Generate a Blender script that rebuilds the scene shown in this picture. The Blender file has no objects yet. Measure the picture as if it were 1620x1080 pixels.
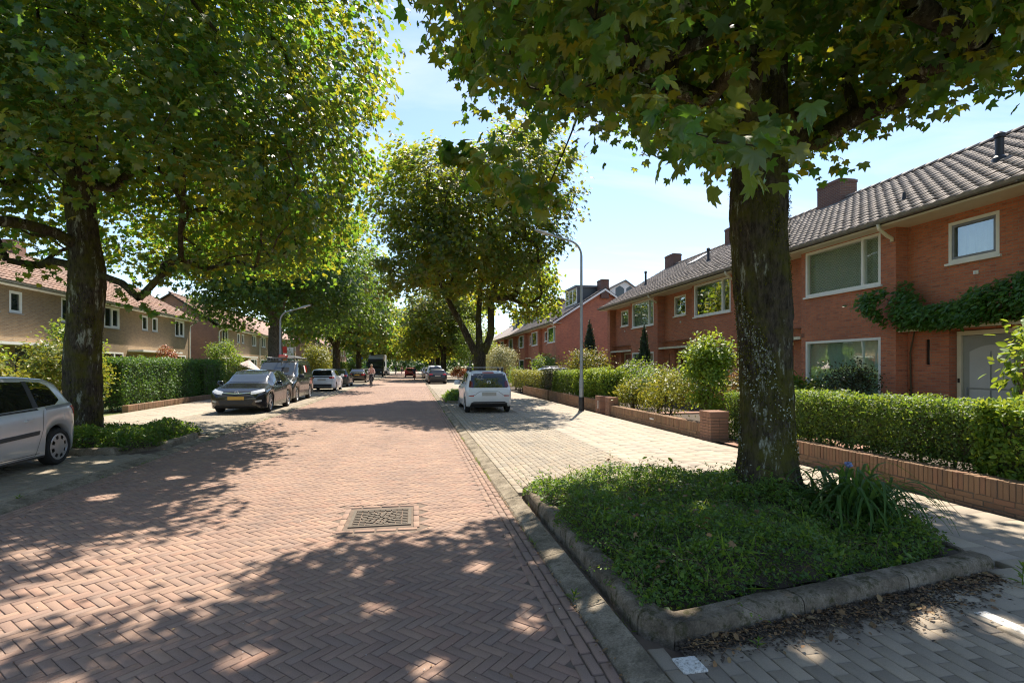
import bpy, bmesh, math, random
import numpy as np
from mathutils import Vector, Matrix
from mathutils.bvhtree import BVHTree

random.seed(7)
rng = np.random.default_rng(7)
R = math.radians
SC = bpy.context.scene
COL = SC.collection

# ------------------------------------------------------------------ camera
cam_d = bpy.data.cameras.new('camera')
cam = bpy.data.objects.new('camera', cam_d)
COL.objects.link(cam)
YAW = math.atan(155.0 / 830.0)
cam.location = (0, 0, 1.65)
cam.rotation_euler = (R(90), 0, -YAW)
cam_d.sensor_width = 36.0
cam_d.lens = 830.0 / 1620.0 * 36.0
cam_d.shift_y = 40.0 / 1620.0
cam_d.clip_start = 0.05
cam_d.clip_end = 3000
SC.camera = cam

# ------------------------------------------------------------------ sun and sky
SUN_EL = R(58)
SUN_AZ = math.atan2(0.39, 0.92)            # clockwise from +Y (the street's direction)
sdir = Vector((math.cos(SUN_EL) * math.sin(SUN_AZ), math.cos(SUN_EL) * math.cos(SUN_AZ), math.sin(SUN_EL)))
sun_d = bpy.data.lights.new('sun', 'SUN')
sun = bpy.data.objects.new('sun', sun_d)
COL.objects.link(sun)
sun.rotation_euler = sdir.to_track_quat('Z', 'Y').to_euler()
sun_d.energy = 3.4
sun_d.angle = R(0.53)
sun_d.color = (1.0, 0.905, 0.77)

world = bpy.data.worlds.new('World')
SC.world = world
world.use_nodes = True
wt = world.node_tree
wt.nodes.clear()
def wn(t, **k):
    n = wt.nodes.new(t)
    for a, v in k.items():
        setattr(n, a, v)
    return n
w_out = wn('ShaderNodeOutputWorld')
w_bg = wn('ShaderNodeBackground')
w_bg.inputs['Strength'].default_value = 0.076
sky = wn('ShaderNodeTexSky', sky_type='NISHITA', sun_disc=False)
sky.sun_elevation = SUN_EL
sky.sun_rotation = SUN_AZ
sky.altitude = 0
sky.air_density = 1.0
sky.dust_density = 0.35
sky.ozone_density = 1.8
# thin streaks of cloud, the same kind all over the sky
tc = wn('ShaderNodeTexCoord')
sep = wn('ShaderNodeSeparateXYZ')
zc = wn('ShaderNodeMath', operation='MAXIMUM'); zc.inputs[1].default_value = 0.0
za = wn('ShaderNodeMath', operation='ADD'); za.inputs[1].default_value = 0.12
dx = wn('ShaderNodeMath', operation='DIVIDE')
dy = wn('ShaderNodeMath', operation='DIVIDE')
cmb = wn('ShaderNodeCombineXYZ')
mp = wn('ShaderNodeMapping')
mp.inputs['Scale'].default_value = (0.55, 1.5, 1)
mp.inputs['Rotation'].default_value = (0, 0, R(24))
noi = wn('ShaderNodeTexNoise')
noi.inputs['Scale'].default_value = 1.3
noi.inputs['Detail'].default_value = 8
noi.inputs['Roughness'].default_value = 0.56
noi.inputs['Distortion'].default_value = 0.5
rmp = wn('ShaderNodeValToRGB')
rmp.color_ramp.elements[0].position = 0.50
rmp.color_ramp.elements[0].color = (0, 0, 0, 1)
rmp.color_ramp.elements[1].position = 0.80
rmp.color_ramp.elements[1].color = (0.75, 0.75, 0.75, 1)
mixc = wn('ShaderNodeMix', data_type='RGBA')
mixc.inputs['B'].default_value = (5.2, 5.4, 5.7, 1)
wl = wt.links.new
wl(tc.outputs['Generated'], sep.inputs[0])
wl(sep.outputs['Z'], zc.inputs[0]); wl(zc.outputs[0], za.inputs[0])
wl(sep.outputs['X'], dx.inputs[0]); wl(za.outputs[0], dx.inputs[1])
wl(sep.outputs['Y'], dy.inputs[0]); wl(za.outputs[0], dy.inputs[1])
wl(dx.outputs[0], cmb.inputs[0]); wl(dy.outputs[0], cmb.inputs[1])
wl(cmb.outputs[0], mp.inputs[0]); wl(mp.outputs[0], noi.inputs['Vector'])
wl(noi.outputs[0], rmp.inputs[0]); wl(rmp.outputs[0], mixc.inputs['Factor'])
wl(sky.outputs[0], mixc.inputs['A']); wl(mixc.outputs['Result'], w_bg.inputs['Color'])
wl(w_bg.outputs[0], w_out.inputs[0])

SC.view_settings.view_transform = 'Standard'
SC.view_settings.look = 'None'
SC.view_settings.exposure = 1.63
SC.view_settings.gamma = 1.0
SC.view_settings.use_curve_mapping = False
SC.cycles.use_denoising = True
SC.cycles.denoiser = 'OPENIMAGEDENOISE'
SC.cycles.denoising_input_passes = 'RGB_ALBEDO_NORMAL'
SC.cycles.denoising_prefilter = 'NONE'
SC.cycles.filter_width = 1.15
SC.cycles.max_bounces = 7
SC.cycles.diffuse_bounces = 4
SC.cycles.glossy_bounces = 3
SC.cycles.transmission_bounces = 4
SC.cycles.transparent_max_bounces = 8
SC.cycles.caustics_reflective = False
SC.cycles.caustics_refractive = False
SC.cycles.sample_clamp_indirect = 6

# ------------------------------------------------------------------ materials
class NT:
    def __init__(s, name):
        s.m = bpy.data.materials.new(name)
        s.m.use_nodes = True
        s.t = s.m.node_tree
        s.t.nodes.clear()
        s.out = s.n('ShaderNodeOutputMaterial')
    def n(s, t, ins=None, **k):
        nd = s.t.nodes.new(t)
        for a, v in k.items():
            setattr(nd, a, v)
        for a, v in (ins or {}).items():
            if hasattr(v, 'is_linked') or hasattr(v, 'links'):
                s.t.links.new(v, nd.inputs[a])
            else:
                nd.inputs[a].default_value = v
        return nd
    def math(s, op, a, b=0.0):
        return s.n('ShaderNodeMath', {0: a, 1: b}, operation=op).outputs[0]
    def mix(s, f, a, b, blend='MIX'):
        nd = s.n('ShaderNodeMix', {'Factor': f, 'A': a, 'B': b}, data_type='RGBA', blend_type=blend)
        return nd.outputs['Result']
    def noise(s, scale, vec=None, detail=5, rough=0.6):
        d = {'Scale': scale, 'Detail': detail, 'Roughness': rough}
        if vec is not None:
            d['Vector'] = vec
        return s.n('ShaderNodeTexNoise', d).outputs[0]
    def ramp(s, f, stops):
        nd = s.n('ShaderNodeValToRGB', {0: f})
        e = nd.color_ramp.elements
        while len(e) < len(stops):
            e.new(0.5)
        for i, (p, c) in enumerate(stops):
            e[i].position = p
            e[i].color = (*c, 1) if len(c) == 3 else c
        return nd.outputs[0]
    def pos(s):
        return s.n('ShaderNodeNewGeometry').outputs['Position']
    def rand(s):
        g = s.n('ShaderNodeNewGeometry').outputs['Random Per Island']
        o = s.n('ShaderNodeObjectInfo').outputs['Random']
        return s.math('FRACT', s.math('ADD', g, o))
    def finish(s, col, rough=0.8, bump=None, bstr=0.3, bdist=0.02, **kw):
        d = {'Base Color': col, 'Roughness': rough}
        d.update(kw)
        b = s.n('ShaderNodeBsdfPrincipled', d)
        if bump is not None:
            bp = s.n('ShaderNodeBump', {'Height': bump, 'Strength': bstr, 'Distance': bdist})
            s.t.links.new(bp.outputs[0], b.inputs['Normal'])
        s.t.links.new(b.outputs[0], s.out.inputs[0])
        return s.m

def C4(c):
    return (c[0], c[1], c[2], 1.0)

def pmat(name, c1, c2=None, scale=4.0, rough=0.8, bump=0.0, bscale=60.0, isl=0.0, metal=0.0, coat=0.0, spec=None, obj_coords=False):
    t = NT(name)
    c2 = c2 or tuple(x * 0.8 for x in c1)
    vec = t.n('ShaderNodeTexCoord').outputs['Object'] if obj_coords else t.pos()
    f = t.noise(scale, vec)
    col = t.ramp(f, [(0.3, c1), (0.7, c2)])
    if isl:
        r = t.rand()
        v = t.math('ADD', t.math('MULTIPLY', r, isl), 1 - isl / 2)
        col = t.n('ShaderNodeHueSaturation', {'Color': col, 'Value': v}).outputs[0]
    kw = {'Metallic': metal}
    if coat:
        kw['Coat Weight'] = coat
        kw['Coat Roughness'] = 0.04
    if spec is not None:
        kw['Specular IOR Level'] = spec
    b = t.noise(bscale, vec, 3) if bump else None
    return t.finish(col, rough, b, bump, 0.01, **kw)

def wall_vec(t):
    """(along the wall, height) for any upright wall"""
    g = t.n('ShaderNodeNewGeometry')
    sn = t.n('ShaderNodeSeparateXYZ', {0: g.outputs['True Normal']})
    sp = t.n('ShaderNodeSeparateXYZ', {0: g.outputs['Position']})
    f = t.math('GREATER_THAN', t.math('ABSOLUTE', sn.outputs[0]), 0.7)
    u = t.n('ShaderNodeMix', {'Factor': f, 'A': sp.outputs[0], 'B': sp.outputs[1]}, data_type='FLOAT').outputs[0]
    return t.n('ShaderNodeCombineXYZ', {0: u, 1: sp.outputs[2]}).outputs[0]

def brick_mat(name, c1, c2, mortar, c3):
    t = NT(name)
    v = wall_vec(t)
    br = t.n('ShaderNodeTexBrick', {'Vector': v, 'Color1': C4(c1), 'Color2': C4(c2), 'Mortar': C4(mortar), 'Scale': 1.0,
                                    'Mortar Size': 0.009, 'Mortar Smooth': 0.3, 'Bias': -0.1, 'Brick Width': 0.22, 'Row Height': 0.0635})
    n1 = t.noise(0.55, t.pos(), 4)
    big = t.ramp(n1, [(0.35, (0.82, 0.82, 0.84)), (0.7, (1.12, 1.08, 1.02))])
    col = t.mix(1.0, br.outputs[0], big, 'MULTIPLY')
    n2 = t.n('ShaderNodeTexNoise', {'Vector': t.n('ShaderNodeMapping', {'Vector': v, 'Scale': (4.5, 15.7, 1)}).outputs[0], 'Scale': 1.0, 'Detail': 2}).outputs[0]
    odd = t.ramp(n2, [(0.56, (0, 0, 0)), (0.66, (1, 1, 1))])
    col = t.mix(t.math('MULTIPLY', odd, t.math('SUBTRACT', 0.75, br.outputs[1])), col, C4(c3))
    n3 = t.noise(45, t.pos(), 4)
    col = t.mix(0.35, col, t.ramp(n3, [(0.3, (0.6, 0.6, 0.6)), (0.75, (1.25, 1.25, 1.25))]), 'MULTIPLY')
    h = t.math('SUBTRACT', t.math('MULTIPLY', n3, 0.3), br.outputs[1])
    return t.finish(col, 0.88, h, 0.6, 0.012)

def leaf_mat(name, cols, trans, tf=0.4, rough=0.45, spec=0.4):
    t = NT(name)
    r = t.rand()
    n = len(cols)
    col = t.ramp(r, [((i + 0.5) / n, c) for i, c in enumerate(cols)])
    big = t.noise(0.9, t.pos(), 2)
    col = t.mix(1.0, col, t.ramp(big, [(0.3, (0.75, 0.8, 0.85)), (0.7, (1.2, 1.15, 1.0))]), 'MULTIPLY')
    p = t.n('ShaderNodeBsdfPrincipled', {'Base Color': col, 'Roughness': rough, 'Specular IOR Level': spec})
    tcol = t.ramp(t.math('FRACT', t.math('MULTIPLY', r, 7.3)), [(0.2, trans[0]), (0.8, trans[1])])
    tr = t.n('ShaderNodeBsdfTranslucent', {'Color': tcol})
    mx = t.n('ShaderNodeMixShader', {0: tf, 1: p.outputs[0], 2: tr.outputs[0]})
    t.t.links.new(mx.outputs[0], t.out.inputs[0])
    return t.m

def glass_mat(name, tint, refl=0.12):
    t = NT(name)
    lw = t.n('ShaderNodeLayerWeight', {'Blend': 0.25})
    f = t.math('ADD', t.math('MULTIPLY', lw.outputs[1], 0.6), refl)
    f = t.math('MINIMUM', f, 0.95)
    gl = t.n('ShaderNodeBsdfGlossy', {'Color': (1, 1, 1, 1), 'Roughness': 0.015})
    tr = t.n('ShaderNodeBsdfTransparent', {'Color': C4(tint)})
    wob = t.n('ShaderNodeBump', {'Height': t.noise(1.6, t.pos(), 1), 'Strength': 0.06, 'Distance': 0.05})
    t.t.links.new(wob.outputs[0], gl.inputs['Normal'])
    mx = t.n('ShaderNodeMixShader', {0: f, 1: tr.outputs[0], 2: gl.outputs[0]})
    t.t.links.new(mx.outputs[0], t.out.inputs[0])
    return t.m

def paver_mat(name, cols, dirt, isl=0.35, rough=0.85, stain=0.5, bump=0.25):
    t = NT(name)
    r = t.rand()
    n = len(cols)
    col = t.ramp(r, [((i + 0.5) / n, c) for i, c in enumerate(cols)])
    p = t.pos()
    big = t.noise(0.7, p, 6, 0.65)
    col = t.mix(stain, col, t.ramp(big, [(0.32, (0.72, 0.72, 0.74)), (0.68, (1.2, 1.17, 1.12))]), 'MULTIPLY')
    trk = t.n('ShaderNodeMapping', {'Vector': p, 'Scale': (1.7, 0.11, 1)}).outputs[0]
    col = t.mix(stain * 0.8, col, t.ramp(t.noise(1.0, trk, 5, 0.6), [(0.36, (0.80, 0.80, 0.82)), (0.64, (1.14, 1.12, 1.08))]), 'MULTIPLY')
    fine = t.noise(160, p, 3)
    col = t.mix(0.4, col, t.ramp(fine, [(0.3, (0.65, 0.65, 0.65)), (0.7, (1.3, 1.3, 1.3))]), 'MULTIPLY')
    sp = t.noise(22, p, 5, 0.7)
    col = t.mix(t.ramp(sp, [(0.62, (0, 0, 0)), (0.75, (0.55, 0.55, 0.55))]), col, C4(dirt))
    return t.finish(col, rough, fine, bump, 0.004, **{'Specular IOR Level': 0.35})

MAT = {}
MAT['road_brick'] = paver_mat('road_brick', [(0.27, 0.18, 0.14), (0.31, 0.21, 0.157), (0.25, 0.172, 0.138), (0.33, 0.218, 0.16), (0.28, 0.195, 0.152), (0.305, 0.19, 0.142), (0.265, 0.188, 0.15)], (0.17, 0.125, 0.10))
MAT['road_far'] = paver_mat('road_far', [(0.29, 0.20, 0.152)], (0.22, 0.155, 0.125), stain=0.35)
MAT['joint'] = pmat('joint_sand', (0.185, 0.135, 0.102), (0.10, 0.076, 0.06), 9, 0.95)
MAT['park_brick'] = paver_mat('parking_brick', [(0.285, 0.245, 0.19), (0.325, 0.28, 0.215), (0.255, 0.225, 0.18), (0.31, 0.255, 0.19)], (0.17, 0.15, 0.12))
MAT['park_dark'] = paver_mat('parking_brick_dark', [(0.29, 0.245, 0.19), (0.335, 0.28, 0.215), (0.25, 0.21, 0.165)], (0.13, 0.105, 0.078))
MAT['tile'] = paver_mat('pavement_tile', [(0.35, 0.30, 0.235), (0.39, 0.335, 0.26), (0.325, 0.28, 0.22), (0.37, 0.315, 0.255)], (0.27, 0.23, 0.18), stain=0.4)
MAT['kerb'] = paver_mat('kerb_concrete', [(0.275, 0.23, 0.17), (0.315, 0.26, 0.195), (0.24, 0.20, 0.15)], (0.12, 0.10, 0.066), stain=0.7, bump=0.5)
def kerb_mat(name, base, light, moss):
    t = NT(name)
    p = t.pos()
    n1 = t.noise(3.2, p, 8, 0.7)
    col = t.ramp(n1, [(0.34, tuple(c * 0.5 for c in base)), (0.5, base), (0.66, light)])
    n2 = t.noise(11, p, 8, 0.72)
    col = t.mix(t.ramp(n2, [(0.52, (0, 0, 0)), (0.62, (0.85, 0.85, 0.85))]), col, C4(moss))
    n3 = t.noise(70, p, 5, 0.7)
    col = t.mix(0.6, col, t.ramp(n3, [(0.35, (0.55, 0.55, 0.55)), (0.65, (1.35, 1.33, 1.3))]), 'MULTIPLY')
    h = t.math('ADD', t.math('MULTIPLY', n2, 1.0), t.math('MULTIPLY', n3, 0.35))
    return t.finish(col, 0.95, h, 0.9, 0.03, **{'Specular IOR Level': 0.2})
MAT['kerb_moss'] = kerb_mat('mossy_kerb', (0.19, 0.155, 0.115), (0.32, 0.27, 0.21), (0.065, 0.062, 0.026))
MAT['kerb'] = kerb_mat('kerb_concrete', (0.26, 0.22, 0.165), (0.36, 0.31, 0.24), (0.14, 0.12, 0.085))
MAT['soil'] = pmat('garden_soil', (0.085, 0.062, 0.042), (0.045, 0.034, 0.024), 7, 0.95, 0.8, 50)
MAT['grass'] = pmat('lawn', (0.10, 0.14, 0.035), (0.16, 0.17, 0.05), 3, 0.9, 0.6, 80)
def worn_paint():
    t = NT('worn_road_paint')
    n = t.noise(55, t.pos(), 6, 0.75)
    col = t.ramp(n, [(0.36, (0.16, 0.145, 0.12)), (0.46, (0.5, 0.48, 0.44)), (0.56, (0.70, 0.68, 0.64))])
    return t.finish(col, 0.8, n, 0.4, 0.004)
MAT['white_mark'] = worn_paint()
MAT['iron'] = pmat('cast_iron', (0.135, 0.108, 0.082), (0.085, 0.07, 0.055), 18, 0.7, 0.4, 90, metal=0.35)
MAT['brick_red'] = brick_mat('red_brickwork', (0.60, 0.205, 0.105), (0.47, 0.15, 0.085), (0.36, 0.235, 0.17), (0.29, 0.10, 0.07))
MAT['brick_dark'] = brick_mat('dark_brickwork', (0.19, 0.085, 0.058), (0.14, 0.065, 0.05), (0.20, 0.165, 0.14), (0.09, 0.05, 0.042))
MAT['brick_tan'] = brick_mat('tan_brickwork', (0.37, 0.255, 0.14), (0.28, 0.185, 0.105), (0.33, 0.28, 0.21), (0.21, 0.135, 0.08))
MAT['brick_brown'] = brick_mat('brown_brickwork', (0.30, 0.15, 0.10), (0.24, 0.12, 0.082), (0.28, 0.22, 0.18), (0.18, 0.09, 0.065))
MAT['wall_brick'] = paver_mat('garden_wall_brick', [(0.29, 0.185, 0.115), (0.34, 0.215, 0.13), (0.24, 0.155, 0.10), (0.31, 0.18, 0.115)], (0.10, 0.08, 0.05), stain=0.8, bump=0.5)
MAT['wall_brick_red'] = paver_mat('garden_wall_red_brick', [(0.32, 0.18, 0.125), (0.36, 0.20, 0.135), (0.29, 0.165, 0.12)], (0.18, 0.11, 0.08), stain=0.5, bump=0.4)
MAT['mortar'] = pmat('mortar', (0.20, 0.165, 0.125), (0.12, 0.10, 0.078), 10, 0.95, 0.4)
MAT['tile_grey'] = paver_mat('weathered_roof_tile', [(0.25, 0.205, 0.175), (0.29, 0.24, 0.205), (0.21, 0.175, 0.15), (0.33, 0.275, 0.235)], (0.11, 0.10, 0.085), stain=0.6, rough=0.7)
MAT['tile_red'] = paver_mat('red_roof_tile', [(0.25, 0.13, 0.08), (0.29, 0.15, 0.095), (0.22, 0.115, 0.075), (0.27, 0.16, 0.11)], (0.13, 0.085, 0.06), stain=0.5, rough=0.65)
MAT['underlay'] = pmat('roof_underlay', (0.09, 0.075, 0.065), (0.06, 0.05, 0.045), 6, 0.9)
MAT['white_paint'] = pmat('white_paint', (0.86, 0.85, 0.81), (0.80, 0.79, 0.75), 6, 0.45)
MAT['cream_paint'] = pmat('cream_paint', (0.74, 0.69, 0.54), (0.66, 0.61, 0.47), 4, 0.5)
MAT['grey_paint'] = pmat('grey_paint', (0.30, 0.315, 0.29), (0.26, 0.275, 0.255), 4, 0.45)
MAT['dark_paint'] = pmat('anthracite_paint', (0.045, 0.05, 0.058), (0.035, 0.04, 0.046), 4, 0.4)
MAT['zinc'] = pmat('zinc', (0.30, 0.31, 0.315), (0.20, 0.205, 0.21), 5, 0.5, metal=0.5)
MAT['lead'] = pmat('lead_flashing', (0.16, 0.17, 0.18), (0.11, 0.115, 0.12), 6, 0.6)
MAT['black_plastic'] = pmat('black_plastic', (0.022, 0.022, 0.024), (0.016, 0.016, 0.017), 8, 0.5)
MAT['stone_sill'] = pmat('stone_sill', (0.30, 0.285, 0.26), (0.22, 0.21, 0.19), 8, 0.8)
MAT['glass'] = glass_mat('window_glass', (0.93, 0.98, 0.95), 0.10)
MAT['glass_dark'] = pmat('dark_window_glass', (0.022, 0.027, 0.028), (0.015, 0.018, 0.02), 1, 0.03, spec=0.8)
MAT['plaster'] = pmat('interior_plaster', (0.42, 0.40, 0.36), (0.36, 0.34, 0.30), 1, 0.9)
MAT['door_wood'] = pmat('stained_wood', (0.24, 0.085, 0.045), (0.17, 0.06, 0.034), 6, 0.5)
MAT['steel'] = pmat('galvanised_steel', (0.40, 0.41, 0.40), (0.32, 0.325, 0.32), 7, 0.5, metal=0.4)
MAT['lamp_glass'] = pmat('lamp_cover', (0.55, 0.56, 0.55), (0.48, 0.49, 0.48), 8, 0.3)
MAT['bronze'] = pmat('brown_varnish', (0.10, 0.055, 0.03), (0.07, 0.04, 0.024), 5, 0.5)

def curtain_mat():
    t = NT('lace_curtain')
    v = wall_vec(t)
    ck = t.n('ShaderNodeTexBrick', {'Vector': v, 'Color1': (0.93, 0.93, 0.91, 1), 'Color2': (0.86, 0.86, 0.84, 1), 'Mortar': (0.50, 0.50, 0.49, 1), 'Scale': 1.0, 'Mortar Size': 0.012, 'Brick Width': 0.045, 'Row Height': 0.05})
    return t.finish(ck.outputs[0], 0.9)
MAT['curtain'] = curtain_mat()

def bark_mat(name, base, moss, lichen, mf=0.55, lf=0.66):
    t = NT(name)
    p = t.pos()
    st = t.n('ShaderNodeMapping', {'Vector': p, 'Scale': (1, 1, 0.28)}).outputs[0]
    n1 = t.noise(24, st, 8, 0.78)
    col = t.ramp(n1, [(0.36, tuple(c * 0.25 for c in base)), (0.5, base), (0.66, tuple(c * 2.0 for c in base))])
    m = t.noise(2.3, p, 6, 0.7)
    col = t.mix(t.ramp(m, [(mf - 0.08, (0, 0, 0)), (mf + 0.1, (0.85, 0.85, 0.85))]), col, C4(moss))
    l = t.noise(7.0, st, 7, 0.75)
    col = t.mix(t.ramp(l, [(lf - 0.03, (0, 0, 0)), (lf + 0.05, (0.8, 0.8, 0.8))]), col, C4(lichen))
    return t.finish(col, 0.95, n1, 1.0, 0.03, **{'Specular IOR Level': 0.15})
MAT['bark'] = bark_mat('mossy_maple_bark', (0.062, 0.050, 0.038), (0.095, 0.092, 0.016), (0.42, 0.43, 0.35), 0.53, 0.60)
MAT['moss'] = leaf_mat('moss_tuft', [(0.06, 0.062, 0.012), (0.11, 0.105, 0.018), (0.035, 0.045, 0.012), (0.15, 0.13, 0.025)], [(0.15, 0.15, 0.02), (0.2, 0.18, 0.02)], 0.2, 0.9, 0.1)
MAT['lichen'] = pmat('lichen_patch', (0.42, 0.44, 0.36), (0.30, 0.33, 0.26), 30, 0.95)
MAT['bark2'] = bark_mat('grey_bark', (0.135, 0.12, 0.10), (0.085, 0.085, 0.045), (0.28, 0.28, 0.24), 0.62, 0.72)
MAT['twig'] = pmat('twig', (0.12, 0.085, 0.05), (0.07, 0.05, 0.03), 20, 0.9)

MAT['maple'] = leaf_mat('maple_leaf', [(0.030, 0.088, 0.032), (0.042, 0.11, 0.034), (0.034, 0.095, 0.055), (0.062, 0.12, 0.03)], [(0.22, 0.44, 0.03), (0.54, 0.50, 0.03)], 0.45, 0.36, 0.5)
MAT['maple_red'] = leaf_mat('bronze_maple_leaf', [(0.035, 0.078, 0.03), (0.055, 0.088, 0.032), (0.05, 0.072, 0.032), (0.08, 0.10, 0.036)], [(0.32, 0.48, 0.03), (0.56, 0.50, 0.04)], 0.5)
MAT['green_tree'] = leaf_mat('light_tree_leaf', [(0.045, 0.10, 0.025), (0.055, 0.12, 0.03), (0.04, 0.085, 0.03)], [(0.16, 0.30, 0.02), (0.25, 0.33, 0.03)], 0.4)
MAT['hedge'] = leaf_mat('hedge_leaf', [(0.06, 0.125, 0.03), (0.08, 0.15, 0.035), (0.05, 0.105, 0.03), (0.11, 0.165, 0.035)], [(0.26, 0.42, 0.03), (0.38, 0.44, 0.04)], 0.42)
MAT['hedge_bright'] = leaf_mat('bright_hedge_leaf', [(0.06, 0.15, 0.025), (0.075, 0.17, 0.03), (0.05, 0.12, 0.025)], [(0.16, 0.30, 0.02), (0.22, 0.33, 0.03)], 0.3)
MAT['yellow_leaf'] = leaf_mat('yellow_green_leaf', [(0.16, 0.21, 0.03), (0.22, 0.25, 0.05), (0.11, 0.16, 0.03), (0.26, 0.24, 0.05)], [(0.35, 0.36, 0.03), (0.42, 0.36, 0.04)], 0.35)
MAT['lime_leaf'] = leaf_mat('lime_leaf', [(0.12, 0.23, 0.03), (0.16, 0.27, 0.035), (0.09, 0.18, 0.03)], [(0.32, 0.42, 0.03), (0.38, 0.42, 0.04)], 0.45)
MAT['pale_leaf'] = leaf_mat('variegated_leaf', [(0.36, 0.36, 0.17), (0.44, 0.42, 0.22), (0.22, 0.26, 0.09), (0.30, 0.30, 0.12)], [(0.38, 0.36, 0.12), (0.42, 0.36, 0.15)], 0.3)
MAT['photinia'] = leaf_mat('red_tipped_leaf', [(0.08, 0.12, 0.035), (0.12, 0.15, 0.05), (0.24, 0.10, 0.05), (0.15, 0.17, 0.05)], [(0.28, 0.28, 0.04), (0.38, 0.18, 0.06)], 0.3)
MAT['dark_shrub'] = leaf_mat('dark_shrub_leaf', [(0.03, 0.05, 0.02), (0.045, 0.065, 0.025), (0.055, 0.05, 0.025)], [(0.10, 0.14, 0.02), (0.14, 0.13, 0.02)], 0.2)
MAT['conifer'] = leaf_mat('conifer_needle', [(0.018, 0.038, 0.015), (0.026, 0.05, 0.018), (0.014, 0.03, 0.014)], [(0.05, 0.09, 0.02), (0.07, 0.10, 0.02)], 0.12)
MAT['cotoneaster'] = leaf_mat('ground_cover_leaf', [(0.065, 0.14, 0.034), (0.08, 0.165, 0.036), (0.05, 0.105, 0.036), (0.12, 0.20, 0.042)], [(0.24, 0.44, 0.03), (0.38, 0.48, 0.04)], 0.42)
MAT['wisteria'] = leaf_mat('wisteria_leaf', [(0.055, 0.15, 0.035), (0.075, 0.19, 0.04), (0.045, 0.12, 0.035)], [(0.18, 0.40, 0.03), (0.26, 0.44, 0.04)], 0.4)
MAT['strap_leaf'] = leaf_mat('strap_leaf', [(0.06, 0.13, 0.035), (0.08, 0.16, 0.04), (0.045, 0.10, 0.03)], [(0.18, 0.34, 0.03), (0.26, 0.36, 0.04)], 0.35, 0.6, 0.2)
MAT['flower_red'] = leaf_mat('red_flower', [(0.42, 0.10, 0.07), (0.5, 0.16, 0.10), (0.20, 0.16, 0.05)], [(0.4, 0.15, 0.05), (0.4, 0.25, 0.05)], 0.25)
MAT['flower_white'] = leaf_mat('pale_flower', [(0.5, 0.45, 0.5), (0.35, 0.28, 0.42), (0.12, 0.17, 0.05)], [(0.4, 0.35, 0.3), (0.3, 0.3, 0.2)], 0.2)
MAT['litter'] = leaf_mat('dead_leaf', [(0.20, 0.105, 0.05), (0.27, 0.16, 0.075), (0.13, 0.08, 0.045), (0.32, 0.22, 0.11)], [(0.3, 0.14, 0.04), (0.3, 0.18, 0.05)], 0.15, 0.7)

# ------------------------------------------------------------------ object helpers
def link(o, parent=None):
    COL.objects.link(o)
    if parent is not None:
        o.parent = parent
    return o

def tag(o, label=None, cat=None, group=None, kind=None):
    for k, v in (('label', label), ('category', cat), ('group', group), ('kind', kind)):
        if v:
            o[k] = v
    return o

def empty(name, loc=(0, 0, 0), rz=0.0, label=None, cat=None, group=None):
    o = bpy.data.objects.new(name, None)
    o.empty_display_size = 0.2
    link(o)
    o.location = loc
    o.rotation_euler = (0, 0, rz)
    return tag(o, label, cat, group)

def child(o, parent):
    """parent a world-space object under an Empty that only has a location/rotation"""
    o.parent = parent
    o.matrix_parent_inverse = pmw(parent).inverted()
    return o

def pmw(p):
    m = Matrix.LocRotScale(p.location, p.rotation_euler, p.scale)
    if p.parent is not None:
        m = pmw(p.parent) @ p.matrix_parent_inverse @ m
    return m

def np_mesh(name, V, F, mats, smooth=False, mi=None):
    me = bpy.data.meshes.new(name)
    V = np.asarray(V, dtype=np.float32)
    F = np.asarray(F, dtype=np.int32)
    k = F.shape[1]
    me.vertices.add(len(V))
    me.vertices.foreach_set('co', V.ravel())
    me.loops.add(F.size)
    me.loops.foreach_set('vertex_index', F.ravel())
    me.polygons.add(len(F))
    me.polygons.foreach_set('loop_start', np.arange(0, F.size, k, dtype=np.int32))
    me.polygons.foreach_set('loop_total', np.full(len(F), k, dtype=np.int32))
    if mi is not None:
        me.polygons.foreach_set('material_index', np.asarray(mi, dtype=np.int32))
    if smooth:
        me.polygons.foreach_set('use_smooth', np.ones(len(F), dtype=bool))
    for m in (mats if isinstance(mats, (list, tuple)) else [mats]):
        me.materials.append(MAT[m] if isinstance(m, str) else m)
    me.update(calc_edges=True)
    me.validate()
    return me

def obj(name, me, parent=None, world=True):
    o = bpy.data.objects.new(name, me)
    link(o)
    if parent is not None:
        if world:
            child(o, parent)
        else:
            o.parent = parent
    return o

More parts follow.
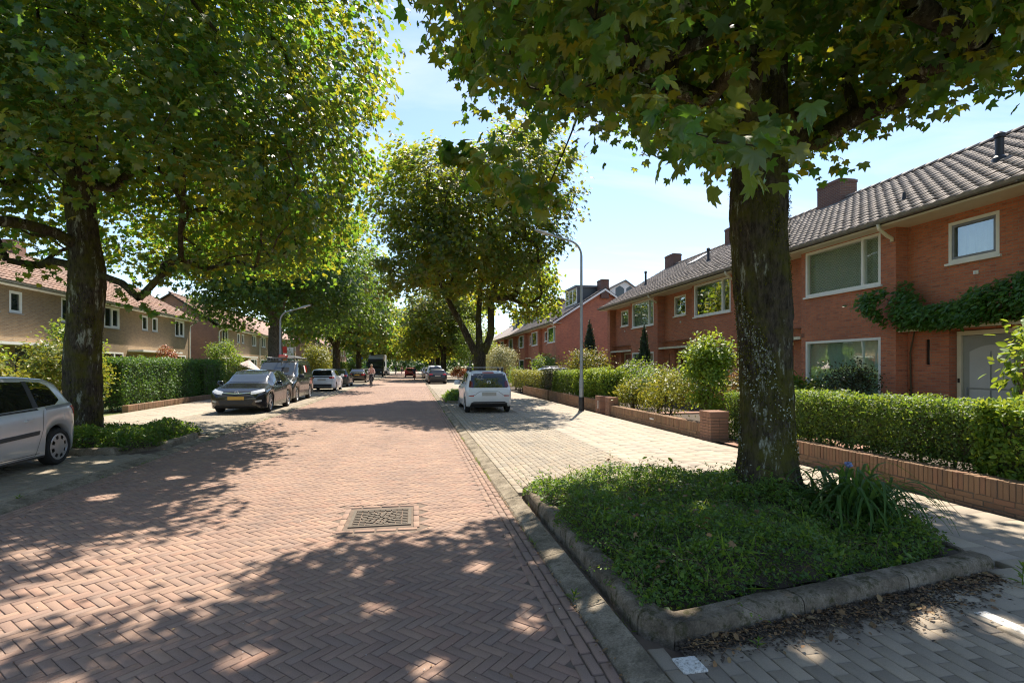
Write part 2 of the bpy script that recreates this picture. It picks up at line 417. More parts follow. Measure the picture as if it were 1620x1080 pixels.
class MB:
    """collects polygons for ONE mesh"""
    def __init__(s):
        s.v = []
        s.f = []
        s.m = []
        s.mi = 0
    def add(s, vs, fs):
        b = len(s.v)
        s.v += [tuple(v) for v in vs]
        s.f += [tuple(i + b for i in f) for f in fs]
        s.m += [s.mi] * len(fs)
        return s
    def box(s, x0, x1, y0, y1, z0, z1):
        if x0 > x1: x0, x1 = x1, x0
        if y0 > y1: y0, y1 = y1, y0
        if z0 > z1: z0, z1 = z1, z0
        return s.add([(x0, y0, z0), (x1, y0, z0), (x1, y1, z0), (x0, y1, z0), (x0, y0, z1), (x1, y0, z1), (x1, y1, z1), (x0, y1, z1)],
                     [(0, 3, 2, 1), (4, 5, 6, 7), (0, 1, 5, 4), (1, 2, 6, 5), (2, 3, 7, 6), (3, 0, 4, 7)])
    def bbox(s, x0, x1, y0, y1, z0, z1, b=0.008):
        """box with a bevelled top and upright edges"""
        if x0 > x1: x0, x1 = x1, x0
        if y0 > y1: y0, y1 = y1, y0
        rings = []
        for z, i in ((z0, 0), (z1 - b, 0), (z1, b)):
            X0, X1, Y0, Y1 = x0 + i, x1 - i, y0 + i, y1 - i
            rings.append([(X0 + b, Y0, z), (X1 - b, Y0, z), (X1, Y0 + b, z), (X1, Y1 - b, z), (X1 - b, Y1, z), (X0 + b, Y1, z), (X0, Y1 - b, z), (X0, Y0 + b, z)])
        fs = []
        for r in range(2):
            for i in range(8):
                j = (i + 1) % 8
                fs.append((r * 8 + i, r * 8 + j, r * 8 + 8 + j, r * 8 + 8 + i))
        fs.append(tuple(range(16, 24)))
        fs.append(tuple(range(7, -1, -1)))
        return s.add(sum(rings, []), fs)
    def quad(s, a, b, c, d):
        return s.add([a, b, c, d], [(0, 1, 2, 3)])
    def poly(s, pts):
        return s.add(pts, [tuple(range(len(pts)))])
    def tube(s, pts, rs, n=8, cap=True):
        pts = [Vector(p) for p in pts]
        if not hasattr(rs, '__len__'):
            rs = [rs] * len(pts)
        vs, fs = [], []
        ref = None
        for i, p in enumerate(pts):
            d = (pts[min(i + 1, len(pts) - 1)] - pts[max(i - 1, 0)])
            if d.length < 1e-9: d = Vector((0, 0, 1))
            d.normalize()
            if ref is None:
                ref = Vector((1, 0, 0)) if abs(d.x) < 0.8 else Vector((0, 1, 0))
            u = (ref - d * ref.dot(d)).normalized()
            ref = u
            w = d.cross(u)
            for k in range(n):
                a = 2 * math.pi * k / n
                vs.append(p + (u * math.cos(a) + w * math.sin(a)) * rs[i])
        for i in range(len(pts) - 1):
            for k in range(n):
                j = (k + 1) % n
                fs.append((i * n + k, i * n + j, i * n + n + j, i * n + n + k))
        if cap:
            fs.append(tuple(range(n - 1, -1, -1)))
            b = (len(pts) - 1) * n
            fs.append(tuple(range(b, b + n)))
        return s.add(vs, fs)
    def lathe(s, prof, n=24, axis='z', c=(0, 0, 0)):
        vs, fs = [], []
        for r, h in prof:
            for k in range(n):
                a = 2 * math.pi * k / n
                if axis == 'z':
                    vs.append((c[0] + r * math.cos(a), c[1] + r * math.sin(a), c[2] + h))
                else:
                    vs.append((c[0] + r * math.cos(a), c[1] + h, c[2] + r * math.sin(a)))
        for i in range(len(prof) - 1):
            for k in range(n):
                j = (k + 1) % n
                fs.append((i * n + k, i * n + j, i * n + n + j, i * n + n + k))
        return s.add(vs, fs)
    def mesh(s, name, mats, smooth=False, angle=None):
        me = bpy.data.meshes.new(name)
        me.from_pydata(s.v, [], s.f)
        for m in (mats if isinstance(mats, (list, tuple)) else [mats]):
            me.materials.append(MAT[m] if isinstance(m, str) else m)
        if any(s.m):
            me.polygons.foreach_set('material_index', s.m)
        if smooth:
            me.polygons.foreach_set('use_smooth', [True] * len(me.polygons))
            if angle:
                me.set_sharp_from_angle(angle=R(angle))
        me.update()
        return me
    def build(s, name, mats, parent=None, smooth=False, angle=None, world=True):
        return obj(name, s.mesh(name, mats, smooth, angle), parent, world)
    def fix(s, name, mats, parent=None, smooth=False, angle=None, world=True):
        """build with outward normals"""
        o = s.build(name, mats, parent, smooth, angle, world)
        bm = bmesh.new(); bm.from_mesh(o.data)
        bmesh.ops.recalc_face_normals(bm, faces=bm.faces)
        bm.to_mesh(o.data); bm.free()
        return o

# ------------------------------------------------------------------ scattering helpers
def unit(a):
    return a / np.maximum(np.linalg.norm(a, axis=-1, keepdims=True), 1e-9)

def leaf_template(outline, droop=0.22, fold=0.1):
    """outline: half outline as (angle deg, radius); a fan round a centre, k=3"""
    right = [(r * math.cos(R(a)), -r * math.sin(R(a))) for a, r in outline]
    left = [(x, -y) for x, y in right[1:-1]][::-1]
    pts = right + left
    V = [(0.0, 0.0, 0.02)] + [(x, y, -droop * (x * x + y * y) + fold * abs(y)) for x, y in pts]
    n = len(pts)
    F = [(0, 1 + (i + 1) % n, 1 + i) for i in range(n)]
    V = np.array(V)
    V[:, 0] += 0.3
    return V, np.array(F)
DR, FO = 0.5, 0.28
LEAF_HI = leaf_template([(0, 1.0), (8, 0.80), (16, 0.80), (26, 0.60), (37, 0.82), (45, 0.96), (54, 0.78), (70, 0.58), (84, 0.70), (96, 0.82), (112, 0.60), (145, 0.50), (180, 0.20)], DR, FO)
LEAF_MID = leaf_template([(0, 1.0), (24, 0.60), (45, 0.93), (70, 0.58), (96, 0.8), (140, 0.5), (180, 0.2)], DR, FO)
LEAF_LO = leaf_template([(0, 1.0), (25, 0.58), (48, 0.9), (80, 0.55), (115, 0.65), (180, 0.25)], DR, FO)
LEAF_OVAL = (np.array([(0, 0, 0), (0.35, -0.26, 0.05), (0.75, -0.2, 0.02), (1.0, 0, -0.08), (0.75, 0.2, 0.02), (0.35, 0.26, 0.05), (0.5, 0, -0.03)]),
             np.array([(6, 0, 1), (6, 1, 2), (6, 2, 3), (6, 3, 4), (6, 4, 5), (6, 5, 0)]))
LEAF_DIA = (np.array([(0, 0, 0), (0.5, -0.3, 0.08), (1.0, 0, -0.05), (0.5, 0.3, 0.08)]), np.array([(0, 1, 2), (0, 2, 3)]))
LEAF_NEEDLE = (np.array([(0, -0.07, 0), (1.0, 0, -0.1), (0, 0.07, 0)]), np.array([(0, 1, 2)]))

def scatter(tpl, P, Nn, D, S):
    TV, TF = tpl
    z = unit(Nn)
    x = unit(D - z * np.sum(D * z, axis=1, keepdims=True))
    y = np.cross(z, x)
    S = np.asarray(S).reshape(-1, 1, 1)
    V = P[:, None, :] + S * (TV[None, :, 0:1] * x[:, None, :] + TV[None, :, 1:2] * y[:, None, :] + TV[None, :, 2:3] * z[:, None, :])
    n, k = len(P), len(TV)
    F = TF[None] + (np.arange(n) * k)[:, None, None]
    return V.reshape(-1, 3), F.reshape(-1, TF.shape[1])

def leaf_matrix(P, Nn, D, S):
    z = Vector(Nn).normalized()
    d = Vector(D)
    x = (d - z * d.dot(z)).normalized()
    y = z.cross(x)
    m = Matrix(((x[0] * S, y[0] * S, z[0] * S, P[0]), (x[1] * S, y[1] * S, z[1] * S, P[1]), (x[2] * S, y[2] * S, z[2] * S, P[2]), (0, 0, 0, 1)))
    return m
# ------------------------------------------------------------------ ground, road, pavements
g = MB(); g.quad((-900, -300, -0.06), (900, -300, -0.06), (900, 1500, -0.06), (-900, 1500, -0.06))
tag(g.build('ground', 'grass'), kind='structure')
g = MB(); g.quad((6.5, -6, -0.012), (60, -6, -0.012), (60, 140, -0.012), (6.5, 140, -0.012))
tag(g.build('garden_ground', 'soil'), kind='structure')
g = MB(); g.quad((-60, -6, -0.012), (-9.95, -6, -0.012), (-9.95, 140, -0.012), (-60, 140, -0.012))
tag(g.build('lawn', 'grass'), kind='structure')

def block_tpl(L, W, H=0.03, b=0.004):
    l, w = L / 2, W / 2
    V = np.array([(-l, -w, -H), (l, -w, -H), (l, w, -H), (-l, w, -H), (-l, -w, -b), (l, -w, -b), (l, w, -b), (-l, w, -b),
                  (-l + b, -w + b, 0), (l - b, -w + b, 0), (l - b, w - b, 0), (-l + b, w - b, 0)])
    F = []
    for r in (0, 4):
        for i in range(4):
            j = (i + 1) % 4
            F.append((r + i, r + j, r + 4 + j, r + 4 + i))
    F.append((8, 9, 10, 11))
    return V, np.array(F)

def lay(parent, part, rest, rects, L, W, mat, z=0.0, jit=0.0015, nmax=300, H=0.03, b=0.004):
    """rects: (x, y, angle). The nmax nearest become parts, the others one stuff part."""
    A = np.array(rects, dtype=float)
    A = A[np.argsort(np.hypot(A[:, 0], A[:, 1]) + np.where((A[:, 1] < 1.8), 50, 0))]
    TV, TF = block_tpl(L, W, H, b)
    me = np_mesh(part, TV, TF, mat)
    tz = rng.normal(0, jit, len(A)) + z
    tilt = rng.normal(0, 0.004, (len(A), 2))
    da = rng.normal(0, 0.008, len(A))
    near = min(nmax, len(A))
    for i in range(near):
        o = bpy.data.objects.new(part, me)
        COL.objects.link(o)
        o.parent = parent
        o.location = (A[i, 0], A[i, 1], tz[i])
        o.rotation_euler = (tilt[i, 0], tilt[i, 1], A[i, 2] + da[i])
    B = A[near:]
    if len(B):
        c, s = np.cos(B[:, 2] + da[near:]), np.sin(B[:, 2] + da[near:])
        V = np.empty((len(B), len(TV), 3))
        V[:, :, 0] = B[:, 0:1] + c[:, None] * TV[None, :, 0] - s[:, None] * TV[None, :, 1]
        V[:, :, 1] = B[:, 1:2] + s[:, None] * TV[None, :, 0] + c[:, None] * TV[None, :, 1]
        V[:, :, 2] = tz[near:, None] + TV[None, :, 2] + tilt[near:, 0:1] * TV[None, :, 1] - tilt[near:, 1:2] * TV[None, :, 0]
        F = TF[None] + (np.arange(len(B)) * len(TV))[:, None, None]
        o = obj(rest, np_mesh(rest, V.reshape(-1, 3), F.reshape(-1, 4), mat), parent)
        o['kind'] = 'stuff'

RX0, RX1 = -4.52, 1.08          # road edges
NEAR = 44.0                     # bricks are laid one by one up to here
road_m = MB()
road_m.quad((RX0, -6, -0.007), (RX1, -6, -0.007), (RX1, NEAR, -0.007), (RX0, NEAR, -0.007))
road_m.mi = 1
road_m.quad((RX0, NEAR, 0.0), (RX1, NEAR, 0.0), (RX1, 420, 0.0), (RX0, 420, 0.0))
road = tag(road_m.build('road', ['joint', 'road_far']), kind='structure')
BL, BW = 0.198, 0.066
rects = []
n = 3
c45 = math.cos(R(45))
DX0, DX1, DY0, DY1 = -0.78, 0.06, 5.42, 6.42     # drain surround
for a in range(-50, 70):
    for b in range(-175, 6):
        for (ux, uy, ang) in ((a + n * b + n / 2, a - n * b + 0.5, 0.0), (a + n * b + n + 0.5, a - n * b + 1 - n / 2, 90.0)):
            x = (ux + uy) * c45 * BW - 1.7
            y = (uy - ux) * c45 * BW
            if y < 1.2 or y > NEAR - 0.1:
                continue
            if x < RX0 + 0.20 or x > RX1 - 0.20:
                continue
            if DX0 - 0.02 < x < DX1 + 0.02 and DY0 - 0.02 < y < DY1 + 0.02:
                continue
            rects.append((x, y, R(ang - 45)))
lay(road, 'road_brick', 'road_bricks_far', rects, BL - 0.006, BW - 0.0055, 'road_brick', b=0.0022, jit=0.001)
edge = []
for k, x in enumerate((RX1 - 0.035, RX1 - 0.108, RX1 - 0.181, RX0 + 0.035, RX0 + 0.108, RX0 + 0.181)):
    y = 1.2 + (k % 2) * 0.1
    while y < NEAR - 0.1:
        edge.append((x, y, R(90)))
        y += 0.212
lay(road, 'edging_brick', 'edging_bricks_far', edge, BL - 0.006, BW - 0.006, 'road_brick', z=0.004, nmax=160)
# bricks that frame the drain
fr = []
for k in range(4):
    fr += [(DX0 + 0.08 + 0.212 * k, DY0 + 0.035, 0), (DX0 + 0.08 + 0.212 * k, DY1 - 0.035, 0)]
for k in range(4):
    fr += [(DX0 + 0.035, DY0 + 0.18 + 0.212 * k, R(90)), (DX1 - 0.035, DY0 + 0.18 + 0.212 * k, R(90))]
lay(road, 'edging_brick', 'edging_bricks_far', fr, BL - 0.006, BW - 0.006, 'road_brick', z=0.005, nmax=300)

# cast iron drain cover with a pattern of slots
dr = empty('drain_cover', (-0.35, 5.92, 0), 0, 'square cast iron drain cover set in the red brick road', 'drain cover')
hw = 0.32
m = MB(); m.box(-0.35 - hw - 0.02, -0.35 + hw + 0.02, 5.92 - hw - 0.02, 5.92 + hw + 0.02, -0.03, -0.012)
m.build('pit', 'black_plastic', dr)
m = MB()
for (a, b, c, d) in ((-hw, hw, -hw, -hw + 0.035), (-hw, hw, hw - 0.035, hw), (-hw, -hw + 0.035, -hw + 0.035, hw - 0.035), (hw - 0.035, hw, -hw + 0.035, hw - 0.035)):
    m.box(-0.35 + a, -0.35 + b, 5.92 + c, 5.92 + d, -0.03, 0.006)
m.build('frame', 'iron', dr)
m = MB()
nn = 9
st = (2 * hw - 0.07) / nn
for i in range(nn):
    for j in range(nn):
        cx, cy = -hw + 0.035 + st * (i + 0.5), -hw + 0.035 + st * (j + 0.5)
        rr = math.hypot(cx, cy)
        if rr > 0.215:
            m.box(-0.35 + cx - st * 0.41, -0.35 + cx + st * 0.41, 5.92 + cy - st * 0.12, 5.92 + cy + st * 0.38, -0.03, 0.004)
m.build('grid', 'iron', dr)['kind'] = 'stuff'
m = MB()
for ring, (r0, r1, cnt) in enumerate(((0.02, 0.075, 6), (0.095, 0.145, 12), (0.16, 0.205, 18))):
    for k in range(cnt):
        a0, a1 = 2 * math.pi * (k + 0.16 + 0.3 * ring) / cnt, 2 * math.pi * (k + 0.78 + 0.3 * ring) / cnt
        am = (a0 + a1) / 2
        pts = [(r0 * math.cos(a0), r0 * math.sin(a0)), (r1 * math.cos(a0), r1 * math.sin(a0)), ((r1 + 0.012) * math.cos(am), (r1 + 0.012) * math.sin(am)), (r1 * math.cos(a1), r1 * math.sin(a1)), (r0 * math.cos(a1), r0 * math.sin(a1))]
        lo = [(-0.35 + x, 5.92 + y, -0.03) for x, y in pts]; hi = [(-0.35 + x, 5.92 + y, 0.005) for x, y in pts]
        nq = len(pts)
        m.add(lo + hi, [tuple(range(nq, 2 * nq))] + [(i, (i + 1) % nq, nq + (i + 1) % nq, nq + i) for i in range(nq)])
m.build('rosette', 'iron', dr)['kind'] = 'stuff'

# gutter bands of concrete along both road edges
def band(name, x0, x1, ys, zo, zi):
    """x0 is the road side"""
    par = tag(MB().box(min(x0, x1), max(x0, x1), -6, 200, -0.05, -0.012).build(name, 'joint'), kind='structure')
    y = ys
    while y < 190:
        ln = 1.0 if y < 60 else 10.0
        m = MB()
        a, b = y + 0.006, y + ln - 0.006
        e = 0.02
        s = 1 if x1 > x0 else -1
        P = [(x0 + 0.012 * s, -0.03), (x0 + 0.012 * s, zo - e), (x0 + (0.012 + e) * s, zo), (x1 - (0.008 + e) * s, zi), (x1 - 0.008 * s, zi - e), (x1 - 0.008 * s, -0.03)]
        n6 = len(P)
        jz = random.gauss(0, 0.002)
        m.add([(px, a, pz + jz) for px, pz in P] + [(px, b, pz + jz) for px, pz in P],
              [(i, i + 1, n6 + i + 1, n6 + i) for i in range(n6 - 1)] + [tuple(range(n6)), tuple(range(2 * n6 - 1, n6 - 1, -1))])
        m.fix('kerb_stone', 'kerb', par)
        y += ln
    return par
band('gutter_kerb_right', RX1, 1.31, 0.4, 0.012, 0.05)
band('gutter_kerb_left', RX0, -4.77, 3.1, 0.012, 0.05)

# parking strips and pavements: a dark bed, then the blocks
def bed(name, x0, x1, y0, y1, far=None, y2=None):
    m = MB(); m.quad((x0, y0, -0.008), (x1, y0, -0.008), (x1, y1, -0.008), (x0, y1, -0.008))
    mats = ['joint']
    if far:
        m.mi = 1
        m.quad((x0, y1, 0.02), (x1, y1, 0.02), (x1, y2, 0.02), (x0, y2, 0.02))
        mats.append(far)
    return tag(m.build(name, mats), kind='structure')

PL = [(1.40, 2.84), (4.62, 3.42), (4.80, 4.3), (4.80, 6.45), (1.40, 6.5)]      # near right planter outline
def in_right_planter(x, y):
    return x < 4.86 and y > 2.80 + (x - 1.4) * 0.18 and y < 6.52
pr = bed('parking_strip_right', 1.31, 3.56, -6, 40, 'park_brick', 190)
rs = []
for ci in range(22):
    x = 1.31 + 0.053 + ci * 0.1068
    if x > 3.54: break
    y = 0.6 + (ci % 2) * 0.105
    while y < 39.9:
        if not in_right_planter(x, y) and not (23.3 < y < 27.6):
            rs.append((x, y, R(90)))
        y += 0.211
lay(pr, 'parking_brick', 'parking_bricks_far', [r for r in rs if r[1] > 4], 0.206, 0.0995, 'park_brick', z=0.035, H=0.05)
lay(pr, 'parking_brick', 'parking_bricks_far', [r for r in rs if r[1] <= 4], 0.206, 0.0995, 'park_dark', z=0.03, H=0.05)
sr = bed('pavement_right', 3.56, 6.5, -6, 40, 'tile', 190)
rs = []
for ci in range(10):
    x = 3.56 + 0.15 + ci * 0.3
    if x > 6.4: break
    y = 0.4 + (ci % 2) * 0.15
    while y < 39.9:
        if not in_right_planter(x, y):
            rs.append((x, y, 0))
        y += 0.301
lay(sr, 'paving_tile', 'paving_tiles_far', rs, 0.295, 0.295, 'tile', z=0.037, H=0.05)
pl = bed('parking_strip_left', -7.25, -4.77, -6, 40, 'park_brick', 190)
rs = []
for ci in range(24):
    x = -4.77 - 0.053 - ci * 0.1045
    if x < -7.25: break
    y = 4.0 + (ci % 2) * 0.105
    while y < 39.9:
        if not (10.8 < y < 13.9):
            rs.append((x, y, R(90)))
        y += 0.211
lay(pl, 'parking_brick', 'parking_bricks_far', rs, 0.206, 0.0995, 'park_brick', z=0.035, H=0.05)
sl = bed('pavement_left', -9.95, -7.25, -6, 40, 'tile', 190)
rs = []
for ci in range(9):
    x = -7.25 - 0.15 - ci * 0.3
    y = 6.0 + (ci % 2) * 0.15
    while y < 39.9:
        if not (10.8 < y < 13.9 and x > -7.9):
            rs.append((x, y, 0))
        y += 0.301
lay(sl, 'paving_tile', 'paving_tiles_far', rs, 0.295, 0.295, 'tile', z=0.037, H=0.05)
for k, (x, y, lab) in enumerate(((1.47, 2.62, 'white painted paving block in the corner of the planter kerb'), (3.66, 2.62, 'white painted parking mark right of the leaf litter'))):
    m = MB(); m.bbox(x - (0.07 if k == 0 else 0.05), x + (0.07 if k == 0 else 0.05), y - (0.07 if k == 0 else 0.21), y + (0.07 if k == 0 else 0.21), 0.03, 0.043, 0.004)
    tag(m.build('painted_block', 'white_mark'), lab, 'road marking')

# ------------------------------------------------------------------ planters
def kerb_run(par, pts, w, h, mat='kerb_moss', seg=0.95):
    """raised kerb stones along a polyline, body to the left of the walking direction"""
    for i in range(len(pts) - 1):
        a, b = Vector((*pts[i], 0)), Vector((*pts[i + 1], 0))
        d = b - a
        L = d.length
        d.normalize()
        nrm = Vector((-d.y, d.x, 0))
        k = max(1, round(L / seg))
        for j in range(k):
            p0, p1 = a + d * (L * j / k + 0.006), a + d * (L * (j + 1) / k - 0.006)
            if j == 0 and i > 0: p0 = p0 - d * 0.0
            P = [(-0.008, -0.05), (0.002, h - 0.05), (0.008, h - 0.026), (0.024, h - 0.007), (0.05, h), (w - 0.02, h), (w - 0.003, h - 0.014), (w, -0.05)]
            m = MB()
            vs = []
            steps = 9
            for s in range(steps + 1):
                q = p0 + (p1 - p0) * (s / steps)
                jj = random.gauss(0, 0.003) + 0.005 * math.sin(q.x * 5 + q.y * 3)
                vs += [(q.x + nrm.x * (pw + jj), q.y + nrm.y * (pw + jj), pz + random.gauss(0, 0.0025)) for pw, pz in P]
            n6 = len(P)
            fs = [(s * n6 + t, s * n6 + t + 1, s * n6 + n6 + t + 1, s * n6 + n6 + t) for s in range(steps) for t in range(n6 - 1)]
            fs += [tuple(range(n6)), tuple(range(len(vs) - 1, len(vs) - 1 - n6, -1))]
            m.add(vs, fs)
            m.fix('kerb_stone', mat, par, smooth=True, angle=40)

kr = empty('planter_kerb', (3, 4.5, 0), 0, 'weathered mossy concrete kerb round the near right tree bed', 'kerb')
kerb_run(kr, [(1.36, 6.55), (1.36, 3.05), (1.50, 2.84), (4.55, 3.40)], 0.18, 0.135)
kerb_run(kr, [(4.58, 3.42), (4.78, 3.9), (4.82, 6.5)], 0.10, 0.07)
m = MB(); m.poly([(1.5, 2.95, 0.075), (4.6, 3.5, 0.06), (4.75, 6.5, 0.06), (1.5, 6.5, 0.06)])
tag(m.build('planting_bed_soil', 'soil'), kind='structure')
kl = empty('planter_kerb', (-6.5, 12.3, 0), 0, 'grey concrete kerb round the left tree bed behind the silver car', 'kerb')
kerb_run(kl, [(-7.8, 10.95), (-5.55, 10.95), (-4.88, 11.9), (-4.88, 13.2), (-5.3, 13.8), (-7.8, 13.8)], 0.18, 0.14, 'kerb')
m = MB(); m.poly([(-7.8, 11.0, 0.07), (-5.5, 11.0, 0.07), (-4.95, 12.0, 0.07), (-4.95, 13.2, 0.07), (-5.4, 13.75, 0.07), (-7.8, 13.75, 0.07)])
tag(m.build('planting_bed_soil', 'soil'), kind='structure')
ki = empty('planter_kerb', (2.4, 25.4, 0), 0, 'low concrete kerb of the tree bed in front of the white hatchback', 'kerb')
kerb_run(ki, [(3.6, 27.5), (1.45, 27.5), (1.45, 23.4), (3.6, 23.4)], 0.16, 0.13, 'kerb')
m = MB(); m.poly([(1.5, 23.45, 0.06), (3.6, 23.45, 0.06), (3.6, 27.45, 0.06), (1.5, 27.45, 0.06)])
tag(m.build('planting_bed_soil', 'soil'), kind='structure')
# ------------------------------------------------------------------ houses
MAT['green_blind'] = pmat('green_blind', (0.20, 0.42, 0.07), (0.12, 0.30, 0.05), 2, 0.8)
MAT['mint_blind'] = pmat('mint_film', (0.50, 0.66, 0.55), (0.44, 0.60, 0.50), 2, 0.8)
MAT['grey_blind'] = pmat('grey_blind', (0.52, 0.53, 0.52), (0.46, 0.47, 0.46), 2, 0.8)

class House:
    def __init__(s, name, side, FX, y0, label, group):
        s.side, s.FX, s.y0 = side, FX, y0
        s.root = empty(name, (FX, y0, 0), 0, label, 'house', group)
    def P(s, a, d, z):
        return (s.FX + s.side * d, s.y0 + a, z)
    def box(s, mb, a0, a1, d0, d1, z0, z1):
        x0, x1 = s.FX + s.side * d0, s.FX + s.side * d1
        return mb.box(x0, x1, s.y0 + a0, s.y0 + a1, z0, z1)
    def quad(s, mb, *pts):
        return mb.quad(*[s.P(*p) for p in pts])
    def panel(s, mb, a0, a1, d, z0, z1, holes, rev=0.11):
        As = sorted({a0, a1, *[h[0] for h in holes], *[h[1] for h in holes]})
        Zs = sorted({z0, z1, *[h[2] for h in holes], *[h[3] for h in holes]})
        for i in range(len(As) - 1):
            for j in range(len(Zs) - 1):
                ca, cz = (As[i] + As[i + 1]) / 2, (Zs[j] + Zs[j + 1]) / 2
                if any(h[0] < ca < h[1] and h[2] < cz < h[3] for h in holes):
                    continue
                s.quad(mb, (As[i], d, Zs[j]), (As[i + 1], d, Zs[j]), (As[i + 1], d, Zs[j + 1]), (As[i], d, Zs[j + 1]))
        for h in holes:
            r = h[4] if len(h) > 4 else rev
            A0, A1, Z0, Z1 = h[:4]
            s.quad(mb, (A0, d, Z0), (A0, d + r, Z0), (A0, d + r, Z1), (A0, d, Z1))
            s.quad(mb, (A1, d, Z0), (A1, d + r, Z0), (A1, d + r, Z1), (A1, d, Z1))
            s.quad(mb, (A0, d, Z0), (A1, d, Z0), (A1, d + r, Z0), (A0, d + r, Z0))
            s.quad(mb, (A0, d, Z1), (A1, d, Z1), (A1, d + r, Z1), (A0, d + r, Z1))
    def window(s, a0, a1, z0, z1, d, mull=(), fw=0.075, frame='white_paint', sill='white_paint', pane='glass', curtain=None, inner=None, rev=0.05, lip=0.02):
        """frame as the part; panes, sill, curtain as sub-parts"""
        m = MB()
        f0, f1 = d + rev - lip - 0.03, d + rev + 0.05
        s.box(m, a0 + 0.003, a1 - 0.003, f0, f1, z0 + 0.003, z0 + fw)
        s.box(m, a0 + 0.003, a1 - 0.003, f0, f1, z1 - fw, z1 - 0.003)
        s.box(m, a0 + 0.003, a0 + fw, f0, f1, z0 + fw, z1 - fw)
        s.box(m, a1 - fw, a1 - 0.003, f0, f1, z0 + fw, z1 - fw)
        edges = [a0 + fw]
        for q in mull:
            s.box(m, q - fw * 0.5, q + fw * 0.5, f0 + 0.004, f1, z0 + fw, z1 - fw)
            edges += [q - fw * 0.5, q + fw * 0.5]
        edges.append(a1 - fw)
        w = m.build('window', frame, s.root)
        for i in range(0, len(edges), 2):
            e0, e1 = edges[i], edges[i + 1]
            p = MB()
            s.box(p, e0 - 0.01, e1 + 0.01, d + rev + 0.012, d + rev + 0.018, z0 + fw - 0.01, z1 - fw + 0.01)
            p.build('pane', pane, w)
            if inner and i // 2 in inner[0]:
                fm = MB()
                t = 0.055
                g0, g1 = f0 + 0.012, f1 + 0.002
                s.box(fm, e0 + 0.004, e1 - 0.004, g0, g1, z0 + fw + 0.004, z0 + fw + t); s.box(fm, e0 + 0.004, e1 - 0.004, g0, g1, z1 - fw - t, z1 - fw - 0.004)
                s.box(fm, e0 + 0.004, e0 + t, g0, g1, z0 + fw + t, z1 - fw - t); s.box(fm, e1 - t, e1 - 0.004, g0, g1, z0 + fw + t, z1 - fw - t)
                fm.build('casement', inner[1], w)
        if sill:
            p = MB()
            s.box(p, a0 - 0.05, a1 + 0.05, d - 0.06, d + rev, z0 - 0.055, z0 - 0.003)
            p.build('sill', sill, w)
        if curtain:
            p = MB()
            n = int((a1 - a0) / 0.035)
            vs = []
            for k in range(n + 1):
                aa = a0 + 0.03 + (a1 - a0 - 0.06) * k / n
                dd = d + rev + 0.16 + 0.03 * math.sin(k * 1.05) + 0.012 * math.sin(k * 2.7 + 1)
                vs += [s.P(aa, dd, z0 + 0.05), s.P(aa, dd, z1 - 0.03)]
            p.add(vs, [(2 * k, 2 * k + 2, 2 * k + 3, 2 * k + 1) for k in range(n)])
            p.build('curtain', curtain, w, smooth=True)
        return w
    def roof(s, W, d0, z0, d1, z1, mat, tiles='stuff', a_from=0.0, lo=-0.0, hi=0.0, rows=None):
        """front slope with tiles, plain rear slope, ridge tiles"""
        dl = d1 - d0
        ph = math.atan2(z1 - z0, dl)
        SL = math.hypot(dl, z1 - z0)
        m = MB()
        up = 0.0
        d2 = 2 * d1 - d0
        th = 0.10
        a0, a1 = -lo, W + hi
        s.quad(m, (a0, d0, z0), (a1, d0, z0), (a1, d1, z1), (a0, d1, z1))
        s.quad(m, (a0, d1, z1), (a1, d1, z1), (a1, d2, z0), (a0, d2, z0))
        s.quad(m, (a0, d0, z0 - th), (a1, d0, z0 - th), (a1, d1, z1 - th), (a0, d1, z1 - th))
        s.quad(m, (a0, d1, z1 - th), (a1, d1, z1 - th), (a1, d2, z0 - th), (a0, d2, z0 - th))
        for a in (a0, a1):
            m.poly([s.P(a, d0, z0), s.P(a, d1, z1), s.P(a, d1, z1 - th), s.P(a, d0, z0 - th)])
            m.poly([s.P(a, d1, z1), s.P(a, d2, z0), s.P(a, d2, z0 - th), s.P(a, d1, z1 - th)])
        s.quad(m, (a0, d0, z0), (a1, d0, z0), (a1, d0, z0 - th), (a0, d0, z0 - th))
        rf = m.build('roof', 'underlay' if tiles else mat, s.root)
        s.rf = rf
        U = np.array([s.side * math.cos(ph), 0, math.sin(ph)])
        Nn = np.array([-s.side * math.sin(ph), 0, math.cos(ph)])
        ex = np.array([0, -s.side, 0.0])
        E = np.array(s.P(0, d0, z0))
        s.frame = (E, ex, U, Nn)
        if tiles:
            prof = [(-0.155, 0.012), (-0.10, 0.002), (-0.03, 0.005), (0.03, 0.024), (0.08, 0.040), (0.125, 0.032), (0.16, 0.008)]
            k = len(prof)
            TV = [(x, -0.03, h + 0.045) for x, h in prof] + [(x, 0.36, h + 0.010) for x, h in prof] + [(x, -0.03, h + 0.018) for x, h in prof]
            TF = [(i, i + 1, k + i + 1, k + i) for i in range(k - 1)] + [(2 * k + i, 2 * k + i + 1, i + 1, i) for i in range(k - 1)]
            TV, TF = np.array(TV), np.array(TF)
            nr = rows or max(1, round(SL / 0.335))
            pitch = SL / nr
            nc = round((W + lo + hi) / 0.3)
            wid = (W + lo + hi) / nc
            L = []
            for r in range(nr):
                for c in range(nc):
                    L.append((-lo + wid * (c + 0.5), r * pitch))
            L = np.array(L)
            objs = np.zeros(len(L), bool)
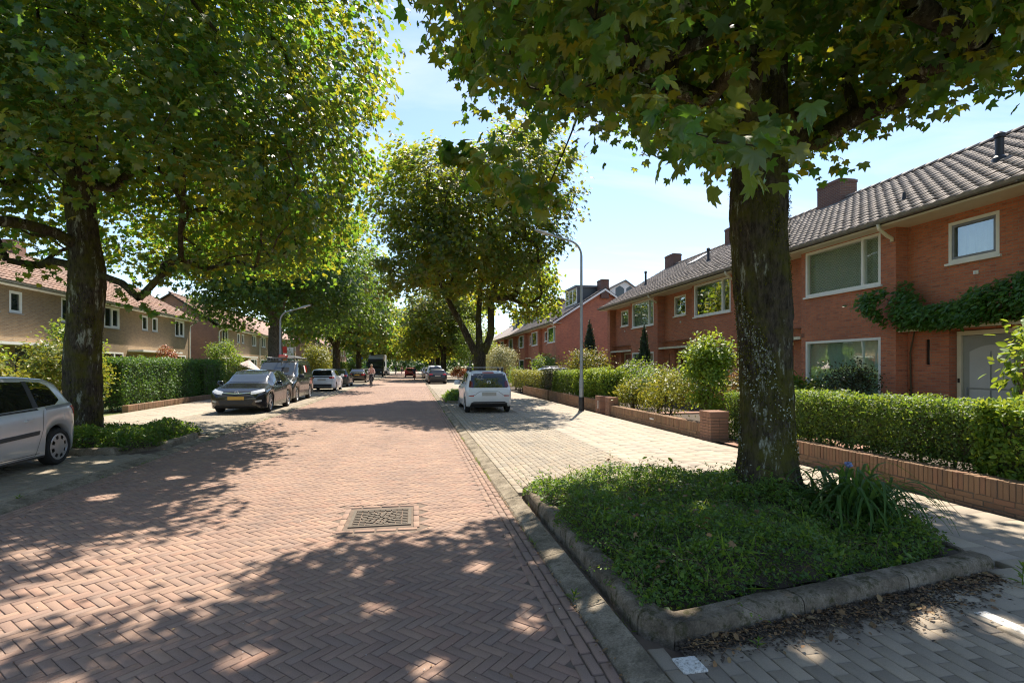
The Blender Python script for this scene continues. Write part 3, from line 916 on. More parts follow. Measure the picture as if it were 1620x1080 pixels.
            if tiles == 'parts':
                cand = np.where(L[:, 0] > a_from)[0][:]
                cand = cand[np.argsort(L[cand, 0])][:300]
                objs[cand] = True
                me = np_mesh('roof_tile', TV, TF, mat, smooth=True)
                for i in cand:
                    p = E + np.array([0, L[i, 0], 0]) + U * L[i, 1] + Nn * random.gauss(0, 0.003)
                    M4 = Matrix(((ex[0], U[0], Nn[0], p[0]), (ex[1], U[1], Nn[1], p[1]), (ex[2], U[2], Nn[2], p[2]), (0, 0, 0, 1)))
                    o = bpy.data.objects.new('roof_tile', me)
                    COL.objects.link(o)
                    o.parent = rf
                    o.matrix_basis = M4
            B = L[~objs]
            if len(B):
                base = E[None] + np.outer(B[:, 0], [0, 1, 0]) + np.outer(B[:, 1], U) + np.outer(rng.normal(0, 0.003, len(B)), Nn)
                V = base[:, None, :] + TV[None, :, 0:1] * ex + TV[None, :, 1:2] * U + TV[None, :, 2:3] * Nn
                F = TF[None] + (np.arange(len(B)) * len(TV))[:, None, None]
                o = obj('roof_tiles', np_mesh('roof_tiles', V.reshape(-1, 3), F.reshape(-1, 4), mat, smooth=True), rf)
                o['kind'] = 'stuff'
        # ridge tiles
        n = round((W + lo + hi) / 0.42)
        st = (W + lo + hi) / n
        p = MB()
        prof = []
        for k in range(7):
            an = math.pi * k / 6
            prof.append((-0.13 * math.cos(an), 0.105 * math.sin(an)))
        vs = [(x, 0.0, h + 0.012) for x, h in prof] + [(x, st + 0.05, h) for x, h in prof] + [(x * 0.85, 0.0, h * 0.85 - 0.01) for x, h in prof]
        k = 7
        p.add(vs, [(i, i + 1, k + i + 1, k + i) for i in range(k - 1)] + [(2 * k + i, 2 * k + i + 1, i + 1, i) for i in range(k - 1)])
        me = p.mesh('ridge_tile', mat, smooth=True)
        for i in range(n):
            o = bpy.data.objects.new('ridge_tile', me)
            COL.objects.link(o)
            o.parent = rf
            o.location = s.P(a0 + st * i, d1, z1 + 0.015)
    def on_roof(s, a, sl, h=0.0):
        E, ex, U, Nn = s.frame
        return Vector(E + np.array([0, a, 0]) + U * sl + Nn * h)
    def gutter(s, W, d, z, lo=0.0, hi=0.0, mat='zinc', soffit='cream_paint', wall_d=0.4, fz=0.13):
        m = MB()
        prof = []
        for k in range(7):
            an = math.pi * k / 6
            prof.append((0.075 * math.cos(an), -0.075 * math.sin(an)))
        prof = [(0.085, 0.012)] + prof + [(-0.085, 0.012)]
        ring = lambda a, sc: [s.P(a, d - 0.05 + x * sc, z + h * sc) for x, h in prof]
        k = len(prof)
        fs = [(i, i + 1, k + i + 1, k + i) for i in range(k - 1)]
        m.add(ring(-lo, 1) + ring(W + hi, 1), fs)
        m.add(ring(-lo, 0.9) + ring(W + hi, 0.9), fs)
        m.add(ring(-lo, 1), [tuple(range(k))])
        m.add(ring(W + hi, 1), [tuple(range(k))])
        for a in np.arange(0.3, W, 1.6):
            s.box(m, a, a + 0.03, d - 0.145, d + 0.03, z - 0.085, z - 0.078)
        m.build('gutter', mat, s.root, smooth=True, angle=40)
        m = MB()
        s.box(m, -lo, W + hi, d + 0.028, d + 0.06, z - fz, z + 0.02)
        s.box(m, -lo, W + hi, d + 0.06, wall_d + 0.0, z - fz, z - fz + 0.02)
        m.build('eaves_board', soffit, s.root)
    def chimney(s, a, d, w, l, z0, z1, mat='brick_dark'):
        m = MB()
        s.box(m, a - w / 2, a + w / 2, d - l / 2, d + l / 2, z0, z1 - 0.14)
        s.box(m, a - w / 2 - 0.02, a + w / 2 + 0.02, d - l / 2 - 0.02, d + l / 2 + 0.02, z1 - 0.14, z1 - 0.04)
        s.box(m, a - w / 2 + 0.03, a + w / 2 - 0.03, d - l / 2 + 0.03, d + l / 2 - 0.03, z1 - 0.04, z1)
        c = m.build('chimney', mat, s.rf)
        m = MB()
        zt = z0 + (z1 - z0) * 0.55
        s.box(m, a - w / 2 - 0.05, a + w / 2 + 0.05, d - l / 2 - 0.06, d - l / 2 + 0.3, zt - 0.45, zt - 0.2)
        m.build('flashing', 'lead', c)
    def pipe_vent(s, a, sl, h=0.5, r=0.07, lean=0.0):
        b = s.on_roof(a, sl)
        m = MB()
        m.lathe([(r * 1.9, -0.05), (r * 1.7, 0.08), (r, 0.14), (r, h), (r * 1.35, h + 0.005), (r * 1.35, h + 0.09), (r * 0.6, h + 0.14), (0.001, h + 0.14)], 12, 'z', b)
        s_ = m.build('roof_vent', 'black_plastic', s.rf, smooth=True, angle=35)
        return s_
    def downpipe(s, a, z1, d=-0.07, mat='white_paint', top=None):
        m = MB()
        pts = [s.P(a, d, 0.0), s.P(a, d, z1 - 0.5)]
        if top is not None:
            pts += [s.P(a, d, z1 - 0.42), s.P(a, top, z1 - 0.12), s.P(a, top, z1)]
        m.tube(pts, 0.042, 8)
        m.build('downpipe', mat, s.root, smooth=True, angle=50)

def right_house(k, y0, W, label, group, eave=5.33, ridge=8.08, tiles='stuff', first=False, last=False, a_from=0.0, detail=2, blind=None, ext=0.0, door='door_wood', low_curtain=None):
    h = House('red_brick_house', 1, 12.0, y0, label, group)
    zt = eave - 0.10
    rec = 0.37
    b = 3.3
    pane = 'glass' if detail > 1 else 'glass_dark'
    up = [0.44, 3.12, 3.80, 5.17]
    low = [0.44, 3.12, 0.72, 2.43]
    sm = [4.5, 5.6, 4.07, 5.02]
    m = MB()
    h.panel(m, 0, b, 0.0, -0.3, zt, [up, low])
    if not first:
        h.quad(m, (0, 0, -0.3), (0, rec, -0.3), (0, rec, zt), (0, 0, zt))
    h.quad(m, (b, 0, -0.3), (b, rec, -0.3), (b, rec, zt), (b, 0, zt))
    wend = W - 0.4 if last else W
    h.panel(m, b, wend, rec, -0.3, zt, [sm, [4.1, 5.58, 0.0, 2.5, 0.32], [6.05, 6.16, 1.7, 2.32, 0.08]])
    if last:
        h.panel(m, wend, W, 0.0, -0.3, zt, [])
        h.quad(m, (wend, 0, -0.3), (wend, rec, -0.3), (wend, rec, zt), (wend, 0, zt))
    D2 = 8.6
    pz = lambda d: zt + (ridge - 0.14 - eave) * min(d + 0.4, 9.0 - d) / 4.7 + 0.03
    for a, on in ((0.0, first), (W, last)):
        m.poly([h.P(a, 0, -0.3), h.P(a, D2, -0.3), h.P(a, D2, zt), h.P(a, 4.3, ridge - 0.13), h.P(a, 0, zt)] if on else [h.P(a - 0.02 if a else 0.02, 0.5, -0.3), h.P(a - 0.02 if a else 0.02, D2, -0.3), h.P(a - 0.02 if a else 0.02, D2, zt), h.P(a - 0.02 if a else 0.02, 0.5, zt)])
    h.quad(m, (0, D2, -0.3), (W, D2, -0.3), (W, D2, zt), (0, D2, zt))
    m.build('wall', 'brick_red', h.root)
    if detail > 1:
        m = MB()
        h.quad(m, (0.03, 0.15, 2.9), (W - 0.03, 0.15, 2.9), (W - 0.03, D2 - 0.1, 2.9), (0.03, D2 - 0.1, 2.9))
        h.quad(m, (0.03, 3.2, -0.2), (W - 0.03, 3.2, -0.2), (W - 0.03, 3.2, zt), (0.03, 3.2, zt))
        h.quad(m, (0.03, 0.7, 5.25), (W - 0.03, 0.7, 5.25), (W - 0.03, 3.2, 5.25), (0.03, 3.2, 5.25))
        m.build('interior', 'plaster', h.root)
    # windows
    h.window(*up, 0.0, mull=(1.02,), curtain='curtain' if k in (1,) else (blind if blind else None), pane=pane)
    h.window(*low, 0.0, mull=(), curtain=low_curtain, pane=pane)
    h.window(*sm, rec, mull=(), inner=((0,), 'zinc') if k == 0 else None, pane=pane, curtain='grey_blind' if k in (0, 3) else None)
    # front door in its recess
    m = MB()
    d0 = rec + 0.24
    for (p, q, r, t) in ((4.12, 4.22, 0.0, 2.48), (5.46, 5.56, 0.0, 2.48), (4.22, 5.46, 2.38, 2.48)):
        h.box(m, p, q, d0 - 0.05, d0 + 0.08, r, t)
    fr = m.build('door_frame', 'cream_paint', h.root)
    m = MB()
    h.box(m, 4.23, 5.45, d0, d0 + 0.05, 0.05, 2.37)
    dm = m.build('door', 'grey_paint' if k == 0 else door, h.root)
    m = MB()
    for (p, q) in ((4.38, 4.82), (4.86, 5.30)):
        for (r, t) in ((0.2, 1.13), (1.17, 2.0)):
            h.box(m, p, q, d0 - 0.012, d0 - 0.004, r, t)
    m.poly([h.P(a, d0 - 0.008, 2.0 + 0.14 * math.sin(math.pi * (a - 4.38) / 0.92)) for a in np.linspace(4.38, 5.30, 12)] + [h.P(5.30, d0 - 0.008, 2.0), h.P(4.38, d0 - 0.008, 2.0)])
    m.build('door_pane', 'glass_dark' if k else 'grey_blind', dm)
    m = MB(); h.box(m, 5.34, 5.37, d0 - 0.05, d0 - 0.005, 1.0, 1.16); m.build('handle', 'steel', dm)
    m = MB(); h.box(m, 5.49, 5.53, d0 - 0.068, d0 - 0.05, 1.28, 1.38); m.build('doorbell', 'black_plastic', fr)
    m = MB(); h.box(m, 3.4, 6.6, 0.06, rec - 0.01, 2.54, 2.60)
    h.box(m, 3.4, 6.6, 0.04, 0.06, 2.52, 2.61)
    m.build('porch_canopy', 'cream_paint', h.root)
    m = MB(); h.box(m, 6.03, 6.18, rec + 0.05, rec + 0.06, 1.68, 2.34); m.build('slot_window', 'glass_dark', h.root)
    if detail > 1:
        m = MB(); h.box(m, 4.92, 5.02, rec - 0.03, rec, 3.72, 3.80); m.lathe([(0.03, 0), (0.03, -0.02), (0.001, -0.02)], 10, 'y', h.P(4.97, rec - 0.02, 3.76))
        m.build('wall_light', 'white_paint', h.root)
        m = MB()
        for q in range(3):
            h.box(m, 3.17 + q * 0.045, 3.2 + q * 0.045, -0.004, 0.01, 2.56, 2.70)
        m.build('vent_slot', 'brick_dark', h.root)
    # eaves and roof
    lo = 0.3 if first else 0.0
    hi = 0.45 if last else 0.0
    h.roof(W, -0.40, eave, 4.3, ridge, 'tile_grey', tiles, a_from, lo, hi)
    h.gutter(W, -0.42, eave - 0.01, lo, hi, wall_d=rec)
    if detail > 1:
        m = MB(); m.tube([h.P(0.06, -0.47, eave - 0.08), h.P(0.06, -0.44, eave - 0.2), h.P(0.06, -0.2, eave - 0.36), h.P(0.06, -0.06, eave - 0.42), h.P(0.06, -0.06, eave - 0.5)], 0.045, 10)
        m.build('downpipe_elbow', 'cream_paint', h.root, smooth=True)
    return h

grpR = 'red brick terrace on the right'
hR = []
hR.append(right_house(0, 4.66, 6.62, 'nearest red brick terraced house with wisteria over its grey glazed front door', grpR, tiles='parts', a_from=3.2, first=True))
hR.append(right_house(1, 11.28, 6.62, 'red brick terraced house with a lace curtain behind its upper window', grpR, tiles='parts', low_curtain='mint_blind'))
hR.append(right_house(2, 17.90, 6.62, 'red brick terraced house behind the tall loose garden shrub, left of the near tree trunk', grpR))
hR.append(right_house(3, 24.52, 6.92, 'end house of the near red brick terrace with two clipped conifers in front', grpR, last=True, blind='grey_blind', low_curtain='grey_blind'))
hR[2].chimney(0.0, 4.3, 1.15, 0.75, 7.2, 8.85)
hR[3].chimney(0.0, 4.3, 0.9, 0.6, 7.2, 8.85)
hR[3].chimney(6.6, 4.3, 1.05, 0.6, 7.2, 8.8)
hR[0].pipe_vent(5.4, 2.3, 0.55, 0.085)
hR[1].pipe_vent(0.6, 1.5, 0.1, 0.03)
hR[2].pipe_vent(5.2, 2.7, 0.55, 0.06)
hR[3].pipe_vent(4.6, 2.2, 0.75, 0.06)
# roof window on the end house
m = MB()
for (a, l, s0, s1, hh) in ((1.0, 0.9, 3.6, 4.7, 0.12),):
    c = [hR[3].on_roof(a, s0, hh), hR[3].on_roof(a + l, s0, hh), hR[3].on_roof(a + l, s1, hh), hR[3].on_roof(a, s1, hh)]
    c0 = [hR[3].on_roof(a, s0), hR[3].on_roof(a + l, s0), hR[3].on_roof(a + l, s1), hR[3].on_roof(a, s1)]
    m.add(c0 + c, [(0, 1, 5, 4), (1, 2, 6, 5), (2, 3, 7, 6), (3, 0, 4, 7), (4, 5, 6, 7)])
m.fix('roof_window', 'zinc', hR[3].rf)

far_lab = ['near gable', 'second', 'third', 'fourth', 'fifth', 'sixth', 'seventh']
hF = []
for k in range(7):
    lab = ('gable end house of the far red terrace with black dormer and green blind' if k == 0 else
           f'far red brick terraced house, {far_lab[k]} from the gable end of its row')
    hh = right_house(10 + k, 43.5 + 6.6 * k, 6.6, lab, 'far red brick terrace on the right', 5.5, 8.5, 'stuff' if k < 3 else None, first=(k == 0), last=(k == 6), detail=2 if k == 0 else 1, blind='green_blind' if k == 0 else ('grey_blind' if k == 1 else None))
    hF.append(hh)
    if k in (0, 2, 4, 6):
        hh.chimney(0.3, 4.3, 1.1, 0.7, 7.6, 9.25)

def dormer(h, a0, a1, d, z0, z1, dback=4.3):
    m = MB(); h.box(m, a0, a1, d + 0.05, dback, z0, z1 - 0.1)
    dm = m.build('dormer', 'dark_paint', h.rf)
    m = MB(); h.box(m, a0 - 0.12, a1 + 0.12, d - 0.15, dback + 0.1, z1 - 0.1, z1 + 0.08); m.build('dormer_roof', 'lead', dm)
    m = MB()
    n = 3
    ws = (a1 - a0 - 0.1) / n
    for i in range(n):
        p, q = a0 + 0.05 + ws * i, a0 + 0.05 + ws * (i + 1)
        for (r, s_, t, u) in ((p, q, z0 + 0.1, z0 + 0.18), (p, q, z1 - 0.2, z1 - 0.12), (p, p + 0.07, z0 + 0.18, z1 - 0.2), (q - 0.07, q, z0 + 0.18, z1 - 0.2)):
            h.box(m, r, s_, d, d + 0.048, t, u)
    m.build('dormer_frame', 'white_paint', dm)
    for i in range(n):
        p, q = a0 + 0.05 + ws * i, a0 + 0.05 + ws * (i + 1)
        m = MB(); h.box(m, p + 0.06, q - 0.06, d + 0.02, d + 0.03, z0 + 0.17, z1 - 0.19); m.build('pane', 'glass_dark', dm)
dormer(hF[0], 0.9, 4.5, 2.1, 7.15, 8.75)
dormer(hF[2], 0.6, 3.4, 1.9, 7.0, 8.5)
dormer(hF[3], 0.8, 3.4, 1.9, 7.0, 8.5)
dormer(hF[4], 1.6, 4.0, 1.9, 7.0, 8.5)
# white verge board and the pale gabled dormer on the rear slope of the gable end house
h = hF[0]
m = MB()
for d0, z0, d1, z1 in ((-0.4, 5.5, 4.3, 8.5), (4.3, 8.5, 9.0, 5.5)):
    m.add([h.P(-0.33, d0, z0 - 0.24), h.P(-0.33, d1, z1 - 0.24), h.P(-0.33, d1, z1 - 0.06), h.P(-0.33, d0, z0 - 0.06), h.P(-0.30, d0, z0 - 0.24), h.P(-0.30, d1, z1 - 0.24), h.P(-0.30, d1, z1 - 0.06), h.P(-0.30, d0, z0 - 0.06)],
          [(0, 1, 2, 3), (4, 5, 6, 7), (0, 1, 5, 4), (2, 3, 7, 6)])
m.build('verge_board', 'white_paint', h.rf)
m = MB()
m.poly([h.P(-0.1, 4.8, 7.9), h.P(-0.1, 7.4, 7.3), h.P(-0.1, 7.4, 8.4), h.P(-0.1, 6.2, 9.2), h.P(-0.1, 4.8, 8.5)])
m.poly([h.P(4, 4.8, 7.9), h.P(4, 7.4, 7.3), h.P(4, 7.4, 8.4), h.P(4, 6.2, 9.2), h.P(4, 4.8, 8.5)])
rd = m.build('rear_dormer', 'white_paint', h.rf)
m = MB()
h.quad(m, (-0.25, 4.6, 8.45), (4.2, 4.6, 8.45), (4.2, 6.2, 9.27), (-0.25, 6.2, 9.27)); h.quad(m, (-0.25, 7.6, 8.33), (4.2, 7.6, 8.33), (4.2, 6.2, 9.27), (-0.25, 6.2, 9.27))
m.poly([h.P(-0.25, 4.6, 8.45), h.P(-0.25, 6.2, 9.27), h.P(-0.25, 6.2, 9.15), h.P(-0.25, 4.6, 8.33)]); m.poly([h.P(-0.25, 7.6, 8.33), h.P(-0.25, 6.2, 9.27), h.P(-0.25, 6.2, 9.15), h.P(-0.25, 7.6, 8.2)])
m.build('dormer_roof', 'lead', rd)
m = MB()
for (p, q) in ((5.3, 6.1), (6.3, 7.0)):
    m.poly([h.P(-0.11, p, 7.8), h.P(-0.11, q, 7.8), h.P(-0.11, q, 8.5), h.P(-0.11, (p + q) / 2, 8.75), h.P(-0.11, p, 8.5)])
m.build('pane', 'glass_dark', rd)

# ---- left side: tan brick terraces
def left_house(y0, W, label, group, flip, first=False, last=False, FX=-18.0, eave=5.45, ridge=7.95, tiles='stuff', detail=2, wall='brick_tan'):
    h = House('tan_brick_house', -1, FX, y0, label, group)
    fl = (lambda p, q: (W - q, W - p)) if flip else (lambda p, q: (p, q))
    zt = eave - 0.12
    wide = [*fl(1.1, 2.75), 3.98, 5.26]
    small = [*fl(5.5, 6.3), 4.12, 5.12]
    lowin = [*fl(0.8, 3.2), 0.85, 2.55]
    door = [*fl(4.9, 5.95), 0.0, 2.5, 0.15]
    m = MB()
    h.panel(m, 0, W, 0.0, -0.3, zt, [wide, small, lowin, door])
    D2 = 8.0
    for a, on in ((0.0, first), (W, last)):
        m.poly([h.P(a, 0, -0.3), h.P(a, D2, -0.3), h.P(a, D2, zt), h.P(a, 4.0, ridge - 0.13), h.P(a, 0, zt)] if on else [h.P(a - 0.02 if a else 0.02, 0.3, -0.3), h.P(a - 0.02 if a else 0.02, D2, -0.3), h.P(a - 0.02 if a else 0.02, D2, zt), h.P(a - 0.02 if a else 0.02, 0.3, zt)])
    h.quad(m, (0, D2, -0.3), (W, D2, -0.3), (W, D2, zt), (0, D2, zt))
    m.build('wall', wall, h.root)
    if first:
        m = MB()
        e = -0.015
        m.poly([h.P(e, 0.02, -0.3), h.P(e, D2, -0.3), h.P(e, D2, zt), h.P(e, 4.0, ridge - 0.14), h.P(e, 0.02, zt)])
        m.build('gable_wall', 'brick_brown', h.root)
    pane = 'glass_dark'
    c = (wide[0] + wide[1]) / 2
    h.window(*wide, 0.0, mull=(c,), pane=pane, sill='stone_sill', inner=((1,), 'white_paint'), fw=0.11)
    h.window(*small, 0.0, pane=pane, sill='stone_sill', fw=0.12)
    h.window(*lowin, 0.0, mull=(c + 0.3,), pane=pane, sill='stone_sill', fw=0.1)
    a0, a1 = door[:2]
    m = MB(); h.box(m, a0 + 0.01, a1 - 0.01, 0.09, 0.14, 0.0, 2.49); d = m.build('door', 'dark_paint' if flip else 'white_paint', h.root)
    m = MB(); h.box(m, a0 + 0.2, a1 - 0.2, 0.08, 0.088, 1.1, 2.2); m.build('door_pane', 'glass_dark', d)
    m = MB(); q = fl(3.7, 6.58); h.box(m, q[0], q[1], -0.9, -0.005, 2.62, 2.74); m.build('porch_canopy', 'white_paint', h.root)
    h.roof(W, -0.45, eave, 4.0, ridge, 'tile_red', tiles, 0, 0.3 if first else 0, 0.3 if last else 0)
    h.gutter(W, -0.46, eave - 0.01, 0.3 if first else 0, 0.3 if last else 0, soffit='white_paint', wall_d=0.0)
    if not flip or last:
        h.downpipe(0.12 if not flip else W - 0.15, eave - 0.1, top=-0.42)
    return h
gl1, gl2, gl3 = 'near tan brick terrace on the left', 'middle tan brick terrace on the left', 'far tan brick terrace on the left'
hL = []
labs = ['tan brick house at the left picture edge, behind the silver car', 'tan brick house behind the near left tree trunk', 'tan brick house right of the near left tree trunk with an open casement', 'end house of the near tan brick terrace above the clipped green hedge']
for k in range(4):
    hL.append(left_house(20.6 + 6.6 * k, 6.6, labs[k], gl1, k % 2 == 0 if False else k % 2 == 1, last=(k == 3)))
hL2 = []
labs2 = ['brown gabled first house of the middle left terrace', 'second house of the middle left terrace', 'third house of the middle left terrace, behind the black van', 'fourth house of the middle left terrace, behind the street lamp', 'last house of the middle left terrace']
for k in range(5):
    hL2.append(left_house(53.2 + 6.6 * k, 6.6, labs2[k], gl2, k % 2 == 1, first=(k == 0), last=(k == 4), ridge=8.4, detail=1, tiles='stuff' if k < 2 else None))
hL[0].chimney(0.3, 4.0, 0.9, 0.6, 7.2, 8.7, 'brick_brown')
hL[2].chimney(0.2, 4.0, 0.9, 0.6, 7.2, 8.7, 'brick_brown')
hL3 = []
labs3 = ['gabled first house of the far left terrace', 'second house of the far left terrace', 'third house of the far left terrace', 'fourth house of the far left terrace', 'fifth house of the far left terrace']
for k in range(5):
    hL3.append(left_house(94 + 6.6 * k, 6.6, labs3[k], gl3, k % 2 == 1, first=(k == 0), last=(k == 4), ridge=8.4, detail=1, tiles=None, FX=-15.5, wall='brick_brown'))
hL3[1].chimney(0.2, 4.0, 0.9, 0.6, 7.4, 9.0, 'brick_brown')
# ------------------------------------------------------------------ trees
from mathutils import noise as mnoise

def trunk_mesh(name, pts, n=40, step=0.05, mat='bark', furrow=0.022, seed=0, sides=None):
    P = np.array(pts, float)
    L = np.concatenate([[0], np.cumsum(np.linalg.norm(np.diff(P[:, :3], axis=0), axis=1))])
    k = max(4, int(L[-1] / step))
    T = np.linspace(0, L[-1], k + 1)
    # smooth the path a little
    Q = np.stack([np.interp(T, L, P[:, i]) for i in range(4)], axis=1)
    w = max(1, int(0.25 / step))
    ker = np.ones(2 * w + 1) / (2 * w + 1)
    for i in range(4):
        pad = np.concatenate([np.full(w, Q[0, i]), Q[:, i], np.full(w, Q[-1, i])])
        Q[:, i] = np.convolve(pad, ker, 'valid')
    V, F = [], []
    for i in range(k + 1):
        for j in range(n):
            a = 2 * math.pi * j / n
            ca, sa = math.cos(a), math.sin(a)
            z = Q[i, 2]
            f = mnoise.noise(Vector((ca * 5.5 + seed, sa * 5.5, z * 1.6))) + 0.6 * mnoise.noise(Vector((ca * 13, sa * 13 + seed, z * 4.5)))
            lump = mnoise.noise(Vector((ca * 1.2, sa * 1.2, z * 0.8 + seed)))
            rg = abs(mnoise.noise(Vector((ca * 9 + 3, sa * 9 + seed, z * 1.5)))) * 1.6
            r = Q[i, 3] * (1 + 0.15 * lump) + furrow * (f * 0.8 - rg + 0.5) + (0.010 * mnoise.noise(Vector((ca * 26, sa * 26, z * 14 + seed))) if n > 50 else 0)
            V.append((Q[i, 0] + ca * r, Q[i, 1] + sa * r, z))
    for i in range(k):
        for j in range(n):
            jj = (j + 1) % n
            F.append((i * n + j, i * n + jj, i * n + n + jj, i * n + n + j))
    return np_mesh(name, V, F, mat, smooth=True)

def crown_clusters(seed, c, rad, n, mind, bot=-1.0, pw=0.42, amp=0.28):
    r_ = np.random.default_rng(seed)
    fr = r_.normal(0, 2.0, (6, 3)); ph = r_.uniform(0, 6.28, 6)
    out = []
    tries = 0
    while len(out) < n and tries < n * 60:
        tries += 1
        d = r_.normal(0, 1, 3); d /= np.linalg.norm(d)
        if d[2] < bot:
            continue
        rho = math.hypot(d[0], d[1]) + 1e-6
        d = np.array([d[0] / rho * rho ** 0.7, d[1] / rho * rho ** 0.7, math.copysign(abs(d[2]) ** 0.75, d[2])])
        sc = 1 + amp * np.sum(np.sin(fr @ d + ph)) / 2.2
        f = r_.uniform(0.06, 1) ** pw * sc
        p = np.array(c) + d * f * np.array([rad[0], rad[1], rad[2] if d[2] > 0 else rad[3]])
        if out and np.min(np.linalg.norm(np.array(out) - p, axis=1)) < mind:
            continue
        out.append(p)
    return np.array(out)

def skeleton(trunk_pts, clusters, fork_z, r_top, seed=0, step=0.55, kscale=None):
    r_ = np.random.default_rng(seed)
    pos = [np.array(p[:3], float) for p in trunk_pts]
    par = [-1] + list(range(len(pos) - 1))
    nT = len(pos)
    ok = [p[2] >= fork_z - 0.05 for p in pos]
    top = pos[-1]
    order = np.argsort(np.linalg.norm(clusters - np.array([top[0], top[1], fork_z]), axis=1))
    tips = []
    for ci in order:
        c = clusters[ci]
        A = np.array(pos)
        d = np.linalg.norm(A - c, axis=1) + 0.55 * np.maximum(0, A[:, 2] - c[2]) + np.where(ok, 0, 50)
        b = int(np.argmin(d))
        seg = c - pos[b]
        L = np.linalg.norm(seg)
        k = max(1, int(round(L / step)))
        prev = b
        for s in range(1, k + 1):
            t = s / k
            q = pos[b] + seg * t
            q = q + np.array([0, 0, 0.10 * L * math.sin(math.pi * t)]) + (r_.normal(0, 0.05 * L / k, 3) if s < k else 0)
            pos.append(q); par.append(prev); ok.append(True)
            prev = len(pos) - 1
        tips.append(prev)
    cnt = np.zeros(len(pos))
    for t in tips:
        q = t
        while q != -1:
            cnt[q] += 1
            q = par[q]
    tot = max(cnt[nT:].max() if len(pos) > nT else 1, 1)
    rad = np.maximum(0.0035, r_top * (cnt / max(len(clusters), 1)) ** 0.58)
    return np.array(pos), par, rad, nT

def branch_mesh(name, pos, par, rad, nT, mat, minr=0.0, n=6):
    ch = {}
    mb = MB()
    for i in range(nT, len(pos)):
        p = par[i]
        r1 = rad[i]
        r0 = min(rad[p], r1 * 1.35) if p >= nT else r1 * 1.4
        if r1 < minr:
            continue
        mb.tube([pos[p], pos[i]], [r0, r1], n if r1 > 0.03 else 4, cap=False)
    return mb.mesh(name, mat, smooth=True)

def crown_leaves(seed, clusters, per, sig, size, center, droop=0.25, sizes=None):
    r_ = np.random.default_rng(seed)
    n = len(clusters)
    cnts = r_.poisson(per, n) if np.isscalar(per) else np.asarray(per)
    idx = np.repeat(np.arange(n), cnts)
    sg = np.asarray(sig)
    P = clusters[idx] + np.clip(r_.normal(0, 1, (len(idx), 3)), -1.8, 1.8) * sg * r_.uniform(0.6, 1.25, (n, 1))[idx]
    out = unit(P - np.asarray(center))
    Nn = out * 0.45 + np.array([0, 0, 0.75]) + r_.normal(0, 0.42, P.shape)
    D = out + r_.normal(0, 0.6, P.shape) + np.array([0, 0, -droop])
    S = size * r_.uniform(0.62, 1.2, len(P))
    if sizes is not None:
        S = S * sizes[idx]
    return P, Nn, D, S

SUN_FLECKS = [(1.62, 2.98, 0.17), (2.5, 3.0, 0.14), (2.75, 2.78, 0.22), (3.05, 2.72, 0.2), (3.3, 2.85, 0.2), (3.6, 2.6, 0.22), (2.2, 2.6, 0.14), (1.2, 3.4, 0.16), (1.2, 4.4, 0.15), (0.75, 3.3, 0.17), (0.1, 2.9, 0.16), (-0.5, 2.7, 0.2), (-0.9, 3.2, 0.18), (0.55, 4.3, 0.15), (-1.8, 3.0, 0.22), (-2.4, 3.4, 0.2), (-0.2, 3.7, 0.15), (2.6, 4.4, 0.16), (3.2, 4.0, 0.15), (2.1, 5.4, 0.15), (0.3, 2.4, 0.18), (-1.4, 2.5, 0.2), (-3.4, 5.4, 0.2), (-3.9, 7.5, 0.2), (-5.6, 9.2, 0.2), (-5.2, 10.0, 0.2), (-3.5, 8.6, 0.2)]  # ground spots where sun flecks are let through the crowns

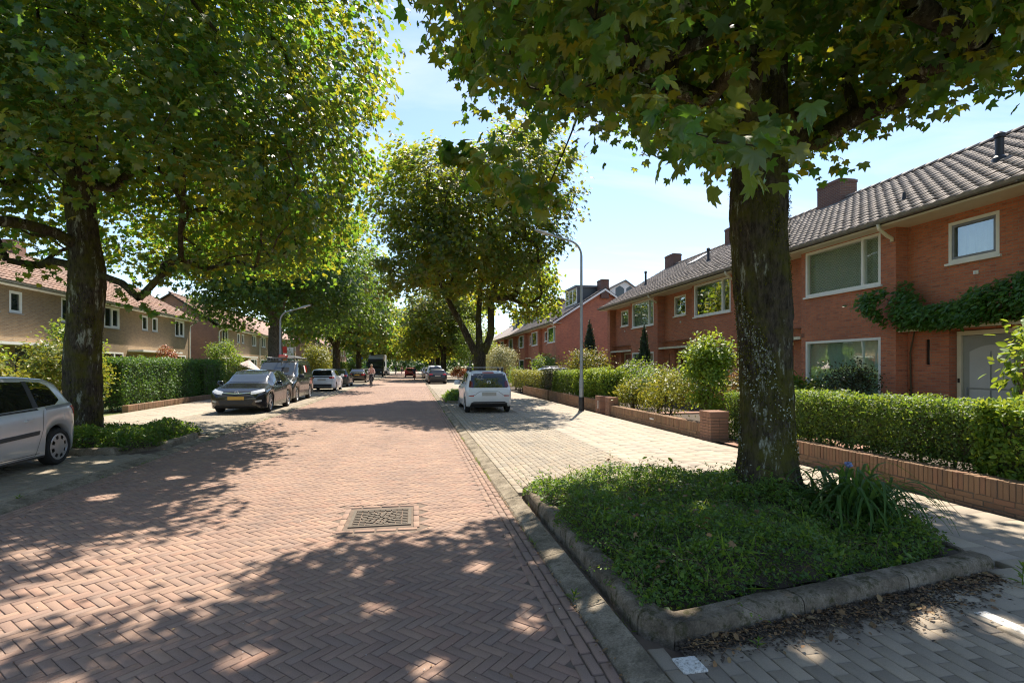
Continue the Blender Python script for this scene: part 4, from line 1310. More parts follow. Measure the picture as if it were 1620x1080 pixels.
def make_tree(name, label, group, trunk_pts, clusters, fork_z, r_top, per, sig, size, tpl, lmat, bmat, center, seed, leaf_parts=0, tr_n=40, minr=0.0, extra=None, step=0.05, bn=6, tpl_parts=None):
    root = empty(name, (trunk_pts[0][0], trunk_pts[0][1], 0), 0, label, 'tree', group)
    obj('trunk', trunk_mesh('trunk', trunk_pts, tr_n, step, bmat, seed=seed), root)
    allc = clusters if extra is None else np.vstack([clusters, extra[0]])
    pos, par, rad, nT = skeleton(trunk_pts, allc, fork_z, r_top, seed)
    o = obj('branches', branch_mesh('branches', pos, par, rad, nT, bmat, minr, bn), root)
    o['kind'] = 'stuff'
    P, Nn, D, S = crown_leaves(seed + 1, clusters, per, sig, size, center)
    if extra is not None:
        P2, N2, D2, S2 = crown_leaves(seed + 2, np.array(extra[0]), np.array(extra[1]), extra[2], size * extra[3], center, 0.9)
        P, Nn, D, S = np.vstack([P, P2]), np.vstack([Nn, N2]), np.vstack([D, D2]), np.concatenate([S, S2])
    keep = np.ones(len(P), bool)
    # leaves cut away along the sun's rays to drop sun flecks on chosen spots
    sd = np.array(sdir)
    gap = np.zeros(len(P), bool)
    for (gx, gy, gr) in SUN_FLECKS:
        gr = gr * 0.82
        v = P - np.array([gx, gy, 0.05])
        t_ = v @ sd
        gap |= (np.linalg.norm(v - t_[:, None] * sd, axis=1) < gr)
    # no stray leaf hanging free in the open air below the near sprays
    w_ = P[:, 0] * math.sin(YAW) + P[:, 1] * math.cos(YAW)
    gap |= (w_ > 0.3) & (w_ < 4.6) & (P[:, 2] < 1.65 + 0.36 * w_) & (P[:, 0] < 0.42 * w_)
    P, Nn, D, S, keep = P[~gap], Nn[~gap], D[~gap], S[~gap], keep[~gap]
    if leaf_parts:
        # leaves that show largest in the photograph become parts of their own
        cs, sn = math.cos(YAW), math.sin(YAW)
        w = P[:, 0] * sn + P[:, 1] * cs
        u = P[:, 0] * cs - P[:, 1] * sn
        vis = (w > 0.6) & (np.abs(u / np.maximum(w, 0.1)) < 0.95) & ((P[:, 2] - 1.65) / np.maximum(w, 0.1) < 0.69)
        score = np.where(vis, S / np.maximum(w, 0.3), 0)
        sel = np.argsort(-score)[:leaf_parts]
        keep[sel] = False
        tp = tpl_parts or tpl
        me = np_mesh('leaf', tp[0], tp[1], lmat, smooth=True)
        for i in sel:
            o = bpy.data.objects.new('leaf', me)
            COL.objects.link(o)
            o.parent = root
            o.matrix_parent_inverse = Matrix.Translation((-root.location[0], -root.location[1], 0))
            o.matrix_basis = leaf_matrix(P[i], Nn[i], D[i], S[i])
    w = P[:, 0] * math.sin(YAW) + P[:, 1] * math.cos(YAW)
    seen = (w > 0.4) & ((P[:, 2] - 1.65) / np.maximum(w, 0.1) < 0.85)
    for nm, msk, tp, k in (('crown', keep & seen, tpl, 1.0), ('upper_crown', keep & ~seen, LEAF_DIA, 1.7)):
        V, F = scatter(tp, P[msk], Nn[msk], D[msk], S[msk] * k)
        o = obj(nm, np_mesh(nm, V, F, lmat, smooth=True), root)
        o['kind'] = 'stuff'
    return root

# near right tree
cR = (3.55, 5.0, 7.0)
tpR = [(3.93, 5.27, -0.1, 0.56), (3.92, 5.27, 0.1, 0.46), (3.91, 5.27, 0.3, 0.36), (3.905, 5.27, 0.55, 0.30), (3.90, 5.27, 1.0, 0.275), (3.87, 5.27, 2.0, 0.27), (3.80, 5.25, 2.9, 0.285), (3.74, 5.2, 3.5, 0.30), (3.84, 5.3, 4.2, 0.25), (4.0, 5.4, 5.3, 0.19), (4.1, 5.5, 7.0, 0.12), (4.1, 5.5, 8.6, 0.05)]
clR = crown_clusters(11, cR, (4.8, 5.0, 4.4, 3.7), 1080, 0.45, bot=-0.95, amp=0.2)
clR = clR[clR[:, 2] > 3.5 + 0.08 * np.hypot(clR[:, 0] - 3.8, clR[:, 1] - 5.2)]
clR = clR[(clR[:, 0] > 0.25 - 0.9 * np.clip((clR[:, 2] - 5.6) / 1.2, 0, 1)) | (clR[:, 2] > 6.8)]
_w = clR[:, 0] * math.sin(YAW) + clR[:, 1] * math.cos(YAW)
_px = 810 + 830 * (clR[:, 0] * math.cos(YAW) - clR[:, 1] * math.sin(YAW)) / np.maximum(_w, 0.1)
_py = 580 - 830 * (clR[:, 2] - 1.65) / np.maximum(_w, 0.1)
clR = clR[~((_px > 1120) & (_px < 1300) & (_py > -60) & (_py < 190) & (_w < 4.4))]   # open space round the fork
clR = clR[~((np.hypot(clR[:, 0], clR[:, 1]) < 2.6) & (clR[:, 2] < 4.4))]
exR = (np.array([(1.42, 2.5, 2.86), (1.72, 2.65, 2.9), (2.05, 2.8, 2.96), (1.85, 3.3, 3.2), (1.6, 3.1, 3.2), (2.4, 3.2, 3.25), (2.1, 3.6, 3.35), (0.8, 4.9, 3.6), (1.2, 5.4, 3.55), (1.5, 6.0, 3.65), (1.1, 6.0, 3.8), (2.7, 3.9, 3.5), (0.5, 5.6, 3.95), (0.9, 6.6, 4.0), (2.78, 3.86, 4.2), (2.95, 3.9, 4.5), (2.6, 3.95, 4.45)]),
       np.array([12, 14, 12, 14, 18, 20, 24, 34, 40, 40, 40, 34, 40, 40, 34, 34, 34]), (0.17, 0.17, 0.13), 1.2)
treeR = make_tree('maple_tree', 'near right maple with a thick mossy trunk rising from the kerbed planting bed', 'street maples', tpR, clR, 3.2, 0.18, 76, (0.30, 0.30, 0.21), 0.092, LEAF_MID, 'maple', 'bark', cR, 21, 300, 110, 0.0, exR, 0.022, 8, LEAF_HI)
TREE_R = treeR

# moss tufts and lichen on the near trunk
def moss(tree, pts, n, seed, zmax, mat='moss', size=0.02, part='moss', pw=1.0):
    r_ = np.random.default_rng(seed)
    A = np.array(pts)
    z = r_.uniform(0.1, zmax, n) ; a = r_.uniform(0, 6.283, n)
    keep = (np.sin(z * 2.1 + np.cos(a) * 2.0 + seed) + np.sin(a * 2 + z * 3.7) + 0.9 * np.sin(z * 7 + a * 5) + r_.normal(0, 0.6, n)) > pw
    z, a = z[keep], a[keep]
    rr = np.interp(z, A[:, 2], A[:, 3]) * r_.uniform(0.97, 1.06, len(z)) + 0.004
    P = np.stack([np.interp(z, A[:, 2], A[:, 0]) + np.cos(a) * rr, np.interp(z, A[:, 2], A[:, 1]) + np.sin(a) * rr, z], 1)
    out = np.stack([np.cos(a), np.sin(a), np.full(len(a), 0.2)], 1)
    V, F = scatter(LEAF_DIA, P, out + r_.normal(0, 0.5, P.shape), np.array([0, 0, -1.0]) + r_.normal(0, 0.6, P.shape), size * r_.uniform(0.5, 1.4, len(P)))
    o = obj(part, np_mesh(part, V, F, mat), tree); o['kind'] = 'stuff'

# near left tree
cL = (-6.35, 11.8, 7.7)
tpL = [(-6.85, 12.5, -0.1, 0.46), (-6.85, 12.5, 0.2, 0.36), (-6.85, 12.5, 0.8, 0.32), (-6.85, 12.5, 1.8, 0.30), (-6.8, 12.5, 2.8, 0.295), (-6.75, 12.5, 3.6, 0.32), (-6.8, 12.5, 4.1, 0.27), (-6.9, 12.5, 5.2, 0.26), (-6.9, 12.4, 7.0, 0.19), (-6.8, 12.3, 9.0, 0.09), (-6.7, 12.2, 11, 0.04)]
clL = crown_clusters(32, cL, (5.4, 5.7, 4.8, 3.9), 1250, 0.52, bot=-0.85, amp=0.3)
clL = clL[clL[:, 2] > 4.25 + 0.06 * np.hypot(clL[:, 0] + 6.8, clL[:, 1] - 12.5)]
clL = clL[clL[:, 0] < -1.5 + 0.7 * np.clip((clL[:, 2] - 6.2) / 1.0, 0, 1)]
clL = clL[~((np.hypot(clL[:, 0] + 6.8, clL[:, 1] - 11.6) < 1.7) & (clL[:, 2] < 6.6))]
clL = clL[(np.sin(clL[:, 0] * 2.1 + 1) + np.sin(clL[:, 1] * 1.9) + np.sin(clL[:, 2] * 2.4 + clL[:, 0])) > -1.25]
exL = (np.array([(-5.55, 12.0, 3.05), (-5.2, 12.2, 3.6), (-5.0, 12.6, 4.0), (-8.4, 11.2, 3.7), (-9.1, 11.2, 3.75), (-8.8, 10.4, 4.0), (-2.9, 11.5, 3.9), (-3.4, 12.3, 3.8), (-2.4, 10.8, 4.4), (-4.2, 12.6, 3.9), (-3.0, 12.8, 4.2), (-5.2, 9.2, 4.4), (-9.6, 11.6, 3.9), (-10.2, 12.1, 4.1), (-9.1, 12.8, 3.8), (-10.1, 10.6, 4.2), (-8.2, 13.4, 3.9), (-5.6, 13.3, 4.0), (-4.7, 13.2, 3.9), (-7.6, 11.0, 4.3), (-9.4, 9.9, 4.5)]),
       np.array([60, 60, 50, 60, 60, 50, 60, 60, 50, 60, 40, 40, 70, 70, 70, 70, 60, 70, 70, 50, 60]), (0.30, 0.30, 0.22), 1.0)
treeL = make_tree('maple_tree', 'near left maple with a forked dark trunk behind the silver car', 'street maples', tpL, clL, 3.6, 0.20, 84, (0.34, 0.34, 0.24), 0.096, LEAF_MID, 'maple', 'bark', cL, 41, 300, 72, 0.0, exL, 0.04, 7)
moss(treeR, tpR, 26000, 301, 4.8, pw=0.55, size=0.023)
moss(treeR, tpR, 9000, 302, 2.4, 'lichen', 0.022, 'lichen', 1.45)
moss(treeL, tpL, 9000, 303, 4.6, pw=0.5, size=0.028)

# second tree on the right, forking low into three stems
def fork_tree(name, label, base, stems, c, rad, ncl, per, sig, size, tpl, lmat, bmat, seed, mind, bot, fz, rt, n=20, low=0.0):
    cl = crown_clusters(seed, c, rad, ncl, mind, bot=bot)
    cl = cl[cl[:, 2] > low]
    root = empty(name, (base[0][0], base[0][1], 0), 0, label, 'tree', 'street maples')
    obj('trunk', trunk_mesh('trunk', base, n, 0.12, bmat, seed=seed), root)
    pos = []; par = []; rad0 = []
    for s in stems:
        o = obj('stem', trunk_mesh('stem', s, 14, 0.15, bmat, 0.012, seed), root)
    trunk = base + stems[0]
    poss, parr = [np.array(p[:3], float) for p in base], [-1] + list(range(len(base) - 1))
    for s in stems:
        prev = len(base) - 1
        for p in s[1:]:
            poss.append(np.array(p[:3], float)); parr.append(prev); prev = len(poss) - 1
    pos, par, rad_, nT = skeleton([tuple(p) for p in poss], cl, fz, rt, seed, 0.8)
    o = obj('branches', branch_mesh('branches', pos, par, rad_, nT, bmat, 0.012, 5), root); o['kind'] = 'stuff'
    P, Nn, D, S = crown_leaves(seed + 1, cl, per, sig, size, c)
    V, F = scatter(tpl, P, Nn, D, S)
    o = obj('crown', np_mesh('crown', V, F, lmat, smooth=True), root); o['kind'] = 'stuff'
    return root
fork_tree('maple_tree', 'bronze leaved maple with three stems standing beyond the white hatchback',
          [(3.15, 25.5, -0.1, 0.42), (3.15, 25.5, 0.3, 0.34), (3.15, 25.5, 1.4, 0.30), (3.14, 25.5, 2.3, 0.30), (3.16, 25.5, 2.9, 0.14)],
          [[(3.0, 25.5, 2.2, 0.2), (2.3, 25.4, 3.6, 0.17), (1.4, 25.2, 5.2, 0.13), (1.0, 25.0, 7.5, 0.1)], [(3.15, 25.5, 2.3, 0.17), (3.1, 25.6, 4.0, 0.14), (3.3, 25.7, 6.5, 0.1), (3.2, 25.7, 9.5, 0.06)], [(3.3, 25.5, 2.2, 0.21), (3.72, 25.6, 3.2, 0.18), (3.75, 25.7, 5.0, 0.15), (4.6, 25.8, 7.2, 0.1)]],
          (2.1, 25.3, 7.7), (4.3, 4.2, 4.1, 3.7), 480, 84, (0.36, 0.36, 0.26), 0.135, LEAF_LO, 'maple_red', 'bark', 61, 0.66, -0.75, 3.4, 0.22, low=4.1)
fork_tree('lime_tree', 'light green tree with a pale grey trunk behind the black van',
          [(-8.85, 36.3, -0.1, 0.56), (-8.85, 36.3, 0.4, 0.47), (-8.85, 36.3, 2.2, 0.42), (-8.85, 36.3, 4.2, 0.40)],
          [[(-8.85, 36.3, 4.1, 0.28), (-9.4, 36.3, 6.0, 0.2), (-10.2, 36.3, 9, 0.1)], [(-8.85, 36.3, 4.2, 0.26), (-8.3, 36.4, 6.4, 0.19), (-7.6, 36.4, 9.5, 0.09)]],
          (-8.4, 36.2, 7.7), (5.0, 5.0, 4.3, 3.8), 520, 64, (0.52, 0.52, 0.32), 0.16, LEAF_LO, 'green_tree', 'bark2', 71, 0.6, -0.75, 4.1, 0.26, low=4.3)

def copy_tree_thing(root, loc, rz, sc, label):
    r = root.copy(); COL.objects.link(r)
    r.location = loc; r.rotation_euler = (0, 0, rz); r.scale = (sc, sc, sc)
    r['label'] = label
    for chd in list(root.children):
        c = chd.copy(); COL.objects.link(c); c.parent = r
        c.matrix_parent_inverse = chd.matrix_parent_inverse.copy()
    return r
far_a = fork_tree('maple_tree', 'dark maple standing between the dark hatchbacks on the left kerb', [(-7.3, 52.5, -0.1, 0.45), (-7.3, 52.5, 0.4, 0.38), (-7.3, 52.5, 3.4, 0.34)],
          [[(-7.3, 52.5, 3.3, 0.24), (-8.2, 52.5, 5.0, 0.17), (-9.2, 52.5, 7.5, 0.1)], [(-7.3, 52.5, 3.4, 0.24), (-6.9, 52.5, 6, 0.17), (-6.6, 52.5, 9, 0.08)]],
          (-7.1, 52.5, 7.3), (5.0, 5.0, 4.6, 4.0), 330, 46, (0.6, 0.6, 0.4), 0.24, LEAF_LO, 'maple', 'bark', 81, 0.8, -0.8, 3.6, 0.24, n=14, low=3.6)
far_b = fork_tree('maple_tree', 'bronze maple on the right kerb beyond the silver car', [(3.6, 66.0, -0.1, 0.45), (3.6, 66.0, 0.4, 0.36), (3.6, 66.0, 3.4, 0.32)],
          [[(3.6, 66.0, 3.3, 0.24), (2.6, 66.0, 5.0, 0.17), (1.9, 66.0, 7.5, 0.1)], [(3.6, 66.0, 3.4, 0.24), (4.3, 66.0, 6, 0.17), (4.6, 66.0, 9, 0.08)]],
          (3.4, 66.0, 7.0), (5.0, 5.0, 4.4, 4.2), 330, 46, (0.6, 0.6, 0.4), 0.26, LEAF_LO, 'maple_red', 'bark', 91, 0.8, -0.8, 3.4, 0.24, n=14, low=3.2)
for k, (src, x, y, rz, sc, lab) in enumerate((
        (far_a, -7.2, 72, 1.3, 0.98, 'dark maple on the left kerb beside the grey parked car'),
        (far_a, -6.9, 91, 2.9, 1.0, 'dark maple on the left kerb just before the parked truck'),
        (far_b, -7.0, 112, 4.1, 1.05, 'bronze maple on the left kerb beyond the parked truck'),
        (far_a, -7.2, 134, 0.6, 1.05, 'farthest dark maple on the left kerb'),
        (far_b, 3.7, 84, 2.2, 0.98, 'bronze maple on the right kerb, second beyond the silver car'),
        (far_a, 3.6, 104, 3.4, 1.0, 'dark maple on the right kerb near the end of the street'),
        (far_b, 3.8, 126, 5.2, 1.05, 'farthest bronze maple on the right kerb'))):
    copy_tree_thing(src, (x, y, 0), rz, sc, lab)
gt = fork_tree('garden_tree', 'small bright green garden tree in front of the far red terrace', [(6.6, 58, -0.1, 0.14), (6.6, 58, 0.4, 0.11), (6.6, 58, 1.8, 0.1)],
          [[(6.6, 58, 1.7, 0.08), (6.2, 58, 3.2, 0.05)], [(6.6, 58, 1.8, 0.08), (7.0, 58, 3.5, 0.05)]],
          (6.6, 58, 3.9), (2.2, 2.2, 2.7, 2.3), 150, 40, (0.3, 0.3, 0.22), 0.17, LEAF_OVAL, 'lime_leaf', 'bark2', 95, 0.45, -0.9, 1.5, 0.08, n=10, low=1.4)
del gt['group']
# closing belt of far trees, a mass at the end of the street
rr = np.random.default_rng(5)
cl = np.stack([rr.uniform(-70, 70, 700), rr.uniform(190, 225, 700), rr.uniform(0.5, 12, 700)], 1)
cl[:, 2] *= 0.55 + 0.45 * np.abs(np.sin(cl[:, 0] * 0.13 + 1.1 * np.sin(cl[:, 0] * 0.05)))
P, Nn, D, S = crown_leaves(6, cl, 34, (1.6, 1.3, 1.1), 0.9, (0, 230, 3))
V, F = scatter(LEAF_LO, P, Nn, D, S)
tag(obj('far_wood', np_mesh('far_wood', V, F, 'green_tree')), 'mass of far green trees closing the end of the street', 'trees', kind='stuff')

# ------------------------------------------------------------------ hedges, shrubs, plants
def hedge(label, x0, x1, y0, y1, z0, z1, n, size, mat, seed, tpl=LEAF_DIA, wob=0.06, group='garden hedges', core=True, name='hedge', dens=None, legs=True):
    r_ = np.random.default_rng(seed)
    root = empty(name, ((x0 + x1) / 2, (y0 + y1) / 2, 0), 0, label, 'hedge', group)
    lx, ly, lz = x1 - x0, y1 - y0, z1 - z0
    ar = np.array([ly * lz, ly * lz, lx * lz, lx * lz, lx * ly])
    f = r_.choice(5, n, p=ar / ar.sum())
    u, v = r_.uniform(0, 1, n), r_.uniform(0, 1, n)
    P = np.empty((n, 3)); Nn = np.zeros((n, 3))
    for k in range(5):
        s = f == k
        if k < 2:
            P[s] = np.stack([np.full(s.sum(), (x0, x1)[k]), y0 + u[s] * ly, z0 + v[s] * lz], 1); Nn[s, 0] = (-1, 1)[k]
        elif k < 4:
            P[s] = np.stack([x0 + u[s] * lx, np.full(s.sum(), (y0, y1)[k - 2]), z0 + v[s] * lz], 1); Nn[s, 1] = (-1, 1)[k - 2]
        else:
            P[s] = np.stack([x0 + u[s] * lx, y0 + v[s] * ly, np.full(s.sum(), z1)], 1); Nn[s, 2] = 1
    bul = wob * (np.sin(P[:, 1] * 3.1 + seed) + np.sin(P[:, 2] * 5.3 + P[:, 0] * 4 + seed * 2) + 0.8 * np.sin(P[:, 1] * 8.7 + P[:, 2] * 6)) / 2
    P += Nn * (bul[:, None] + np.abs(r_.normal(0, size * 0.9, (n, 1))) * r_.choice([-1.8, 0.5], (n, 1), p=[0.72, 0.28]))
    P[:, 2] = np.maximum(P[:, 2], 0.03)
    N2 = Nn * 0.7 + r_.normal(0, 0.55, (n, 3)) + np.array([0, 0, 0.35])
    D = r_.normal(0, 0.6, (n, 3)) + Nn * 0.6 + np.array([0, 0, 0.3])
    V, F = scatter(tpl, P, N2, D, size * r_.uniform(0.6, 1.3, n))
    o = obj('foliage', np_mesh('foliage', V, F, mat), root); o['kind'] = 'stuff'
    m = MB()
    for y in np.arange(y0 + 0.2, y1 - 0.1, 0.45):
        for q in range(2):
            x = (x0 + x1) / 2 + r_.normal(0, lx * 0.12)
            m.tube([(x, y, 0), (x + r_.normal(0, 0.05), y + r_.normal(0, 0.1), z0 + 0.2), (x + r_.normal(0, 0.1), y + r_.normal(0, 0.2), z1 - 0.2)], [0.02, 0.015, 0.008], 5, cap=False)
    o = m.build('stems', 'twig', root); o['kind'] = 'stuff'
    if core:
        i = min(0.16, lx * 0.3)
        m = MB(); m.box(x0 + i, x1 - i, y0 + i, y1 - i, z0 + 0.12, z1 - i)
        m.build('opaque_core', 'dark_shrub', root)  # solid dark core standing for the inner twigs, added to block light
    return root

def bush(name, label, c, rad, n, size, mat, seed, tpl=LEAF_OVAL, clumps=40, cat='shrub', sig=0.16, up=0.35, core=0.55, mat2=None, frac2=0.1, stems=6, group=None):
    r_ = np.random.default_rng(seed)
    root = empty(name, (c[0], c[1], 0), 0, label, cat, group)
    d = unit(r_.normal(0, 1, (clumps, 3)))
    d[:, 2] = np.abs(d[:, 2]) * np.where(r_.uniform(0, 1, clumps) < 0.75, 1, -0.8)
    cc = np.array(c) + d * np.array(rad) * (r_.uniform(0.3, 1, (clumps, 1)) ** 0.5) * r_.uniform(0.8, 1.15, (clumps, 1))
    idx = r_.integers(0, clumps, n)
    P = cc[idx] + r_.normal(0, 1, (n, 3)) * sig * np.array([1, 1, 0.85])
    P[:, 2] = np.maximum(P[:, 2], 0.05)
    out = unit(P - np.array(c))
    Nn = out * 0.6 + r_.normal(0, 0.5, (n, 3)) + np.array([0, 0, up])
    D = out + r_.normal(0, 0.5, (n, 3)) + np.array([0, 0, 0.15])
    S = size * r_.uniform(0.6, 1.25, n)
    sel = (r_.uniform(0, 1, n) < frac2) & (np.linalg.norm((P - np.array(c)) / np.array(rad), axis=1) > 0.75) if mat2 else np.zeros(n, bool)
    V, F = scatter(tpl, P[~sel], Nn[~sel], D[~sel], S[~sel])
    o = obj('foliage', np_mesh('foliage', V, F, mat), root); o['kind'] = 'stuff'
    if sel.any():
        V, F = scatter(tpl, P[sel], Nn[sel], D[sel], S[sel] * 0.8)
        o = obj('blossom' if 'flower' in mat2 else 'young_leaves', np_mesh('blossom', V, F, mat2), root); o['kind'] = 'stuff'
    m = MB()
    for k in range(stems):
        e = cc[r_.integers(0, clumps)]
        b = np.array([c[0] + r_.normal(0, 0.06), c[1] + r_.normal(0, 0.06), 0])
        mid = b * 0.5 + e * 0.5 + np.array([0, 0, 0.15])
        m.tube([b, mid, e], [0.018, 0.013, 0.005], 5, cap=False)
    o = m.build('stems', 'twig', root, smooth=True); o['kind'] = 'stuff'
    return root

# right gardens
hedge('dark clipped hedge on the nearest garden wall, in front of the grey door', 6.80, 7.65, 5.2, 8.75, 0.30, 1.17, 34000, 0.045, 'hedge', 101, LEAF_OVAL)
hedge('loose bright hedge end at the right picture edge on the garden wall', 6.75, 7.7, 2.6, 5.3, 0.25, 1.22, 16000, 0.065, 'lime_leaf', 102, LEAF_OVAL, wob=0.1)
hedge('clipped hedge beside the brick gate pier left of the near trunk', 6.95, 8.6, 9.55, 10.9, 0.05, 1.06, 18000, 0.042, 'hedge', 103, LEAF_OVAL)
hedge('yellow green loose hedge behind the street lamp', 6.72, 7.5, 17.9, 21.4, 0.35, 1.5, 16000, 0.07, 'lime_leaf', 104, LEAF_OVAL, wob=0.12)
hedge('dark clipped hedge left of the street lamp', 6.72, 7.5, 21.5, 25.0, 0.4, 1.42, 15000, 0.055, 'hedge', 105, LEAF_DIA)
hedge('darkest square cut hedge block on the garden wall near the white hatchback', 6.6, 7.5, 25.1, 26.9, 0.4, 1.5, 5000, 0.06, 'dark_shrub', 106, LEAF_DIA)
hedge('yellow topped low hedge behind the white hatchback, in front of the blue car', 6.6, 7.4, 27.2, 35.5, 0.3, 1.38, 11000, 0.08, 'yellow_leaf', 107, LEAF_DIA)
bush('shrub', 'tall loose light green shrub standing above the garden wall left of the near trunk', (7.45, 12.3, 1.35), (0.55, 0.6, 1.2), 5200, 0.10, 'lime_leaf', 111, clumps=46, sig=0.13, stems=10, core=0)
bush('shrub', 'orange tipped shrub under the ground floor window behind the tall light shrub', (9.2, 13.6, 0.95), (0.8, 1.1, 0.65), 2600, 0.10, 'photinia', 112, mat2='flower_red', frac2=0.12)
bush('shrub', 'mixed green shrub over the middle garden wall', (7.3, 14.3, 0.85), (0.55, 1.3, 0.6), 3600, 0.085, 'yellow_leaf', 113, mat2='flower_white', frac2=0.05)
bush('shrub', 'purple flowering shrub at the far end of the middle garden wall', (8.0, 16.3, 1.0), (0.9, 0.9, 0.6), 3000, 0.075, 'hedge', 114, mat2='flower_white', frac2=0.25)
bush('shrub', 'low lime shrub between the gate piers by the street lamp', (7.25, 16.4, 0.65), (0.5, 0.8, 0.5), 2200, 0.085, 'yellow_leaf', 115)
bush('rhododendron', 'pale leaved rhododendron under the green tinted ground floor window', (10.7, 13.6, 0.75), (0.8, 1.05, 0.55), 2300, 0.16, 'hedge', 116, clumps=40, sig=0.15)
bush('shrub', 'dark round shrub at the house corner beside the porch', (11.0, 11.7, 1.0), (0.6, 0.65, 0.8), 3200, 0.075, 'dark_shrub', 117, mat2='hedge', frac2=0.2)
bush('shrub', 'bright large leaved shrub at the right picture edge before the grey door', (8.55, 5.75, 1.6), (0.4, 0.5, 0.7), 560, 0.14, 'lime_leaf', 118, clumps=44, sig=0.13, stems=14)
bush('shrub', 'dark low shrub in the porch corner beside the front door', (11.75, 10.8, 0.45), (0.25, 0.35, 0.35), 900, 0.09, 'dark_shrub', 119)
bush('photinia', 'red tipped photinia left of the lamp post in front of the terrace end', (9.3, 27.3, 1.55), (1.25, 1.35, 0.95), 3600, 0.13, 'yellow_leaf', 120, mat2='photinia', frac2=0.5, clumps=60, sig=0.2)
bush('shrub', 'lilac flowering shrub in front of the red porch door', (8.6, 19.8, 1.1), (1.0, 1.2, 0.75), 3000, 0.09, 'hedge', 121, mat2='flower_white', frac2=0.18)
bush('shrub', 'cream variegated round shrub beyond the white hatchback', (7.4, 45.0, 1.8), (1.5, 1.6, 1.75), 7500, 0.13, 'pale_leaf', 122, clumps=110, sig=0.24)
bush('shrub', 'dark green shrub against the far red gable corner', (11.0, 43.0, 1.4), (1.4, 1.5, 1.3), 3000, 0.14, 'hedge', 123, clumps=60, sig=0.25)
bush('shrub', 'small round shrub left of the blue car', (7.3, 37.5, 0.85), (0.6, 0.8, 0.75), 1500, 0.10, 'hedge', 124)
bush('hydrangea', 'red flowering hydrangea beyond the mirror of the white hatchback', (5.9, 70.0, 0.8), (1.0, 1.2, 0.7), 1800, 0.17, 'flower_red', 125)
bush('shrub', 'bushy green garden shrub below the small green tree', (6.9, 54.0, 1.1), (0.9, 1.4, 0.9), 2000, 0.16, 'lime_leaf', 126)

def conifer(label, x, y, h, r, n, seed):
    r_ = np.random.default_rng(seed)
    root = empty('conifer', (x, y, 0), 0, label, 'conifer', 'clipped cone conifers')
    z = h * (1 - np.sqrt(r_.uniform(0, 1, n))) + 0.05
    rad = r * np.minimum(1, (1 - z / h) ** 0.8 * 1.05) * (1 - 0.25 * np.exp(-z * 3)) * r_.uniform(0.8, 1.04, n)
    a = r_.uniform(0, 6.283, n)
    P = np.stack([x + np.cos(a) * rad, y + np.sin(a) * rad, z], 1)
    out = np.stack([np.cos(a), np.sin(a), np.full(n, 0.2)], 1)
    V, F = scatter(LEAF_DIA, P, out + r_.normal(0, 0.5, (n, 3)), np.array([0, 0, 1.0]) + out * 0.4 + r_.normal(0, 0.3, (n, 3)), 0.10 * r_.uniform(0.6, 1.3, n))
    o = obj('foliage', np_mesh('foliage', V, F, 'conifer'), root); o['kind'] = 'stuff'
    m = MB(); m.lathe([(r * 0.6, 0.1), (r * 0.75, h * 0.2), (r * 0.5, h * 0.5), (r * 0.18, h * 0.85), (0.01, h * 0.97)], 10, 'z', (x, y, 0)); m.build('opaque_core', 'conifer', root)
    m = MB(); m.tube([(x, y, 0), (x, y, h * 0.5)], [0.06, 0.03], 6); m.build('trunk', 'bark', root)
conifer('tall dark cone conifer against the end wall of the near red terrace', 10.4, 30.2, 4.45, 0.8, 5200, 131)
conifer('slim dark cone conifer in front of the large upper window', 10.5, 22.8, 3.6, 0.5, 3600, 132)

# wisteria on the nearest house
r_ = np.random.default_rng(140)
wr = empty('wisteria', (12, 10.5, 0), 0, 'dark green wisteria trained above the grey front door', 'climber')
n = 7500
yy = r_.uniform(6.5, 11.75, n)
top = np.interp(yy, [6.5, 8.0, 8.9, 9.6, 10.4, 11.0, 11.75], [3.95, 3.7, 3.45, 3.15, 3.1, 3.8, 3.5])
bot = np.interp(yy, [6.5, 8.0, 9.0, 9.8, 10.6, 11.2, 11.75], [2.75, 2.6, 2.58, 2.52, 2.55, 2.6, 3.0])
zz = bot + (top - bot) * r_.beta(1.3, 1.3, n)
clump = np.sin(yy * 5 + zz * 2) + np.sin(zz * 9 - yy * 3)
xx = 12.25 - np.abs(r_.normal(0, 0.16, n)) - 0.12 * (clump > 0.3) - 0.28 * np.exp(-((zz - (top * 0.45 + bot * 0.55)) / 0.5) ** 2)
xx = np.where(yy > 11.25, xx - 0.3, xx)
P = np.stack([xx, yy, zz], 1)
Nn = np.array([-0.6, 0, 0.6]) + r_.normal(0, 0.4, (n, 3))
D = np.array([-0.45, 0.5, -0.55]) + r_.normal(0, 0.45, (n, 3))
V, F = scatter(LEAF_OVAL, P, Nn, D, 0.115 * r_.uniform(0.6, 1.25, n))
o = obj('foliage', np_mesh('foliage', V, F, 'wisteria'), wr); o['kind'] = 'stuff'
m = MB()
m.tube([(12.31, 11.18, 0), (12.32, 11.16, 1.0), (12.31, 11.17, 2.0), (12.2, 10.9, 2.8), (12.15, 9.8, 3.0), (12.15, 8.4, 3.3), (12.15, 7, 3.6)], [0.025, 0.022, 0.02, 0.02, 0.02, 0.018, 0.01], 7)
m.tube([(12.2, 10.9, 2.8), (12.0, 11.1, 3.1), (11.85, 11.6, 3.5)], [0.02, 0.015, 0.01], 6)
m.build('stem', 'twig', wr, smooth=True)

